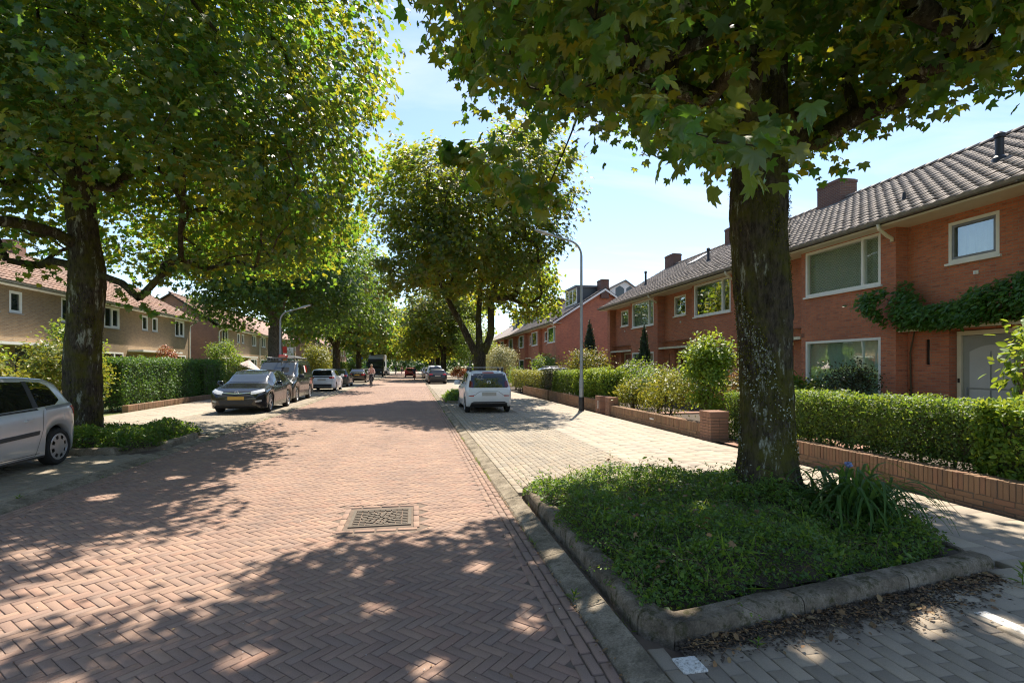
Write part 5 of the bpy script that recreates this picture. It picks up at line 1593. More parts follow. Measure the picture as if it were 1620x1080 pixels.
# left gardens
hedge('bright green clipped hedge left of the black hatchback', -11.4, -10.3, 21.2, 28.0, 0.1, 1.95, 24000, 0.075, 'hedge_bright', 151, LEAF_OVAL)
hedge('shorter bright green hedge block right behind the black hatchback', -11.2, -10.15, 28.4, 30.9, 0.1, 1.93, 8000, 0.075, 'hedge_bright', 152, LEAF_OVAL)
bush('shrub', 'large sunlit mixed shrub right of the near left trunk', (-10.6, 18.6, 1.25), (0.9, 1.7, 1.25), 7000, 0.115, 'yellow_leaf', 153, clumps=90, sig=0.2, mat2='hedge', frac2=0.3, stems=10)
bush('shrub', 'tall thin leafy shrub in front of the clipped hedge', (-11.6, 20.6, 2.0), (0.7, 1.0, 1.2), 2400, 0.12, 'lime_leaf', 154, clumps=40, sig=0.17)
bush('shrub', 'tall sunlit shrub behind the roof of the silver car', (-12.2, 13.2, 1.5), (1.0, 1.6, 1.5), 6500, 0.13, 'lime_leaf', 155, clumps=90, sig=0.22)
bush('shrub', 'yellow leaved shrub between the silver car and the near left trunk', (-11.2, 15.6, 1.0), (0.8, 1.4, 1.0), 4800, 0.12, 'yellow_leaf', 156, clumps=70, sig=0.2, mat2='photinia', frac2=0.15)
bush('shrub', 'dense green shrub behind the near left trunk', (-12.6, 17.0, 1.6), (1.0, 1.3, 1.3), 4500, 0.12, 'hedge', 157, clumps=70, sig=0.2)
bush('shrub', 'grey green shrub beyond the clipped hedges on the left', (-11.2, 33.0, 0.95), (0.9, 1.4, 0.9), 3000, 0.10, 'hedge', 158)
bush('shrub', 'yellow green shrub beside the windscreen of the black van', (-10.8, 36.0, 0.8), (0.8, 1.2, 0.75), 2500, 0.11, 'yellow_leaf', 159)
bush('shrub', 'tall thin shrub against the brown gable wall', (-13.5, 41.0, 2.0), (1.0, 1.4, 1.6), 3000, 0.14, 'hedge', 160, clumps=50, sig=0.25)
bush('shrub', 'red flowering bush below the tan house canopy', (-16.6, 39.5, 2.3), (0.5, 0.7, 0.6), 900, 0.14, 'flower_red', 161)
bush('shrub', 'tall yellow shrub behind the white parked hatchback', (-10.4, 60.0, 2.0), (1.4, 2.4, 2.1), 6000, 0.2, 'yellow_leaf', 162, clumps=90, sig=0.32)
bush('shrub', 'green shrub behind the dark parked cars on the left', (-10.2, 70.0, 1.4), (1.2, 2.4, 1.4), 3500, 0.22, 'hedge', 163, clumps=60, sig=0.32)
bush('shrub', 'leafy shrub left of the far lamp post', (-11.5, 49.0, 1.5), (1.2, 2.0, 1.5), 4000, 0.16, 'lime_leaf', 164, clumps=70, sig=0.28)
hedge('long yellow topped hedge on the left before the parked truck', -10.9, -9.9, 76, 92, 0.1, 2.2, 9000, 0.17, 'hedge', 165, LEAF_DIA)
hedge('low garden hedge beyond the white parked hatchback on the left', -10.8, -9.95, 62.5, 68, 0.1, 1.5, 4000, 0.13, 'hedge', 166, LEAF_DIA)

# ground cover in the planting beds
def cover(name, label, poly_x, poly_y, hfun, n, size, seed, mat='cotoneaster', twigs=60):
    r_ = np.random.default_rng(seed)
    x = r_.uniform(*poly_x, n); y = r_.uniform(*poly_y, n)
    h = hfun(x, y)
    ok = h > 0.02
    x, y, h = x[ok], y[ok], h[ok]
    z = 0.06 + h * r_.beta(3.0, 1.2, len(x)) + np.abs(r_.normal(0, 0.015, len(x)))
    P = np.stack([x, y, z], 1)
    Nn = np.array([0, 0, 0.8]) + r_.normal(0, 0.55, P.shape)
    D = r_.normal(0, 0.7, P.shape) + np.array([0, 0, 0.25])
    V, F = scatter(LEAF_DIA, P, Nn, D, size * r_.choice([0.7, 1.0, 1.7], len(P), p=[0.45, 0.4, 0.15]) * r_.uniform(0.7, 1.3, len(P)))
    o = obj(name, np_mesh(name, V, F, mat)); tag(o, label, 'ground cover', kind='stuff')
    # arching twigs with leaves along them
    m = MB(); PP = []
    for k in range(twigs):
        q = r_.integers(0, len(x))
        a = r_.uniform(0, 6.28); L = r_.uniform(0.15, 0.42)
        b = np.array([x[q], y[q], 0.05 + h[q] * 0.6])
        e = b + np.array([math.cos(a) * L, math.sin(a) * L, r_.uniform(0.05, 0.26)])
        mid = (b + e) / 2 + np.array([0, 0, 0.07])
        m.tube([b, mid, e], [0.003, 0.0025, 0.0015], 3, cap=False)
        for t in np.linspace(0.2, 1, 14):
            PP.append((1 - t) ** 2 * b + 2 * t * (1 - t) * mid + t * t * e + r_.normal(0, 0.008, 3))
    t_ = m.build('twigs', 'twig', o); t_['kind'] = 'stuff'
    PP = np.array(PP)
    V, F = scatter(LEAF_DIA, PP, np.array([0, 0, 0.6]) + r_.normal(0, 0.6, PP.shape), r_.normal(0, 1, PP.shape), 0.026 * r_.uniform(0.7, 1.3, len(PP)))
    t_ = obj('twig_leaves', np_mesh('twig_leaves', V, F, mat), o); t_['kind'] = 'stuff'
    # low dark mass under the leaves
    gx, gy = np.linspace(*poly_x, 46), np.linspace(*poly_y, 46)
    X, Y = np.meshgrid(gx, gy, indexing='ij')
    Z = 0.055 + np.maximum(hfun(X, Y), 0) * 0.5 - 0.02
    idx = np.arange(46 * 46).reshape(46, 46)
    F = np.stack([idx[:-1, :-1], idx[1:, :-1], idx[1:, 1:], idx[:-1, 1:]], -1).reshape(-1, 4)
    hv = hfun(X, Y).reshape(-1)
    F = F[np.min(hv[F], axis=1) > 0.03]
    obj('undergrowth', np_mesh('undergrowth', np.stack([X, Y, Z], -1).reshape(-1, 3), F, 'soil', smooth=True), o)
    return o
def hR_(x, y):
    d = np.minimum(np.minimum(x - 1.43 + 0.07 * np.sin(y * 4.3) + 0.05 * np.sin(y * 9.1), (4.72 + 0.02 * np.sin(y * 9)) - x), np.minimum(6.62 - y, (y - (2.95 + (x - 1.4) * 0.18)) + 0.05 * np.sin(x * 7) - 0.10))
    d = np.minimum(d, 0.9 * ((y - 3.15) * 0.9 + (3.95 - x) * 0.75 - 0.1 + 0.08 * np.sin(x * 8)))
    base = 0.20 + 0.13 * np.sin(x * 2.7 + 1) * np.sin(y * 2.1) + 0.05 * np.sin(x * 6.1 + y * 3) * np.sin(y * 5.7 - x) + 0.03 * np.sin(x * 13) * np.sin(y * 11)
    base = base + 0.06 * np.maximum(0, np.sin(x * 4.3 + 2 * np.sin(y * 2.2))) * np.maximum(0, np.sin(y * 4.9 + x))
    base = base + 0.07 * np.exp(-((x - 3.2) ** 2 + (y - 5.6) ** 2) / 1.2)
    return np.where(d > 0, base * np.clip(d / 0.22, 0, 1) ** 0.6, 0) + np.where(d > 0, 0.02, 0)
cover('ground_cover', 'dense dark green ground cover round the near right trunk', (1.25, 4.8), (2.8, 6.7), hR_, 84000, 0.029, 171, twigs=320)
# broad leaved seedlings among it
r_ = np.random.default_rng(177)
n = 700
x = r_.uniform(1.7, 4.5, n); y = r_.uniform(3.4, 6.4, n)
k_ = (np.sin(x * 3.3 + y * 1.7) + np.sin(y * 4.1 - x * 2)) > 0.35
x, y = x[k_], y[k_]
P = np.stack([x, y, 0.08 + hR_(x, y) * r_.uniform(0.8, 1.25, len(x))], 1)
V, F = scatter(LEAF_OVAL, P, np.array([0, 0, 0.9]) + r_.normal(0, 0.4, P.shape), r_.normal(0, 0.8, P.shape) + np.array([0, 0, 0.1]), r_.uniform(0.03, 0.085, len(x)))
tag(obj('seedlings', np_mesh('seedlings', V, F, 'lime_leaf')), 'light green broad leaved seedlings scattered in the near tree bed', 'ground cover', kind='stuff')
n = 1900
x = r_.uniform(1.6, 4.6, n); y = r_.uniform(3.2, 6.5, n)
k_ = (hR_(x, y) > 0.05) & ((np.sin(x * 5.1 + y * 2.7) + np.sin(y * 6.1 - x * 3) + r_.normal(0, 0.7, n)) > 0.5)
x, y = x[k_], y[k_]
P = np.stack([x, y, 0.05 + hR_(x, y) * 0.75], 1)
V, F = scatter(LEAF_NEEDLE, P, r_.normal(0, 1, P.shape), np.array([0, 0, 1.0]) + r_.normal(0, 0.45, P.shape), r_.uniform(0.06, 0.2, len(x)))
tag(obj('grass_shoots', np_mesh('grass_shoots', V, F, 'lime_leaf')), 'thin upright grass shoots among the ground cover of the near tree bed', 'ground cover', kind='stuff')
def hL_(x, y):
    d = np.minimum(np.minimum(x + 7.8, -4.98 - x), np.minimum(13.72 - y, y - 11.05))
    d = np.minimum(d, (y - 11.05) + (-5.45 - x) * 1.3 + 0.15)
    base = 0.30 + 0.08 * np.sin(x * 2.7) * np.sin(y * 2.3) + 0.04 * np.sin(x * 7 + y * 5)
    return np.where(d > 0, base * np.clip(d / 0.3, 0, 1) ** 0.6 + 0.02, 0)
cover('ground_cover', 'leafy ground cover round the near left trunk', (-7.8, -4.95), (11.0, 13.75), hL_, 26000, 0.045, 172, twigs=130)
def hI_(x, y):
    d = np.minimum(np.minimum(x - 1.45, 3.55 - x), np.minimum(27.4 - y, y - 23.45))
    return np.where(d > 0, (0.42 + 0.1 * np.sin(x * 3) * np.sin(y * 2.7)) * np.clip(d / 0.4, 0, 1) ** 0.7 + 0.02, 0)
cover('ground_cover', 'low bush in the tree bed left of the white hatchback', (1.4, 3.6), (23.4, 27.5), hI_, 9000, 0.075, 173, twigs=40)

# strap leaved plant beside the near right trunk
sp = empty('strap_leaf_plant', (4.35, 4.55, 0.06), 0, 'arching strap leaved plant with a blue flower right of the near trunk', 'plant')
r_ = np.random.default_rng(180)
blades = []
for v in range(5):
    L = (0.55, 0.62, 0.5, 0.66, 0.45)[v]; w = (0.013, 0.016, 0.012, 0.014, 0.017)[v]; lift = (0.36, 0.42, 0.28, 0.48, 0.22)[v]
    m = MB(); vs = []
    ns = 8
    for i in range(ns + 1):
        t = i / ns
        xx = L * (t ** 1.15) * 0.85
        zz = lift * math.sin(math.pi * min(1, 0.12 + t * 0.88) * 0.82) - 0.10 * t ** 3
        ww = w * (1 - t ** 3) + 0.001
        vs += [(xx, -ww, zz + 0.004), (xx, 0, zz), (xx, ww, zz + 0.004)]
    m.add(vs, [(3 * i + j, 3 * i + j + 1, 3 * i + 4 + j, 3 * i + 3 + j) for i in range(ns) for j in range(2)])
    blades.append(m.mesh('leaf', 'strap_leaf', smooth=True))
for k in range(300):
    o = bpy.data.objects.new('leaf', blades[k % 5]); COL.objects.link(o); o.parent = sp
    a = r_.uniform(0, 6.28); q = r_.uniform(0, 0.38)
    o.location = (math.cos(a) * q, math.sin(a) * q * 0.8, 0.02)
    o.rotation_euler = (r_.normal(0, 0.15), r_.normal(-0.15, 0.3), a + r_.normal(0, 0.5))
    s = r_.uniform(0.7, 1.15); o.scale = (s, s, s)
m = MB()
m.tube([(4.3, 4.5, 0.1), (4.22, 4.45, 0.4), (4.16, 4.42, 0.68)], [0.005, 0.004, 0.004], 5)
m.build('flower_stalk', 'strap_leaf', sp)
m = MB()
for k in range(7):
    a = k * 0.9
    m.tube([(4.16, 4.42, 0.67), (4.16 + 0.03 * math.cos(a), 4.42 + 0.03 * math.sin(a), 0.70 + 0.02 * (k % 2))], [0.004, 0.014], 5)
MAT['blue_flower'] = pmat('blue_petal', (0.16, 0.20, 0.40), (0.22, 0.26, 0.45), 20, 0.6)
m.build('flower', 'blue_flower', sp, smooth=True)

def weed(label, x, y, z, n, h, L, seed, mat='lime_leaf'):
    r_ = np.random.default_rng(seed)
    root = empty('weed', (x, y, z), 0, label, 'weed')
    m = MB(); m.tube([(x, y, z), (x + 0.01, y, z + h)], [0.004, 0.002], 5); m.build('stem', mat, root)
    me = np_mesh('leaf', LEAF_OVAL[0] * np.array([1, 0.55, 1]), LEAF_OVAL[1], mat, smooth=True)
    for k in range(n):
        a = k * 2.4; t = (k + 1) / n
        o = bpy.data.objects.new('leaf', me); COL.objects.link(o); o.parent = root
        o.location = (0.01 * t, 0, h * t * 0.95); o.rotation_euler = (0, -0.2 - 0.7 * t, a); s = L * (1.1 - 0.5 * t); o.scale = (s, s, s)
weed('small bright weed at the right end of the mossy kerb', 4.42, 3.12, 0.03, 14, 0.17, 0.09, 191)
weed('tiny dandelion at the foot of the mossy kerb front', 1.95, 2.72, 0.03, 6, 0.04, 0.06, 192)
weed('grass tuft in the gutter beside the near bed', 1.10, 3.55, 0.0, 9, 0.06, 0.08, 193, 'hedge')
weed('small tuft in the left gutter', -4.75, 7.4, 0.02, 8, 0.05, 0.08, 194, 'hedge')

# dead leaves, twigs and crumbs against the kerb
r_ = np.random.default_rng(200)
n = 1500
x = r_.uniform(1.55, 4.4, n)
off = np.abs(r_.normal(0, 0.13, n)) * np.interp(x, [1.5, 2.5, 3.4, 4.4], [0.6, 1.0, 1.5, 0.8])
y = 2.82 + (x - 1.55) * 0.187 - off
P = np.stack([x, y, 0.045 + np.abs(r_.normal(0, 0.008, n))], 1)
S = r_.choice([0.012, 0.025, 0.05], n, p=[0.62, 0.28, 0.10]) * r_.uniform(0.7, 1.2, n)
V, F = scatter(LEAF_OVAL, P, np.array([0, 0, 1.0]) + r_.normal(0, 0.3, (n, 3)), r_.normal(0, 1, (n, 3)), S)
lt = tag(obj('leaf_litter', np_mesh('leaf_litter', V, F, 'litter')), 'dry brown leaf litter and twigs along the mossy kerb', 'leaf litter', kind='stuff')
m = MB()
for k in range(90):
    i = r_.integers(0, n); a = r_.uniform(0, 6.28); L = r_.uniform(0.04, 0.17)
    m.tube([(x[i], y[i], 0.05), (x[i] + L * math.cos(a), y[i] + L * 0.4 * math.sin(a), 0.055)], 0.002, 3)
m.build('twigs', 'litter', lt)['kind'] = 'stuff'
# crumbs of soil spread under it
n = 5000
x = r_.uniform(1.5, 4.4, n); y = 2.83 + (x - 1.55) * 0.187 - np.abs(r_.normal(0, 0.11, n)) * np.interp(x, [1.5, 2.5, 3.4, 4.4], [0.6, 1.0, 1.5, 0.8])
P = np.stack([x, y, np.full(n, 0.040)], 1)
V, F = scatter(LEAF_DIA, P, np.array([0, 0, 1.0]) + r_.normal(0, 0.25, (n, 3)), r_.normal(0, 1, (n, 3)), r_.uniform(0.012, 0.04, n))
t_ = obj('soil_crumbs', np_mesh('soil_crumbs', V, F, 'soil'), lt); t_['kind'] = 'stuff'
# small debris in the gutter joint and over the road
n = 900
y = r_.uniform(2.2, 16, n); x = np.where(r_.uniform(0, 1, n) < 0.75, RX1 + r_.normal(0.0, 0.012, n), r_.uniform(RX0, RX1, n))
P = np.stack([x, y, np.full(n, 0.009)], 1)
V, F = scatter(LEAF_OVAL, P, np.array([0, 0, 1.0]) + r_.normal(0, 0.3, (n, 3)), r_.normal(0, 1, (n, 3)), r_.uniform(0.008, 0.03, n))
tag(obj('gutter_debris', np_mesh('gutter_debris', V, F, 'litter')), 'small dry leaf bits along the right gutter joint', 'leaf litter', kind='stuff')
# few light specks (petals, gravel) on the road
n = 260
P = np.stack([r_.uniform(RX0, RX1, n), r_.uniform(2.0, 9, n), np.full(n, 0.008)], 1)
V, F = scatter(LEAF_DIA, P, np.array([0, 0, 1.0]) + r_.normal(0, 0.3, (n, 3)), r_.normal(0, 1, (n, 3)), r_.uniform(0.004, 0.014, n))
tag(obj('road_specks', np_mesh('road_specks', V, F, 'white_mark')), 'tiny pale specks lying on the brick road', 'debris', kind='stuff')

# tufts of grass and moss in the gutter joints
r_ = np.random.default_rng(210)
n = 5200
line = r_.choice(4, n, p=[0.36, 0.24, 0.24, 0.16])
xl = np.array([1.085, 1.32, -4.525, -4.775])[line]
y = r_.uniform(3.0, 36, n) ** 1.0
k_ = (np.sin(y * 1.7 + line * 2.1) + np.sin(y * 4.3 + line) + 0.8 * np.sin(y * 11 + line * 3) + r_.normal(0, 0.4, n)) > 0.9
xl, y = xl[k_], y[k_]
P = np.stack([xl + r_.normal(0, 0.012, len(y)), y, np.full(len(y), 0.008)], 1)
V, F = scatter(LEAF_NEEDLE, P, r_.normal(0, 1, P.shape), np.array([0, 0, 0.8]) + r_.normal(0, 0.55, P.shape), r_.uniform(0.02, 0.075, len(y)))
tag(obj('gutter_grass', np_mesh('gutter_grass', V, F, 'hedge')), 'small grass and moss tufts in the kerb joints', 'grass', kind='stuff')

# a few dry leaves caught on top of the ground cover
n = 70
x = r_.uniform(1.7, 4.5, n); y = r_.uniform(3.3, 6.4, n)
P = np.stack([x, y, 0.10 + hR_(x, y)], 1)
V, F = scatter(LEAF_MID, P, np.array([0, 0, 1.0]) + r_.normal(0, 0.5, P.shape), r_.normal(0, 1, P.shape), r_.uniform(0.02, 0.045, n))
tag(obj('fallen_leaves', np_mesh('fallen_leaves', V, F, 'litter')), 'single dry maple leaves lying on the ground cover', 'leaf litter', kind='stuff')
# ------------------------------------------------------------------ garden walls
def garden_wall(label, x, y0, y1, h, parts, mat='wall_brick', th=0.21, name='garden_wall'):
    root = empty(name, (x, (y0 + y1) / 2, 0), 0, label, 'wall', 'low brick garden walls')
    m = MB(); m.box(x + 0.012, x + th - 0.012, y0 + 0.01, y1 - 0.01, -0.05, h - 0.012); m.build('mortar_core', 'mortar', root)
    sol = 0.205
    pcs = []
    n = round((y1 - y0) / 0.0625)
    st = (y1 - y0) / n
    for i in range(n):
        pcs.append((0, x + th / 2, y0 + st * (i + 0.5), h - sol / 2))
    rows = max(1, round((h - sol + 0.03) / 0.066))
    for r in range(rows):
        k = max(1, round((y1 - y0) / 0.22))
        s2 = (y1 - y0) / k
        for i in range(k + (r % 2)):
            yc = y0 + s2 * (i + 0.5) - (0.5 * s2 if r % 2 else 0)
            pcs.append((1, x + th / 2, min(max(yc, y0 + s2 / 2), y1 - s2 / 2), h - sol - 0.038 - r * 0.066))
    def tm(lx, ly, lz, b=0.005):
        mb = MB(); mb.bbox(-lx / 2, lx / 2, -ly / 2, ly / 2, -lz / 2, lz / 2, b); return mb
    tpl = [tm(th, st - 0.009, sol), tm(th - 0.006, (y1 - y0) / max(1, round((y1 - y0) / 0.22)) - 0.009, 0.057)]
    if parts:
        mes = [t.mesh('brick', mat) for t in tpl]
        for (k, px, py, pz) in pcs:
            o = bpy.data.objects.new('brick', mes[k]); COL.objects.link(o); o.parent = root
            o.location = (px - root.location[0] + random.gauss(0, 0.003), py - root.location[1], pz + random.gauss(0, 0.002))
            o.rotation_euler = (random.gauss(0, 0.008), random.gauss(0, 0.008), random.gauss(0, 0.008))
    else:
        m = MB()
        for (k, px, py, pz) in pcs:
            e = random.gauss(0, 0.003)
            m.add([(v[0] + px + e, v[1] + py, v[2] + pz) for v in tpl[k].v], tpl[k].f)
        o = m.build('bricks', mat, root); o['kind'] = 'stuff'
    return root

def pier(label, x0, x1, y0, y1, h, mat='wall_brick_red'):
    root = empty('gate_pier', ((x0 + x1) / 2, (y0 + y1) / 2, 0), 0, label, 'gate pier', 'brick gate piers')
    m = MB(); m.box(x0 + 0.012, x1 - 0.012, y0 + 0.012, y1 - 0.012, -0.05, h - 0.01); m.build('mortar_core', 'mortar', root)
    z = 0.0
    r = 0
    top = 0.105
    while z + 0.066 < h - top:
        # ring of bricks
        lx, ly = x1 - x0, y1 - y0
        for side in range(2):
            ya = y0 if side == 0 else y1 - 0.10
            k = 2
            for i in range(k):
                m = MB(); xa = x0 + lx * i / k; m.bbox(xa + 0.004, xa + lx / k - 0.004, ya, ya + 0.10, z, z + 0.057, 0.004); m.build('brick', mat, root)
        for side in range(2):
            xa = x0 if side == 0 else x1 - 0.10
            k = 1 + r % 2
            for i in range(k):
                yy0, yy1 = y0 + 0.105, y1 - 0.105
                w = (yy1 - yy0) / k
                m = MB(); m.bbox(xa + random.gauss(0, 0.002), xa + 0.10, yy0 + w * i + 0.004, yy0 + w * (i + 1) - 0.004, z, z + 0.057, 0.004); m.build('brick', mat, root)
        z += 0.066; r += 1
    n = round((y1 - y0) / 0.0625)
    for i in range(n):
        a = y0 + (y1 - y0) * i / n
        m = MB(); m.bbox(x0 - 0.012, x1 + 0.012, a + 0.004, a + (y1 - y0) / n - 0.004, z, h, 0.004); m.build('brick', mat, root)
    return root
garden_wall('nearest low brick garden wall with upright coping bricks under the dark hedge', 6.5, 2.9, 8.85, 0.37, True)
garden_wall('low brick garden wall between two gate piers left of the near trunk', 6.45, 10.98, 16.6, 0.36, False)
pier('red brick gate pier beside the clipped hedge, left of the near trunk', 6.40, 6.84, 10.52, 10.97, 0.66)
pier('slim brick gate pier at the far end of the middle garden wall', 6.40, 6.78, 16.62, 16.98, 0.62)
pier('brick gate pier with a white letter slot right of the lamp post', 6.40, 6.84, 17.5, 17.96, 0.62)
garden_wall('shaded low garden wall behind the lamp post', 6.5, 17.98, 25.0, 0.46, False)
garden_wall('garden wall base under the dark hedge block', 6.45, 25.05, 31.0, 0.5, False)
garden_wall('low brown wall under the bright hedge on the left', -10.27, 21.0, 31.2, 0.26, False)
m = MB(); m.bbox(6.388, 6.40, 17.66, 17.70, 0.18, 0.46, 0.002); tag(m.build('letter_slot', 'white_paint'), 'narrow white strip on the gate pier by the lamp post', 'letter box')
m = MB(); m.bbox(6.43, 6.45, 13.4, 13.62, 0.2, 0.235, 0.002); tag(m.build('wall_plate', 'white_paint'), 'small white plate fixed to the middle garden wall', 'plate')
# brick garden path between the piers and at the gate
for (y0, y1, lab) in ((8.95, 10.45, 'garden_path'), (17.0, 17.5, 'garden_path')):
    m = MB(); m.quad((6.5, y0, 0.03), (12.3, y0, 0.03), (12.3, y1, 0.03), (6.5, y1, 0.03)); pth = tag(m.build(lab, 'wall_brick_red'), kind='structure')

# ------------------------------------------------------------------ street lamps
def lamp(label, x, y, h, arm, tilt=0.28, s=1):
    root = empty('street_lamp', (x, y, 0), 0, label, 'street lamp', 'curved arm street lamps')
    m = MB(); m.lathe([(0.105, 0.0), (0.105, 0.35), (0.1, 0.5), (0.095, 0.52)], 16, 'z', (x, y, 0.02)); m.build('base_sleeve', 'black_plastic', root, smooth=True, angle=40)
    pts = [(x, y, 0.3), (x, y, 1.2), (x, y, 1.25), (x, y, h - 1.0)]
    rs = [0.085, 0.08, 0.062, 0.045]
    for k in range(1, 8):
        a = math.pi / 2 * 0.78 * k / 7
        pts.append((x - s * 0.55 * (1 - math.cos(a)), y, h - 1.0 + 0.55 * math.sin(a))); rs.append(0.038)
    e = pts[-1]
    L = arm - 0.45
    pts.append((e[0] - s * L * 0.55, y, e[2] + L * 0.55 * tilt)); rs.append(0.035)
    m = MB(); m.tube(pts, rs, 12); m.build('mast', 'steel', root, smooth=True, angle=50)
    b = Vector(pts[-1])
    m = MB()
    pr = [(0.0, 0.03), (0.06, 0.055), (0.2, 0.075), (0.45, 0.085), (0.62, 0.075), (0.72, 0.04), (0.75, 0.005)]
    vs, fs = [], []
    n = 12
    for (t, r) in pr:
        for k in range(n):
            a = 2 * math.pi * k / n
            vs.append((b.x - s * t, b.y + r * 1.25 * math.cos(a), b.z + t * tilt + r * (0.9 if math.sin(a) > 0 else 0.45) * math.sin(a)))
    for i in range(len(pr) - 1):
        for k in range(n):
            fs.append((i * n + k, i * n + (k + 1) % n, i * n + n + (k + 1) % n, i * n + n + k))
    m.add(vs, fs); hd = m.fix('lamp_head', 'lamp_glass', root, smooth=True)
    m = MB(); m.lathe([(0.001, -0.05), (0.05, -0.045), (0.07, -0.02), (0.07, 0.0)], 12, 'z', (b.x - s * 0.42, b.y, b.z + 0.42 * tilt - 0.03)); m.build('lamp_bowl', 'white_paint', hd, smooth=True)
lamp('tall curved street lamp beside the garden wall on the right', 6.05, 18.5, 6.72, 1.65, 0.25, 1)
lamp('curved street lamp behind the black van on the left', -7.3, 31.0, 5.2, 1.35, 0.3, -1)
lamp('far left street lamp behind the dark parked cars', -9.4, 68.0, 6.3, 1.4, 0.3, -1)
lamp('far right street lamp half hidden by the bronze maple', 6.1, 58.0, 6.3, 1.5, 0.3, 1)

# ------------------------------------------------------------------ cars
def paint(name, c, metal=0.3, rough=0.28):
    t = NT(name)
    n = t.noise(3.0, t.n('ShaderNodeTexCoord').outputs['Object'], 4)
    col = t.ramp(n, [(0.3, c), (0.75, tuple(min(1, x * 1.08 + 0.004) for x in c))])
    rr = t.ramp(n, [(0.3, (rough,) * 3), (0.8, (rough + 0.08,) * 3)])
    b = t.n('ShaderNodeBsdfPrincipled', {'Base Color': col, 'Metallic': metal, 'Roughness': rr, 'Coat Weight': 0.5, 'Coat Roughness': 0.05})
    t.t.links.new(b.outputs[0], t.out.inputs[0])
    return t.m
MAT['p_silver'] = paint('silver_paint', (0.60, 0.62, 0.65), 0.45, 0.3)
MAT['p_black'] = paint('black_paint', (0.006, 0.0065, 0.008), 0.0, 0.2)
MAT['p_white'] = paint('white_car_paint', (0.72, 0.73, 0.74), 0.0, 0.3)
MAT['p_blue'] = paint('blue_paint', (0.03, 0.045, 0.085), 0.3)
MAT['p_grey'] = paint('grey_paint_car', (0.20, 0.21, 0.22), 0.5)
MAT['p_red'] = paint('red_car_paint', (0.42, 0.025, 0.03), 0.1)
MAT['p_teal'] = paint('dark_teal_paint', (0.015, 0.03, 0.037), 0.3)
MAT['p_dark'] = paint('dark_blue_grey_paint', (0.03, 0.034, 0.042), 0.4)
MAT['car_glass'] = pmat('car_glass', (0.012, 0.014, 0.015), (0.010, 0.012, 0.013), 1, 0.02, spec=1.0)
MAT['windscreen'] = pmat('windscreen_glass', (0.04, 0.05, 0.055), (0.03, 0.038, 0.042), 1, 0.02, spec=1.0)
MAT['tyre'] = pmat('tyre_rubber', (0.018, 0.018, 0.018), (0.012, 0.012, 0.012), 12, 0.85)
MAT['alloy'] = pmat('alloy_rim', (0.48, 0.49, 0.50), (0.40, 0.41, 0.42), 5, 0.35, metal=0.6)
MAT['chrome'] = pmat('chrome', (0.75, 0.76, 0.77), (0.70, 0.71, 0.72), 3, 0.12, metal=1.0)
MAT['tail_red'] = pmat('tail_light_red', (0.50, 0.012, 0.012), (0.36, 0.008, 0.008), 6, 0.12, spec=0.8)
MAT['tail_dark'] = pmat('smoked_tail_light', (0.14, 0.008, 0.008), (0.09, 0.006, 0.006), 6, 0.1, spec=0.8)
MAT['head_light'] = pmat('headlight_lens', (0.62, 0.65, 0.68), (0.30, 0.32, 0.34), 14, 0.08, spec=0.9)
MAT['plate_yellow'] = pmat('number_plate_yellow', (0.55, 0.33, 0.05), (0.50, 0.30, 0.05), 10, 0.5)
MAT['plate_blur'] = pmat('number_plate_grey', (0.45, 0.42, 0.37), (0.40, 0.375, 0.33), 10, 0.5)
MAT['grey_plastic'] = pmat('grey_plastic', (0.05, 0.052, 0.055), (0.04, 0.042, 0.044), 10, 0.55)

def smooth_interp(xs, pts, k=0.06):
    P = np.array(pts)
    X = np.linspace(P[0, 0] - 0.3, P[-1, 0] + 0.3, 800)
    Z = np.interp(X, P[:, 0], P[:, 1])
    w = max(1, int(k / (X[1] - X[0])))
    ker = np.hanning(2 * w + 3); ker /= ker.sum()
    pad = np.concatenate([np.full(w + 1, Z[0]), Z, np.full(w + 1, Z[-1])])
    return np.interp(xs, X, np.convolve(pad, ker, 'valid'))

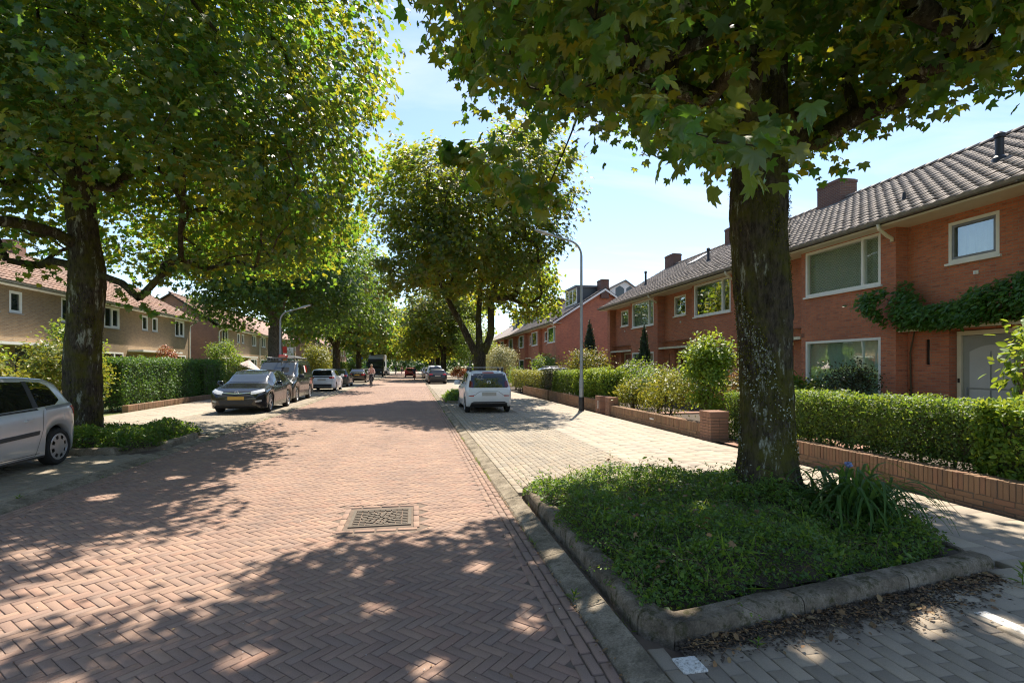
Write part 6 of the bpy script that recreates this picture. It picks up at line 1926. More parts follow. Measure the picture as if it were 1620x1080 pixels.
class Car:
    """x runs from the rear bumper (0) to the front bumper (L); y to the car's left; z up"""
    def __init__(s, name, label, loc, rz, L, W, top, belt, xr, xf, Rw, paint, roofw=0.74, sill=0.19, group='parked cars', cat='car', nose=0.55, tail=0.4, nosew=0.28, tailw=0.16, hi=True, endz=(0.30, 0.30), arch=0.055, lowmat='black_plastic'):
        s.L, s.W, s.xr, s.xf, s.R = L, W, xr, xf, Rw
        s.root = empty(name, loc, rz, label, cat, group)
        N = 110 if hi else 60
        ra = Rw + arch
        xs = list(np.linspace(0.0, L, N))
        xs += [0.012, 0.03, 0.06, 0.1, L - 0.012, L - 0.03, L - 0.06, L - 0.1]
        for xc in (xr, xf):
            xs += [xc + ra * math.sin(t) for t in np.linspace(-math.pi / 2, math.pi / 2, 19 if hi else 9)]
            xs += [xc - ra - 0.004, xc + ra + 0.004]
        xs = np.array(sorted(set(np.round([x for x in xs if 0 <= x <= L], 4))))
        zt = smooth_interp(xs, top)
        zb = np.interp(xs, [0, 0.12, 0.5, L - 0.6, L - 0.12, L], [endz[0], sill + 0.04, sill, sill, sill + 0.02, endz[1]])
        for xc in (xr, xf):
            d = np.abs(xs - xc)
            zb = np.where(d < ra, np.maximum(zb, Rw + np.sqrt(np.maximum(ra * ra - d * d, 0))), zb)
        zs = np.minimum(smooth_interp(xs, belt), zt - 0.025)
        w = np.full(len(xs), W)
        tf = np.clip((xs - (L - nose)) / nose, 0, 1)
        w = w * (1 - nosew * tf ** 2.6)
        tr = np.clip((tail - xs) / tail, 0, 1)
        w = w * (1 - tailw * tr ** 2.6)
        gg = np.clip((zt - zs - 0.06) / 0.34, 0, 1)
        gg = gg * gg * (3 - 2 * gg)
        V, F, K = [], [], None
        for i, x in enumerate(xs):
            W0, b, z1, z2, q = w[i], zb[i], zs[i], zt[i], gg[i]
            ze = z1 + 0.01 + q * max(0.0, z2 - 0.075 - z1 - 0.01)
            we = W0 * (0.93 * (1 - q) + roofw * q)
            h = z1 - b
            half = [(0, b), (W0 * 0.86, b), (W0 * 0.955, b + 0.012), (W0 * 0.978, b + 0.04), (W0 * 0.994, b + 0.35 * h), (W0, b + 0.58 * h), (W0 * 0.996, b + 0.78 * h), (W0 * 0.982, z1 - 0.025), (W0 * 0.955, z1),
                    (W0 * 0.955 * 0.67 + we * 0.33, z1 * 0.67 + ze * 0.33 + 0.005 * q), (W0 * 0.955 * 0.33 + we * 0.67 + 0.008 * q, z1 * 0.33 + ze * 0.67 + 0.005 * q), (we, ze),
                    (we * 0.955, ze + (z2 - ze) * 0.5), (we * 0.86, ze + (z2 - ze) * 0.78), (we * 0.5, ze + (z2 - ze) * 0.96), (0, z2)]
            ring = [(x, y, z) for y, z in half] + [(x, -y, z) for y, z in half[-2:0:-1]]
            K = len(ring)
            V += ring
        n = len(xs)
        mi = []
        for i in range(n - 1):
            for k in range(K):
                k2 = (k + 1) % K
                F.append((i * K + k, i * K + k2, (i + 1) * K + k2, (i + 1) * K + k))
                mi.append(1 if (k < 1 or k == K - 1) else 0)
        me = bpy.data.meshes.new('body')
        FF = F + [tuple(range(K - 1, -1, -1)), tuple(range((n - 1) * K, n * K))]
        me.from_pydata(V, [], [tuple(reversed(f)) for f in FF])
        me.materials.append(MAT[paint]); me.materials.append(MAT[lowmat])
        me.polygons.foreach_set('material_index', mi + [0, 0])
        me.polygons.foreach_set('use_smooth', [True] * len(FF))
        bm = bmesh.new(); bm.from_mesh(me); bmesh.ops.recalc_face_normals(bm, faces=bm.faces); bm.to_mesh(me); bm.free()
        me.set_sharp_from_angle(angle=R(50))
        s.body = obj('body', me, s.root, world=False)
        s.bvh = BVHTree.FromPolygons([Vector(v) for v in V], FF)
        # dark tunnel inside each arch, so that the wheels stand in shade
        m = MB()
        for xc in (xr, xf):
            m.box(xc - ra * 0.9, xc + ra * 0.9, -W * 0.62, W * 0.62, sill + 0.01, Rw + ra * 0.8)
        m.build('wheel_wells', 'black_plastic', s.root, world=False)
    def hit(s, view, u, v):
        if view == 'left':  o, d = Vector((u, 3, v)), Vector((0, -1, 0))
        elif view == 'right': o, d = Vector((u, -3, v)), Vector((0, 1, 0))
        elif view == 'front': o, d = Vector((s.L + 2, u, v)), Vector((-1, 0, 0))
        elif view == 'rear': o, d = Vector((-2, u, v)), Vector((1, 0, 0))
        else: o, d = Vector((u, v, 4)), Vector((0, 0, -1))
        p, nrm, _, _ = s.bvh.ray_cast(o, d)
        if p is None:
            return None
        if nrm.dot(d) > 0: nrm = -nrm
        return p, nrm
    def patch(s, name, view, bot, top, mat, off=0.006, nu=10, nv=5, parent=None, thick=0.012):
        def along(P, t):
            P = [Vector((p[0], p[1])) for p in P]
            Ls = [0.0]
            for a, b in zip(P, P[1:]): Ls.append(Ls[-1] + (b - a).length)
            q = t * Ls[-1]
            for i in range(len(P) - 1):
                if q <= Ls[i + 1] + 1e-9:
                    f = (q - Ls[i]) / max(Ls[i + 1] - Ls[i], 1e-9)
                    return P[i] + (P[i + 1] - P[i]) * f
            return P[-1]
        vs, inn, ok = [], [], {}
        for j in range(nv + 1):
            for i in range(nu + 1):
                a, b = along(bot, i / nu), along(top, i / nu)
                q = a + (b - a) * (j / nv)
                h = s.hit(view, q.x, q.y)
                if h is None:
                    ok[(i, j)] = False; vs.append(Vector((0, 0, 0))); inn.append(Vector((0, 0, 0)))
                else:
                    ok[(i, j)] = True; vs.append(h[0] + h[1] * off); inn.append(h[0] + h[1] * (off - thick))
        id_ = lambda i, j: j * (nu + 1) + i
        N = len(vs)
        fs = []
        for j in range(nv):
            for i in range(nu):
                if ok[(i, j)] and ok[(i + 1, j)] and ok[(i, j + 1)] and ok[(i + 1, j + 1)]:
                    fs.append((id_(i, j), id_(i + 1, j), id_(i + 1, j + 1), id_(i, j + 1)))
        if not fs: return None
        bd = [(id_(i, 0), id_(i + 1, 0)) for i in range(nu)] + [(id_(i + 1, nv), id_(i, nv)) for i in range(nu)] + [(id_(0, j + 1), id_(0, j)) for j in range(nv)] + [(id_(nu, j), id_(nu, j + 1)) for j in range(nv)]
        used = {v for f in fs for v in f}
        fs += [(a, b, N + b, N + a) for a, b in bd if a in used and b in used]
        m = MB(); m.add(vs + inn, fs)
        o = m.build(name, mat, parent or s.root, smooth=True, angle=50, world=False)
        return o
    def both(s, *a, **k):
        name, bot, top, mat = a
        for v in ('left', 'right'):
            s.patch(name, v, bot, top, mat, **k)
    def mirror_patch(s, name, view, bot, top, mat, **k):
        s.patch(name, view, bot, top, mat, **k)
        s.patch(name, view, [(-p[0], p[1]) for p in bot], [(-p[0], p[1]) for p in top], mat, **k)
    def wheels(s, rim='spokes', w=0.2, mat='alloy', nsp=5, hi=True):
        n = 28 if hi else 16
        Rw = s.R
        m = MB(); h = w / 2
        m.lathe([(Rw * 0.70, -h * 0.85), (Rw * 0.80, -h), (Rw * 0.93, -h * 0.92), (Rw, -h * 0.65), (Rw, h * 0.65), (Rw * 0.93, h * 0.92), (Rw * 0.80, h), (Rw * 0.72, h * 0.85), (Rw * 0.70, 0)], n, 'y')
        ty = m.mesh('wheel', 'tyre', smooth=True, angle=40)
        m = MB()
        rr = Rw * 0.73
        m.lathe([(rr, h * 0.84), (rr * 0.95, h * 0.9), (rr * 0.9, h * 0.7)], n, 'y')
        if rim == 'cap':
            k = 8
            ns = 48
            prof = []
            vs, fs = [], []
            for i in range(ns):
                a = 2 * math.pi * i / ns
                hole = 1 if (i % 6) in (2, 3, 4) else 0
                vs += [(0.12 * rr * math.cos(a), h * 0.95, 0.12 * rr * math.sin(a)), (0.58 * rr * math.cos(a), h * 0.93, 0.58 * rr * math.sin(a)), (0.84 * rr * math.cos(a), h * 0.88, 0.84 * rr * math.sin(a)), (0.96 * rr * math.cos(a), h * 0.87, 0.96 * rr * math.sin(a))]
            for i in range(ns):
                j = (i + 1) % ns
                for q in range(3):
                    if q == 1 and (i % 6) in (2, 3, 4): continue
                    fs.append((i * 4 + q, j * 4 + q, j * 4 + q + 1, i * 4 + q + 1))
            m.add(vs, fs)
            m.add([(0.125 * rr * math.cos(a), h * 0.96, 0.125 * rr * math.sin(a)) for a in np.linspace(0, 2 * math.pi, 14)[:-1]], [tuple(range(13))])
        else:
            m.lathe([(0.2 * rr, h * 0.55), (0.2 * rr, h * 0.72), (0.001, h * 0.76)], 14, 'y')
            for i in range(nsp):
                a = 2 * math.pi * i / nsp
                for da in (-0.13, 0.13) if rim == 'double' else (0,):
                    c, q = math.cos(a + da), math.sin(a + da)
                    ww = 0.16 * rr if rim != 'double' else 0.085 * rr
                    t0, t1 = 0.15 * rr, 0.95 * rr
                    P = []
                    for (t, f, dep) in ((t0, 1.1, 0.7), (t1, 0.9, 0.82)):
                        for sg in (-1, 1):
                            P.append((c * t - q * ww * f * sg, h * dep, q * t + c * ww * f * sg))
                    P += [(p[0], p[1] - 0.04, p[2]) for p in P]
                    m.add(P, [(0, 1, 3, 2), (0, 2, 6, 4), (1, 3, 7, 5), (4, 5, 7, 6)])
        ri = m.mesh('rim', mat, smooth=True, angle=30)
        m = MB(); m.lathe([(rr, -h * 0.5), (rr, h * 0.4), (0.001, h * 0.4)], 16, 'y'); hub = m.mesh('brake_disc', 'black_plastic')
        for x in (s.xr, s.xf):
            for sd in (1, -1):
                o = obj('wheel', ty, s.root, world=False)
                o.location = (x, sd * (s.W - h - 0.012), Rw)
                if sd < 0: o.rotation_euler = (0, 0, math.pi)
                for nm, me in (('rim', ri), ('brake_disc', hub)):
                    q = bpy.data.objects.new(nm, me); COL.objects.link(q); q.parent = o
    def mirrors(s, x, z, mat, y=None):
        for sd in (1, -1):
            y = s.W * 0.93
            m = MB()
            m.tube([(x, sd * y, z), (x - 0.02, sd * (y + 0.09), z + 0.03)], [0.03, 0.025], 6)
            vs, fs = [], []
            m.bbox(x - 0.075, x + 0.06, sd * (y + 0.06), sd * (y + 0.27), z - 0.02, z + 0.15, 0.035)
            m.fix('wing_mirror', mat, s.root, smooth=True, angle=60, world=False)
    def box_part(s, name, mat, *b, bev=0.01):
        m = MB(); m.bbox(*b, bev); return m.build(name, mat, s.root, world=False)
    def plate(s, view, zc, mat, y0=-0.26, y1=0.26, h=0.11, off=0.012):
        s.patch('number_plate', view, [(y0, zc - h / 2), (y1, zc - h / 2)], [(y0, zc + h / 2), (y1, zc + h / 2)], mat, off=off, nu=6, nv=2)
    def seam(s, view, pts, w=0.007, mat='black_plastic'):
        m = MB()
        for a, b in zip(pts, pts[1:]):
            k = max(1, int(math.hypot(b[0] - a[0], b[1] - a[1]) / 0.05))
            for i in range(k):
                P = []
                for t in (i / k, (i + 1) / k):
                    u, v = a[0] + (b[0] - a[0]) * t, a[1] + (b[1] - a[1]) * t
                    dx_, dz_ = b[0] - a[0], b[1] - a[1]
                    Ln = math.hypot(dx_, dz_) or 1
                    for sg in (-1, 1):
                        h = s.hit(view, u - dz_ / Ln * w / 2 * sg, v + dx_ / Ln * w / 2 * sg)
                        if h: P.append(h[0] + h[1] * 0.0025)
                if len(P) == 4: m.add(P, [(0, 1, 3, 2)])
        if m.v: m.build('door_seam', mat, s.root, world=False)

def ring_badge(car, view, zc, r, mat='chrome', bar=True, off=0.02):
    h = car.hit(view, 0.0, zc)
    if not h: return
    c = h[0] + h[1] * off
    m = MB()
    n = 20
    pts = [(c.x, c.y + r * math.cos(2 * math.pi * k / n), c.z + r * math.sin(2 * math.pi * k / n)) for k in range(n + 1)]
    m.tube(pts, r * 0.14, 5, cap=False)
    if bar == 'bolt':
        m.tube([(c.x, c.y - r * 1.2, c.z - r * 0.1), (c.x, c.y + r * 0.3, c.z - r * 0.1)], r * 0.12, 5)
        m.tube([(c.x, c.y - r * 0.3, c.z + r * 0.1), (c.x, c.y + r * 1.2, c.z + r * 0.1)], r * 0.12, 5)
    elif bar == 'vw':
        P = lambda y, z: (c.x, c.y + y * r, c.z + z * r)
        m.tube([P(-0.45, 0.85), P(0, 0.1), P(0.45, 0.85)], r * 0.10, 5)
        m.tube([P(-0.85, 0.4), P(-0.38, -0.85), P(0, -0.05), P(0.38, -0.85), P(0.85, 0.4)], r * 0.10, 5)
    m.build('badge', mat, car.root, smooth=True, world=False)

# silver three door hatchback at the left edge: its front points at the camera
c = Car('parked_car', 'silver three door hatchback parked at the left picture edge under the maple', (-6.62, 10.55, 0.035), R(-90), 4.03, 0.86,
        [(0, 0.93), (0.05, 1.02), (0.16, 1.13), (0.36, 1.36), (0.58, 1.43), (1.1, 1.47), (1.7, 1.475), (2.2, 1.42), (2.5, 1.30), (3.05, 1.02), (3.3, 0.96), (3.8, 0.80), (4.03, 0.6)],
        [(0, 0.93), (0.4, 1.0), (1.0, 0.965), (2.0, 0.90), (3.0, 0.87), (4.03, 0.66)], 0.62, 3.16, 0.30, 'p_silver', 0.74, 0.17, tailw=0.22, tail=0.5)
c.both('side_window', [(1.20, 0.97), (2.55, 0.92)], [(1.20, 1.375), (1.8, 1.39), (2.2, 1.34), (2.58, 1.0)], 'car_glass', nu=16)
c.both('quarter_window', [(0.56, 1.06), (0.70, 0.995), (1.08, 0.975)], [(0.56, 1.10), (0.66, 1.30), (0.8, 1.36), (1.10, 1.378)], 'car_glass', nu=14, nv=6)
c.both('door_pillar', [(1.085, 0.972), (1.195, 0.968)], [(1.105, 1.385), (1.195, 1.385)], 'black_plastic', nu=3)
c.both('window_surround', [(1.12, 0.935), (2.6, 0.885)], [(1.12, 0.962), (2.58, 0.915)], 'black_plastic', nu=14, nv=2, off=0.004)
c.both('rubbing_strip', [(1.15, 0.555), (2.7, 0.50)], [(1.13, 0.615), (2.7, 0.56)], 'grey_plastic', nu=12, nv=3, off=0.02, thick=0.03)
c.both('side_moulding', [(0.10, 0.975), (0.95, 0.925)], [(0.08, 1.015), (0.95, 0.965)], 'zinc', nu=10, nv=2, off=0.012, thick=0.02)
c.both('tail_light', [(0.05, 0.70), (0.17, 0.80), (0.32, 0.93)], [(0.04, 0.97), (0.17, 0.965), (0.36, 0.955)], 'tail_red', nu=8, nv=4, off=0.008)
c.mirror_patch('tail_light', 'rear', [(0.60, 0.72), (0.78, 0.76)], [(0.56, 0.92), (0.78, 0.94)], 'tail_red', nu=5)
c.patch('rear_window', 'rear', [(-0.56, 1.05), (0.56, 1.05)], [(-0.52, 1.36), (0.52, 1.36)], 'car_glass', nu=12)
c.patch('windscreen', 'front', [(-0.66, 1.06), (0.66, 1.06)], [(-0.52, 1.40), (0.52, 1.40)], 'windscreen', nu=12, nv=8)
c.mirror_patch('headlight', 'front', [(0.42, 0.62), (0.72, 0.66)], [(0.40, 0.74), (0.70, 0.82)], 'head_light')
for v in ('left', 'right'):
    c.seam(v, [(1.02, 0.93), (1.04, 0.62), (1.16, 0.30), (1.2, 0.23), (2.55, 0.23), (2.75, 0.45), (2.66, 0.88)])
    c.seam(v, [(1.1, 0.26), (2.75, 0.26)])
c.both('fuel_flap', [(0.40, 0.74), (0.53, 0.74)], [(0.40, 0.87), (0.53, 0.87)], 'p_silver', nu=4, nv=4, off=0.0035)
c.both('sill_trim', [(0.98, 0.185), (2.8, 0.185)], [(0.98, 0.215), (2.8, 0.215)], 'grey_plastic', nu=12, nv=1, off=0.008)
c.both('door_handle', [(1.25, 0.78), (1.42, 0.775)], [(1.25, 0.81), (1.42, 0.805)], 'p_silver', nu=4, nv=2, off=0.025, thick=0.03)
c.wheels('cap', 0.2)
c.mirrors(2.6, 0.92, 'p_silver')
c.patch('rear_bumper_strip', 'rear', [(-0.6, 0.5), (0.6, 0.5)], [(-0.6, 0.54), (0.6, 0.54)], 'grey_plastic', nu=8, nv=1, off=0.015)

def astra_like(name, label, loc, rz, pnt, front=True, rear=True, hi=True, group='parked cars', plate='plate_yellow', emblem=False):
    c = Car(name, label, loc, rz, 4.42, 0.905,
            [(0, 0.90), (0.06, 1.05), (0.30, 1.30), (0.55, 1.43), (1.1, 1.49), (1.8, 1.51), (2.3, 1.47), (2.7, 1.33), (3.28, 1.03), (3.5, 0.98), (4.0, 0.88), (4.28, 0.76), (4.42, 0.60)],
            [(0, 0.95), (0.6, 1.02), (1.6, 0.96), (2.6, 0.90), (3.3, 0.88), (4.1, 0.78), (4.42, 0.62)], 0.80, 3.48, 0.325, pnt, 0.72, 0.17, nosew=0.30, tailw=0.22, group=group, hi=hi)
    c.both('rear_side_window', [(0.95, 1.06), (1.68, 1.0)], [(1.0, 1.30), (1.25, 1.40), (1.68, 1.425)], 'car_glass', nu=10)
    c.both('front_side_window', [(1.76, 0.995), (2.72, 0.94)], [(1.76, 1.425), (2.2, 1.39), (2.78, 1.06)], 'car_glass', nu=12)
    c.both('window_trim', [(0.8, 1.025), (2.95, 0.905)], [(0.8, 1.045), (2.95, 0.92)], 'chrome', nu=14, nv=1, off=0.007)
    c.patch('windscreen', 'front', [(-0.70, 1.075), (0.70, 1.075)], [(-0.56, 1.43), (0.56, 1.43)], 'windscreen', nu=14, nv=8)
    c.patch('rear_window', 'rear', [(-0.60, 1.09), (0.60, 1.09)], [(-0.52, 1.40), (0.52, 1.40)], 'car_glass', nu=12)
    if front:
        c.mirror_patch('headlight', 'front', [(0.46, 0.66), (0.62, 0.68), (0.82, 0.76)], [(0.44, 0.76), (0.62, 0.80), (0.80, 0.85)], 'head_light', nu=8, nv=4)
        c.patch('grille', 'front', [(-0.42, 0.62), (0.42, 0.62)], [(-0.46, 0.74), (0.46, 0.74)], 'black_plastic', nu=10, nv=3)
        c.patch('grille_bar', 'front', [(-0.44, 0.70), (0, 0.665), (0.44, 0.70)], [(-0.44, 0.725), (0, 0.70), (0.44, 0.725)], 'chrome', nu=14, nv=2, off=0.018)
        c.patch('lower_grille', 'front', [(-0.50, 0.33), (0.50, 0.33)], [(-0.56, 0.47), (0.56, 0.47)], 'black_plastic', nu=10, nv=3)
        c.mirror_patch('fog_light', 'front', [(0.62, 0.40), (0.78, 0.42)], [(0.60, 0.46), (0.78, 0.48)], 'head_light', nu=4, nv=2)
        c.patch('bumper_lip', 'front', [(-0.72, 0.265), (0.72, 0.265)], [(-0.74, 0.295), (0.74, 0.295)], 'grey_plastic', nu=10, nv=1, off=0.012)
        c.plate('front', 0.545, plate)
        if emblem: ring_badge(c, 'front', 0.70, 0.06, 'chrome', 'bolt', 0.03)
        c.seam('front', [(-0.62, 0.80), (-0.5, 0.775), (0.5, 0.775), (0.62, 0.80)])
    if rear:
        c.mirror_patch('tail_light', 'rear', [(0.48, 0.76), (0.78, 0.78)], [(0.50, 0.94), (0.74, 0.98)], 'tail_red', nu=6)
        c.plate('rear', 0.62, plate)
        c.patch('rear_valance', 'rear', [(-0.6, 0.33), (0.6, 0.33)], [(-0.66, 0.45), (0.66, 0.45)], 'black_plastic', nu=8, nv=2)
    if hi:
        for v in ('left', 'right'):
            c.seam(v, [(1.72, 1.0), (1.72, 0.24), (2.85, 0.24), (3.02, 0.55), (2.95, 0.90)])
            c.seam(v, [(1.72, 0.24), (1.15, 0.26), (1.02, 0.65), (0.9, 1.02)])
        c.both('door_handle', [(1.8, 0.84), (1.98, 0.835)], [(1.8, 0.865), (1.98, 0.86)], pnt, nu=4, nv=2, off=0.022, thick=0.03)
        c.both('door_handle', [(0.98, 0.87), (1.14, 0.865)], [(0.98, 0.895), (1.14, 0.89)], pnt, nu=4, nv=2, off=0.022, thick=0.03)
    c.wheels('double', 0.215, nsp=5, hi=hi)
    c.mirrors(2.85, 0.95, pnt)
    return c
astra_like('parked_car', 'black hatchback facing the camera, first car beyond the left tree bed', (-5.95, 23.65, 0.035), R(-90), 'p_black', emblem=True)

# black delivery van with a ladder rack
c = Car('van', 'black panel van with a roof rack and red lettering behind the black hatchback', (-6.2, 29.35, 0.035), R(-90), 4.9, 0.96,
        [(0, 1.70), (0.03, 1.86), (0.15, 1.92), (2.0, 1.93), (2.9, 1.90), (3.15, 1.82), (3.85, 1.22), (4.1, 1.12), (4.6, 1.02), (4.82, 0.88), (4.9, 0.7)],
        [(0, 1.15), (3.0, 1.12), (3.9, 1.08), (4.6, 0.92), (4.9, 0.72)], 0.88, 3.90, 0.335, 'p_black', 0.80, 0.2, nose=0.5, nosew=0.22, tail=0.2, tailw=0.04)
c.patch('windscreen', 'front', [(-0.78, 1.26), (0.78, 1.26)], [(-0.66, 1.80), (0.66, 1.80)], 'windscreen', nu=14, nv=8)
c.both('side_window', [(2.55, 1.16), (3.65, 1.12)], [(2.55, 1.72), (3.0, 1.70), (3.72, 1.2)], 'car_glass', nu=12)
c.both('red_lettering', [(1.35, 1.35), (1.6, 1.35)], [(1.35, 1.68), (1.6, 1.68)], 'tail_red', nu=4, nv=4, off=0.004)
c.both('white_lettering', [(1.66, 1.35), (1.9, 1.35)], [(1.66, 1.68), (1.9, 1.68)], 'white_paint', nu=4, nv=4, off=0.004)
c.both('red_lettering', [(0.6, 0.75), (0.85, 0.75)], [(0.6, 1.05), (0.85, 1.05)], 'tail_red', nu=4, nv=3, off=0.004)
c.mirror_patch('headlight', 'front', [(0.52, 0.82), (0.84, 0.86)], [(0.50, 0.97), (0.82, 1.02)], 'head_light', nu=6)
c.patch('grille', 'front', [(-0.46, 0.80), (0.46, 0.80)], [(-0.46, 0.95), (0.46, 0.95)], 'grey_plastic', nu=8, nv=3)
c.patch('lower_grille', 'front', [(-0.6, 0.38), (0.6, 0.38)], [(-0.6, 0.52), (0.6, 0.52)], 'grey_plastic', nu=8, nv=2)
c.plate('front', 0.62, 'plate_yellow')
for v in ('left', 'right'):
    c.seam(v, [(2.48, 1.8), (2.48, 0.26), (3.55, 0.26), (3.6, 1.1)]); c.seam(v, [(1.25, 1.8), (1.25, 0.26), (2.48, 0.26)])
c.wheels('spokes', 0.22, nsp=7); c.mirrors(3.5, 1.12, 'black_plastic')
rk = []
m = MB()
for y in (-0.62, 0.62):
    m.tube([(0.15, y, 2.06), (2.9, y, 2.06)], 0.02, 6)
for x in np.linspace(0.2, 2.85, 6):
    m.tube([(x, -0.66, 2.04), (x, 0.66, 2.04)], 0.018, 6)
    for y in (-0.62, 0.62):
        m.tube([(x, y, 1.88), (x, y, 2.06)], 0.014, 5)
m.build('roof_rack', 'steel', c.root, smooth=True, world=False)
lad = empty('ladder', (-6.0, 27.6, 2.13), R(-90), 'aluminium ladder lying on the roof rack of the black van', 'ladder')
m = MB()
for y in (-0.18, 0.18): m.box(-1.5, 1.5, y - 0.02, y + 0.02, 0, 0.06)
m.build('stile', 'steel', lad, world=False)
for i in range(10):
    m = MB(); m.tube([(-1.4 + i * 0.31, -0.16, 0.03), (-1.4 + i * 0.31, 0.16, 0.03)], 0.013, 6); m.build('rung', 'steel', lad, world=False)
m = MB(); m.bbox(-6.15, -5.8, 25.75, 26.0, 2.07, 2.2, 0.03); tag(m.build('equipment_bag', 'tail_red'), 'dark red bundle tied on the van roof rack', 'bundle')

# white hatchback, rear towards us (left)
def hatch_rear(name, label, loc, rz, pnt, L=3.94, W=0.87, H=1.5, black=True, plate='plate_blur', group='parked cars', hi=True, lights='tail_red', spoiler=True):
    k = H / 1.5
    c = Car(name, label, loc, rz, L, W,
            [(0, 0.86 * k), (0.05, 0.98 * k), (0.14, 1.08 * k), (0.36, 1.40 * k), (0.55, 1.46 * k), (1.2, 1.5 * k), (1.8, 1.49 * k), (2.1, 1.44 * k), (2.9, 1.04 * k), (3.2, 0.98 * k), (L - 0.2, 0.80 * k), (L, 0.62)],
            [(0, 0.90), (0.6, 1.02), (1.6, 0.97), (2.6, 0.92), (3.2, 0.88), (L, 0.64)], 0.62, L - 0.76, 0.31, pnt, 0.73, 0.18, tailw=0.18, tail=0.35, group=group, hi=hi)
    c.patch('rear_window', 'rear', [(-0.64, 1.05 * k), (0.64, 1.05 * k)], [(-0.54, 1.38 * k), (0.54, 1.38 * k)], 'car_glass', nu=12)
    c.both('side_window', [(0.75, 1.08), (2.5, 0.97)], [(0.80, 1.28 * k), (1.2, 1.40 * k), (1.8, 1.41 * k), (2.6, 1.05)], 'car_glass', nu=18)
    c.mirror_patch('tail_light', 'rear', [(0.46, 0.86), (0.80, 0.84)], [(0.50, 0.97), (0.76, 0.98)], lights, nu=6)
    if black:
        c.patch('tail_light_bar', 'rear', [(-0.5, 0.93), (0.5, 0.93)], [(-0.5, 1.0), (0.5, 1.0)], 'black_plastic', nu=8, nv=2)
        c.patch('rear_valance', 'rear', [(-0.70, 0.31), (0.70, 0.31)], [(-0.74, 0.50), (0.74, 0.50)], 'black_plastic', nu=10, nv=3)
    c.plate('rear', 0.78, plate)
    if hi:
        for v in ('left', 'right'):
            c.seam(v, [(1.55, 0.97), (1.55, 0.24), (2.6, 0.24), (2.75, 0.9)]); c.seam(v, [(1.55, 0.24), (1.0, 0.26), (0.9, 0.6), (0.8, 1.0)])
    c.patch('windscreen', 'front', [(-0.66, 1.06 * k), (0.66, 1.06 * k)], [(-0.52, 1.40 * k), (0.52, 1.40 * k)], 'windscreen', nu=8, nv=6)
    c.wheels('spokes', 0.2, nsp=7, hi=hi); c.mirrors(2.62, 0.95, pnt)
    return c
hatch_rear('parked_car', 'white hatchback seen from behind, beyond the black van', (-5.95, 36.05, 0.02), R(90), 'p_white')
hatch_rear('parked_car', 'dark teal hatchback in front of the white one on the left', (-6.05, 43.6, 0.02), R(90), 'p_teal', L=4.1, W=0.88, H=1.5, hi=False)
def saloon(name, label, loc, rz, pnt, L=4.62, W=0.905, H=1.43, plate='plate_yellow', group='parked cars'):
    c = Car(name, label, loc, rz, L, W,
            [(0, 0.92), (0.05, 1.0), (0.5, 1.05), (0.75, 1.10), (1.35, 1.38), (1.9, H), (2.5, 1.40), (3.2, 1.02), (3.5, 0.97), (4.3, 0.82), (L, 0.6)],
            [(0, 0.88), (0.6, 0.96), (2.5, 0.92), (3.4, 0.88), (L, 0.62)], 0.92, L - 0.86, 0.33, pnt, 0.72, 0.17, tailw=0.2, hi=False, group=group)
    c.patch('rear_window', 'rear', [(-0.64, 1.13), (0.64, 1.13)], [(-0.54, 1.36), (0.54, 1.36)], 'car_glass', nu=10)
    c.both('side_window', [(1.05, 1.03), (2.9, 0.97)], [(1.2, 1.22), (1.6, 1.33), (2.3, 1.36), (2.95, 1.04)], 'car_glass', nu=14)
    c.mirror_patch('tail_light', 'rear', [(0.44, 0.76), (0.80, 0.76)], [(0.44, 0.90), (0.78, 0.92)], 'tail_red', nu=6)
    c.patch('windscreen', 'front', [(-0.66, 1.04), (0.66, 1.04)], [(-0.54, 1.36), (0.54, 1.36)], 'windscreen', nu=8, nv=6)
    c.plate('rear', 0.80, plate)
    c.wheels('spokes', 0.21, nsp=6, hi=False); c.mirrors(2.95, 0.95, pnt)
    return c
saloon('parked_car', 'black saloon seen from behind with red tail lights on the left kerb', (-5.7, 55.2, 0.02), R(90), 'p_black')
saloon('parked_car', 'grey car half hidden behind the black saloon', (-5.75, 63.0, 0.02), R(90), 'p_grey')
# white city car on the right
c = Car('parked_car', 'white city car with a roof rack parked on the right strip', (2.58, 18.15, 0.035), R(90), 3.54, 0.82,
        [(0, 0.72), (0.02, 0.80), (0.06, 0.9), (0.10, 1.0), (0.27, 1.37), (0.42, 1.44), (1.0, 1.48), (1.6, 1.48), (2.0, 1.42), (2.75, 1.05), (3.0, 0.99), (3.4, 0.82), (3.54, 0.6)],
        [(0, 0.80), (0.5, 0.98), (1.5, 0.94), (2.5, 0.90), (3.0, 0.88), (3.54, 0.62)], 0.55, 2.97, 0.29, 'p_white', 0.80, 0.18, tail=0.35, tailw=0.12, endz=(0.34, 0.3))
c.patch('tailgate_glass', 'rear', [(-0.655, 0.885), (0.655, 0.885)], [(-0.60, 1.37), (0.60, 1.37)], 'car_glass', nu=14, nv=8)
c.patch('top_spoiler', 'rear', [(-0.2, 1.385), (0.2, 1.385)], [(-0.2, 1.41), (0.2, 1.41)], 'tail_red', nu=6, nv=1, off=0.02)
c.mirror_patch('tail_light', 'rear', [(0.57, 0.90), (0.70, 0.90)], [(0.565, 1.08), (0.655, 1.14)], 'tail_dark', nu=4, off=0.014)
c.patch('bumper_crease', 'rear', [(-0.72, 0.60), (-0.5, 0.62), (-0.33, 0.75), (0.33, 0.75), (0.5, 0.62), (0.72, 0.60)], [(-0.72, 0.62), (-0.5, 0.64), (-0.33, 0.765), (0.33, 0.765), (0.5, 0.64), (0.72, 0.62)], 'zinc', nu=26, nv=1, off=0.005)
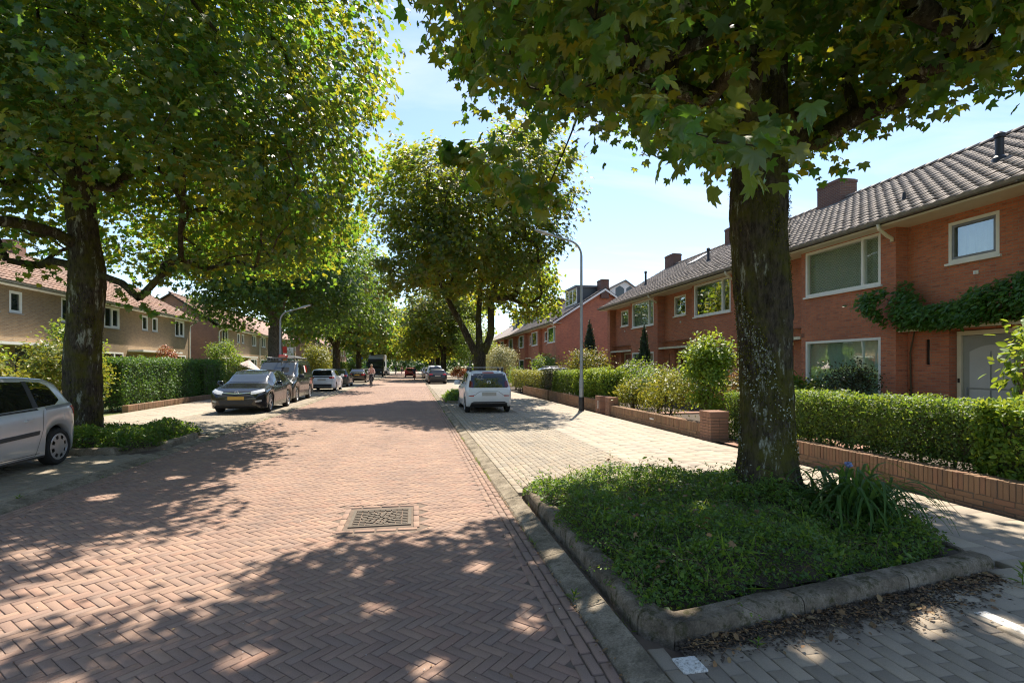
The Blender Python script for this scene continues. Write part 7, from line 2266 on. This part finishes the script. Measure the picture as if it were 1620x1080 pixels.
c.mirror_patch('reflector', 'rear', [(0.53, 0.585), (0.70, 0.59)], [(0.53, 0.615), (0.70, 0.62)], 'tail_red', nu=4, nv=1, off=0.012)
c.patch('rear_valance', 'rear', [(-0.66, 0.345), (0.66, 0.345)], [(-0.54, 0.40), (0.54, 0.40)], 'black_plastic', nu=10, nv=2)
c.plate('rear', 0.665, 'plate_blur', -0.25, 0.25, 0.12)
ring_badge(c, 'rear', 1.06, 0.062, 'chrome', 'vw', 0.016)
# ring shaped sticker in the rear window
m = MB()
for k in range(16):
    a = 2 * math.pi * k / 16
    h0 = c.hit('rear', 0.30 + 0.075 * math.cos(a), 1.24 + 0.075 * math.sin(a)); h1 = c.hit('rear', 0.30 + 0.075 * math.cos(a + 0.4), 1.24 + 0.075 * math.sin(a + 0.4))
    m.tube([h0[0] + h0[1] * 0.01, h1[0] + h1[1] * 0.01], 0.008, 4)
for (dy_, dz_) in ((0.12, 0.07), (0.12, -0.07), (-0.12, 0.07), (-0.12, -0.07)):
    h0 = c.hit('rear', 0.30 + dy_, 1.24 + dz_); h1 = c.hit('rear', 0.30 + dy_ * 0.72, 1.24 + dz_ * 0.72)
    m.tube([h0[0] + h0[1] * 0.01, h1[0] + h1[1] * 0.01], 0.012, 4)
m.build('window_sticker', 'plate_blur', c.root, world=False)
c.both('side_window', [(0.55, 1.0), (1.35, 0.97)], [(0.62, 1.33), (1.0, 1.39), (1.35, 1.40)], 'car_glass', nu=8)
c.both('side_window', [(1.43, 0.97), (2.45, 0.94)], [(1.43, 1.40), (1.8, 1.38), (2.5, 1.02)], 'car_glass', nu=10)
c.patch('windscreen', 'front', [(-0.62, 1.07), (0.62, 1.07)], [(-0.54, 1.40), (0.54, 1.40)], 'windscreen', nu=8, nv=6)
for v in ('left', 'right'):
    c.seam(v, [(1.39, 0.97), (1.39, 0.24), (2.3, 0.24), (2.45, 0.9)])
    c.seam(v, [(1.39, 0.24), (0.95, 0.26), (0.8, 0.9)])
c.wheels('spokes', 0.18, nsp=6); c.mirrors(2.4, 0.95, 'p_white')
for x in (0.75, 1.65):
    c.box_part('roof_bar', 'steel', x - 0.03, x + 0.03, -0.64, 0.64, 1.575, 1.60, bev=0.01)
m = MB()
for x in (0.75, 1.65):
    for y in (-0.58, 0.58):
        m.bbox(x - 0.05, x + 0.05, y - 0.04, y + 0.04, 1.42, 1.58, 0.015)
m.build('rack_foot', 'black_plastic', c.root, world=False)

# farther cars on the right
hatch_rear('parked_car', 'dark hatchback seen from behind, beyond the white city car', (2.2, 49.9, 0.02), R(90), 'p_dark', L=4.3, W=0.88, H=1.45, plate='plate_blur')
c = hatch_rear('parked_car', 'silver white tall car parked ahead of the dark hatchback', (2.15, 55.2, 0.02), R(90), 'p_silver', L=4.4, W=0.92, H=1.78, hi=False, black=False)
hatch_rear('parked_car', 'pale blue hatchback farther along the right kerb', (2.1, 72.5, 0.02), R(90), 'p_grey', L=4.1, H=1.5, hi=False)
hatch_rear('parked_car', 'dark car at the far right kerb under the bronze maple', (2.1, 78.5, 0.02), R(90), 'p_blue', L=4.2, H=1.5, hi=False)
hatch_rear('parked_car', 'white car at the far end of the right kerb', (2.2, 95.0, 0.02), R(90), 'p_white', L=4.2, H=1.55, hi=False)
hatch_rear('driving_car', 'red hatchback driving away in the middle of the street', (-0.6, 86.0, 0.0), R(90), 'p_red', L=4.0, H=1.5, group='cars driving in the street', hi=False)
hatch_rear('parked_car', 'dark car on the far left kerb beyond the truck', (-5.9, 104.0, 0.02), R(90), 'p_dark', L=4.2, H=1.5, hi=False)
hatch_rear('parked_car', 'white car on the far left kerb beyond the truck', (-5.9, 110.0, 0.02), R(90), 'p_white', L=4.2, H=1.5, hi=False)
# blue estate in the driveway, side on
c = Car('parked_car', 'dark blue estate car with roof rails standing in the driveway behind the hedge', (11.75, 37.6, 0.0), R(180), 4.5, 0.9,
        [(0, 0.95), (0.05, 1.08), (0.3, 1.42), (0.55, 1.56), (1.3, 1.62), (2.1, 1.62), (2.6, 1.54), (3.4, 1.08), (4.2, 0.92), (4.5, 0.6)],
        [(0, 0.98), (0.6, 1.04), (2.8, 0.96), (3.4, 0.92), (4.5, 0.64)], 0.85, 3.6, 0.33, 'p_blue', 0.74, hi=False)
c.both('side_window', [(0.5, 1.10), (3.0, 1.0)], [(0.6, 1.36), (0.9, 1.48), (2.2, 1.52), (3.1, 1.08)], 'car_glass', nu=18)
c.patch('rear_window', 'rear', [(-0.64, 1.1), (0.64, 1.1)], [(-0.54, 1.48), (0.54, 1.48)], 'car_glass')
c.patch('windscreen', 'front', [(-0.64, 1.1), (0.64, 1.1)], [(-0.54, 1.52), (0.54, 1.52)], 'windscreen')
c.wheels('spokes', 0.2, hi=False); c.mirrors(3.0, 1.0, 'p_blue')
m = MB()
for y in (-0.6, 0.6):
    m.tube([(0.6, y, 1.56), (0.75, y, 1.67), (2.2, y, 1.68), (2.35, y, 1.58)], 0.018, 6)
m.build('roof_rail', 'steel', c.root, smooth=True, world=False)

# dark lorry
t = empty('truck', (-6.2, 89.0, 0), 0, 'dark truck with a white box parked on the far left kerb', 'truck')
m = MB()
P = [(-1.25, 0.5), (1.25, 0.5), (1.25, 2.75), (1.1, 2.95), (-1.1, 2.95), (-1.25, 2.75)]
m.add([(x, -0.05 + 0.12 * max(0, z - 1.6), z) for x, z in P] + [(x, 2.0, z) for x, z in P], [(5, 4, 3, 2, 1, 0), (6, 7, 8, 9, 10, 11)] + [(i, (i + 1) % 6, 6 + (i + 1) % 6, 6 + i) for i in range(6)])
m.fix('cab', 'p_black', t, world=False)
m = MB(); m.quad((-1.08, -0.02, 1.62), (1.08, -0.02, 1.62), (1.0, 0.06, 2.5), (-1.0, 0.06, 2.5)); m.build('windscreen', 'windscreen', t, world=False)
m = MB(); m.bbox(-1.1, 1.1, -0.09, -0.02, 0.95, 1.35, 0.02); m.build('grille', 'grey_plastic', t, world=False)
for x in (-1.0, 0.72):
    m = MB(); m.bbox(x, x + 0.28, -0.1, -0.02, 0.66, 0.86, 0.02); m.build('headlight', 'head_light', t, world=False)
m = MB(); m.bbox(-1.27, 1.27, -0.12, 0.3, 0.38, 0.62, 0.03); m.build('bumper', 'grey_plastic', t, world=False)
m = MB(); m.bbox(-1.15, 1.15, -0.3, 0.1, 2.6, 2.75, 0.03); m.build('sun_visor', 'grey_plastic', t, world=False)
for x in (-1.5, 1.3):
    m = MB(); m.bbox(x, x + 0.2, 0.1, 0.25, 1.7, 2.5, 0.03); m.build('wing_mirror', 'black_plastic', t, world=False)
m = MB(); m.bbox(-1.28, 1.28, 2.3, 9.0, 0.95, 3.75, 0.05); m.build('cargo_box', 'p_white', t, world=False)
m = MB(); m.add([(-1.2, 0.5, 2.96), (1.2, 0.5, 2.96), (1.2, 2.1, 3.7), (-1.2, 2.1, 3.7), (-1.2, 2.1, 2.96), (1.2, 2.1, 2.96)], [(0, 1, 2, 3), (0, 3, 4), (1, 5, 2), (3, 2, 5, 4)]); m.build('wind_deflector', 'p_white', t, world=False)
m = MB(); m.box(-0.5, 0.5, 0.2, 8.9, 0.6, 0.9); m.build('chassis', 'black_plastic', t, world=False)
for y in (0.9, 7.0):
    for x in (-1.0, 1.0):
        m = MB(); m.lathe([(0.05, -0.14), (0.4, -0.15), (0.48, -0.1), (0.48, 0.1), (0.4, 0.15), (0.05, 0.14)], 18, 'y')
        o = m.build('wheel', 'tyre', t, smooth=True, angle=40, world=False); o.location = (x * 1.08, y, 0.48); o.rotation_euler = (0, 0, R(90))
# ------------------------------------------------------------------ people and bicycles
MAT['skin'] = pmat('skin', (0.50, 0.30, 0.21), (0.44, 0.26, 0.18), 8, 0.55)
MAT['hair_fair'] = pmat('fair_hair', (0.34, 0.24, 0.13), (0.25, 0.17, 0.09), 20, 0.6)
MAT['cloth_pink'] = pmat('pale_pink_cloth', (0.62, 0.40, 0.36), (0.55, 0.34, 0.30), 10, 0.9)
MAT['cloth_dark'] = pmat('dark_cloth', (0.035, 0.035, 0.045), (0.025, 0.025, 0.03), 10, 0.9)
MAT['cloth_navy'] = pmat('navy_cloth', (0.05, 0.06, 0.12), (0.04, 0.045, 0.09), 10, 0.9)
MAT['helmet'] = pmat('helmet_shell', (0.10, 0.10, 0.14), (0.08, 0.08, 0.11), 5, 0.3)
MAT['bike'] = pmat('bicycle_paint', (0.03, 0.03, 0.035), (0.025, 0.025, 0.03), 5, 0.4)

def figure(name, J, E, top, bottom, root):
    """one continuous body: joints with radii, skinned; clothes by region"""
    names = list(J)
    me = bpy.data.meshes.new('figure')
    me.from_pydata([J[k][:3] for k in names], [(names.index(a), names.index(b)) for a, b in E], [])
    o = bpy.data.objects.new('figure', me); COL.objects.link(o)
    sk = o.modifiers.new('skin', 'SKIN'); sk.use_smooth_shade = True
    for i, k in enumerate(names):
        r = J[k][3]
        me.skin_vertices[0].data[i].radius = (r, r)
        me.skin_vertices[0].data[i].use_root = (k == 'pelvis')
    sb = o.modifiers.new('sub', 'SUBSURF'); sb.levels = 1; sb.render_levels = 1
    dg = bpy.context.evaluated_depsgraph_get()
    ev = o.evaluated_get(dg)
    me2 = bpy.data.meshes.new_from_object(ev)
    bpy.data.objects.remove(o)
    for mt in ('skin', top, bottom, 'cloth_dark'):
        me2.materials.append(MAT[mt])
    jp = np.array([J[k][:3] for k in names])
    zone = {'head': 0, 'headtop': 0, 'neck': 0, 'hand': 0, 'foot': 3, 'toe': 3, 'knee': 2, 'ankle': 2, 'hip': 2, 'pelvis': 2}
    for p in me2.polygons:
        k = names[int(np.argmin(np.linalg.norm(jp - np.array(p.center), axis=1)))]
        p.material_index = zone.get(k.rstrip('LR'), 1)
        p.use_smooth = True
    b = obj('body', me2, root, world=False)
    return b

def rider_joints(z=0.0, lean=0.12, seat=0.95, hands=(0.42, 0.27, 1.05), pedal=0.30):
    J = {'pelvis': (0, 0, seat + 0.08, 0.14), 'waist': (0.03, 0, seat + 0.24, 0.125), 'chest': (lean, 0, seat + 0.45, 0.15), 'neck': (lean + 0.04, 0, seat + 0.63, 0.06), 'head': (lean + 0.07, 0, seat + 0.75, 0.09), 'headtop': (lean + 0.07, 0, seat + 0.86, 0.085)}
    E = [('pelvis', 'waist'), ('waist', 'chest'), ('chest', 'neck'), ('neck', 'head'), ('head', 'headtop')]
    for s, n in ((1, 'L'), (-1, 'R')):
        J['shoulder' + n] = (lean, s * 0.17, seat + 0.53, 0.062)
        J['elbow' + n] = (lean + 0.14, s * 0.25, seat + 0.29, 0.044)
        J['hand' + n] = (hands[0], s * hands[1], hands[2], 0.034)
        kn = 0.22 if s > 0 else -0.02
        J['hip' + n] = (0.02, s * 0.09, seat, 0.09)
        J['knee' + n] = (0.36, s * 0.11, seat - 0.22 + kn * 0.5, 0.062)
        J['ankle' + n] = (0.18 + kn * 0.5, s * 0.11, pedal + (0.2 if s > 0 else -0.1), 0.04)
        J['toe' + n] = (0.33 + kn * 0.5, s * 0.11, pedal + (0.16 if s > 0 else -0.14), 0.032)
        E += [('chest', 'shoulder' + n), ('shoulder' + n, 'elbow' + n), ('elbow' + n, 'hand' + n), ('pelvis', 'hip' + n), ('hip' + n, 'knee' + n), ('knee' + n, 'ankle' + n), ('ankle' + n, 'toe' + n)]
    return J, E

def head_bits(root, J, hair, helmet=False):
    h = J['head']
    x, z = h[0], h[2] + 0.05
    m = MB()
    prof = [(0.001, 0.125), (0.06, 0.115), (0.10, 0.075), (0.115, 0.02), (0.105, -0.03)]
    m.lathe(prof, 14, 'z', (x - 0.012, 0, z)); m.build('helmet' if helmet else 'hair', hair, root, smooth=True, world=False)
    m = MB(); m.tube([(x + 0.085, 0, z - 0.01), (x + 0.115, 0, z - 0.035)], [0.012, 0.016], 6); m.build('nose', 'skin', root, smooth=True, world=False)
    for s in (-1, 1):
        m = MB(); m.lathe([(0.001, 0.0), (0.011, 0.004), (0.012, 0.012)], 8, 'z', (x + 0.088, s * 0.032, z)); m.build('eye', 'cloth_dark', root, world=False)

def bicycle(label, loc, rz, group='bicycles in the street'):
    root = empty('bicycle', loc, rz, label, 'bicycle', group)
    for x in (-0.35, 0.72):
        m = MB()
        n = 28
        m.tube([(x + 0.34 * math.cos(2 * math.pi * k / n), 0, 0.35 + 0.34 * math.sin(2 * math.pi * k / n)) for k in range(n + 1)], 0.018, 6, cap=False)
        w = m.build('wheel', 'tyre', root, smooth=True, world=False)
        m = MB()
        for k in range(10):
            a = math.pi * 2 * k / 10
            m.tube([(x, 0, 0.35), (x + 0.33 * math.cos(a), 0, 0.35 + 0.33 * math.sin(a))], 0.003, 3, cap=False)
        m.build('spokes', 'steel', w, world=False)['kind'] = 'stuff'
    m = MB()
    for a, b, r in (((0.08, 0, 0.32), (-0.08, 0, 0.86), 0.016), ((0.08, 0, 0.32), (0.52, 0, 0.82), 0.018), ((-0.06, 0, 0.75), (0.5, 0, 0.9), 0.016), ((-0.35, 0, 0.35), (0.08, 0, 0.32), 0.012), ((-0.35, 0, 0.35), (-0.06, 0, 0.78), 0.011), ((0.72, 0, 0.35), (0.52, 0, 0.82), 0.015), ((0.52, 0, 0.82), (0.48, 0, 1.06), 0.014)):
        m.tube([a, b], r, 6)
    m.build('frame', 'bike', root, smooth=True, angle=50, world=False)
    m = MB(); m.tube([(0.36, -0.29, 1.06), (0.48, -0.15, 1.08), (0.48, 0.15, 1.08), (0.36, 0.29, 1.06)], 0.012, 6); m.build('handlebar', 'steel', root, smooth=True, world=False)
    m = MB(); m.add([(-0.24, -0.09, 0.93), (-0.24, 0.09, 0.93), (0.06, 0.02, 0.94), (0.06, -0.02, 0.94), (-0.24, -0.08, 0.88), (-0.24, 0.08, 0.88), (0.06, 0.02, 0.91), (0.06, -0.02, 0.91)], [(0, 1, 2, 3), (4, 5, 6, 7), (0, 1, 5, 4), (1, 2, 6, 5), (2, 3, 7, 6), (3, 0, 4, 7)]); m.fix('saddle', 'cloth_dark', root, world=False)
    for s, z in ((1, 0.47), (-1, 0.17)):
        m = MB(); m.tube([(0.08, s * 0.05, 0.32), (0.15, s * 0.07, z)], 0.01, 5); m.bbox(0.10, 0.2, s * 0.07, s * 0.16, z - 0.012, z + 0.012, 0.004); m.build('pedal', 'black_plastic', root, world=False)
    m = MB(); m.lathe([(0.09, -0.01), (0.09, 0.01)], 16, 'y', (0.08, 0.04, 0.32)); m.build('chainring', 'steel', root, world=False)
    return root

def cyclist(label, blabel, x, y, rz, top, bottom, hair):
    bicycle(blabel, (x, y, 0), rz)
    root = empty('person', (x, y, 0), rz, label, 'person', 'riders in the street')
    J, E = rider_joints(seat=0.93, hands=(0.40, 0.27, 1.09), pedal=0.32)
    figure('rider', J, E, top, bottom, root)
    head_bits(root, J, hair)
cyclist('rider in a pale pink top cycling towards the camera on the left', 'bicycle under the rider in the pale pink top', -3.4, 44.2, R(-90), 'cloth_pink', 'cloth_dark', 'hair_fair')
cyclist('distant rider in dark clothes near the far left kerb', 'bicycle under the distant rider in dark clothes', -3.6, 108.0, R(-90), 'cloth_navy', 'cloth_dark', 'hair_fair')
cyclist('distant rider in a pale top beside the far left kerb', 'bicycle under the distant rider in a pale top', -2.6, 116.0, R(-90), 'cloth_pink', 'cloth_navy', 'hair_fair')

# scooter with a rider, going away
sc = empty('scooter', (0.05, 68.0, 0), R(90), 'dark red motor scooter in front of the red car', 'scooter')
for x in (-0.45, 0.72):
    m = MB(); m.lathe([(0.12, -0.05), (0.2, -0.055), (0.235, -0.03), (0.235, 0.03), (0.2, 0.055), (0.12, 0.05)], 18, 'y', (x, 0, 0.235)); m.build('wheel', 'tyre', sc, smooth=True, world=False)
m = MB()
prof = [(-0.75, 0.62, 0.10), (-0.6, 0.5, 0.16), (-0.2, 0.38, 0.18), (0.05, 0.28, 0.17), (0.4, 0.27, 0.16), (0.55, 0.45, 0.17), (0.6, 0.85, 0.17), (0.55, 0.98, 0.08)]
tops = [0.74, 0.76, 0.72, 0.36, 0.34, 0.62, 0.98, 1.02]
vs = []
for (x, z, w), t_ in zip(prof, tops):
    vs += [(x, -w, z), (x, -w, t_), (x, w, t_), (x, w, z)]
k = len(prof)
m.add(vs, [(4 * i + a, 4 * i + (a + 1) % 4, 4 * i + 4 + (a + 1) % 4, 4 * i + 4 + a) for i in range(k - 1) for a in range(4)] + [(3, 2, 1, 0), (4 * k - 4, 4 * k - 3, 4 * k - 2, 4 * k - 1)])
m.fix('body', 'p_red', sc, smooth=True, angle=45, world=False)
m = MB(); m.bbox(-0.72, 0.0, -0.15, 0.15, 0.74, 0.84, 0.04); m.build('seat', 'cloth_dark', sc, world=False)
m = MB(); m.tube([(0.42, -0.32, 1.05), (0.5, -0.1, 1.06), (0.5, 0.1, 1.06), (0.42, 0.32, 1.05)], 0.014, 6); m.tube([(0.5, 0, 1.06), (0.72, 0, 0.25)], 0.02, 6); m.build('handlebar', 'black_plastic', sc, smooth=True, world=False)
m = MB(); m.bbox(-0.78, -0.74, -0.09, 0.09, 0.55, 0.66, 0.01); m.build('tail_light', 'tail_red', sc, world=False)
pr_ = empty('person', (-0.15 + 0.2, 67.9, 0), R(90), 'scooter rider in navy seen from behind in mid street', 'person', 'riders in the street')
J, E = rider_joints(seat=0.82, hands=(0.55, 0.3, 1.08), pedal=0.42, lean=0.1)
figure('rider', J, E, 'cloth_navy', 'cloth_dark', pr_)
head_bits(pr_, J, 'helmet', True)

# ------------------------------------------------------------------ small things in the gardens on the left
um = empty('parasol', (-11.6, 40.5, 0), 0, 'pale pink garden parasol beside the black van windscreen', 'parasol')
MAT['canvas'] = pmat('pale_canvas', (0.66, 0.55, 0.50), (0.56, 0.45, 0.42), 6, 0.9)
m = MB()
N = 8
ap = Vector((-11.65, 40.5, 2.15))
ring = []
for k in range(N):
    a = 2 * math.pi * k / N
    ring.append(Vector((-11.5 + 0.75 * math.cos(a), 40.5 + 0.75 * math.sin(a), 1.6 - 0.3 * math.cos(a))))
m.add([ap] + ring + [p - Vector((0, 0, 0.12)) for p in ring], [(0, 1 + k, 1 + (k + 1) % N) for k in range(N)] + [(1 + k, 1 + N + k, 1 + N + (k + 1) % N, 1 + (k + 1) % N) for k in range(N)])
m.build('canopy', 'canvas', um)
m = MB(); m.tube([(-11.6, 40.5, 0), (-11.6, 40.5, 1.0), (-11.67, 40.5, 2.2)], 0.02, 8); m.build('pole', 'steel', um, smooth=True)
fl = empty('banner_flag', (-10.6, 45.5, 0), 0, 'red and orange banner on a pole behind the black van', 'flag')
MAT['flag_red'] = pmat('flag_red', (0.50, 0.05, 0.04), (0.42, 0.04, 0.035), 5, 0.9)
MAT['flag_orange'] = pmat('flag_orange', (0.60, 0.20, 0.04), (0.52, 0.17, 0.04), 5, 0.9)
m = MB(); m.tube([(-10.6, 45.5, 0), (-10.6, 45.5, 3.4)], 0.02, 8); m.build('pole', 'white_paint', fl, smooth=True)
for z0, z1, mt in ((2.0, 2.55, 'flag_orange'), (2.55, 2.75, 'white_paint'), (2.75, 3.3, 'flag_red')):
    m = MB(); vs = []
    for i in range(9):
        t_ = i / 8
        for z in (z0, z1):
            vs.append((-10.57 + 0.36 * t_, 45.5 + 0.06 * math.sin(6 * t_ + z), z))
    m.add(vs, [(2 * i, 2 * i + 2, 2 * i + 3, 2 * i + 1) for i in range(8)]); m.build('cloth', mt, fl, smooth=True)
sg = empty('notice_board', (-10.7, 49.0, 0), 0, 'white board on posts behind the black van', 'sign')
m = MB(); m.bbox(-11.35, -10.45, 48.97, 49.03, 2.05, 3.35, 0.01); m.build('panel', 'white_paint', sg)
for x in (-11.25, -10.55):
    m = MB(); m.tube([(x, 49.05, 0), (x, 49.05, 3.2)], 0.03, 8); m.build('post', 'steel', sg, smooth=True)
fp = empty('street_sign', (-8.2, 84, 0), 0, 'small blue street sign on a pole at the far left', 'sign')
m = MB(); m.tube([(-8.2, 84, 0), (-8.2, 84, 3.2)], 0.03, 8); m.build('pole', 'steel', fp, smooth=True)
MAT['sign_blue'] = pmat('sign_blue', (0.02, 0.10, 0.35), (0.02, 0.09, 0.3), 5, 0.5)
m = MB(); m.bbox(-8.6, -7.8, 83.95, 83.98, 2.8, 3.1, 0.01); m.build('panel', 'sign_blue', fp)
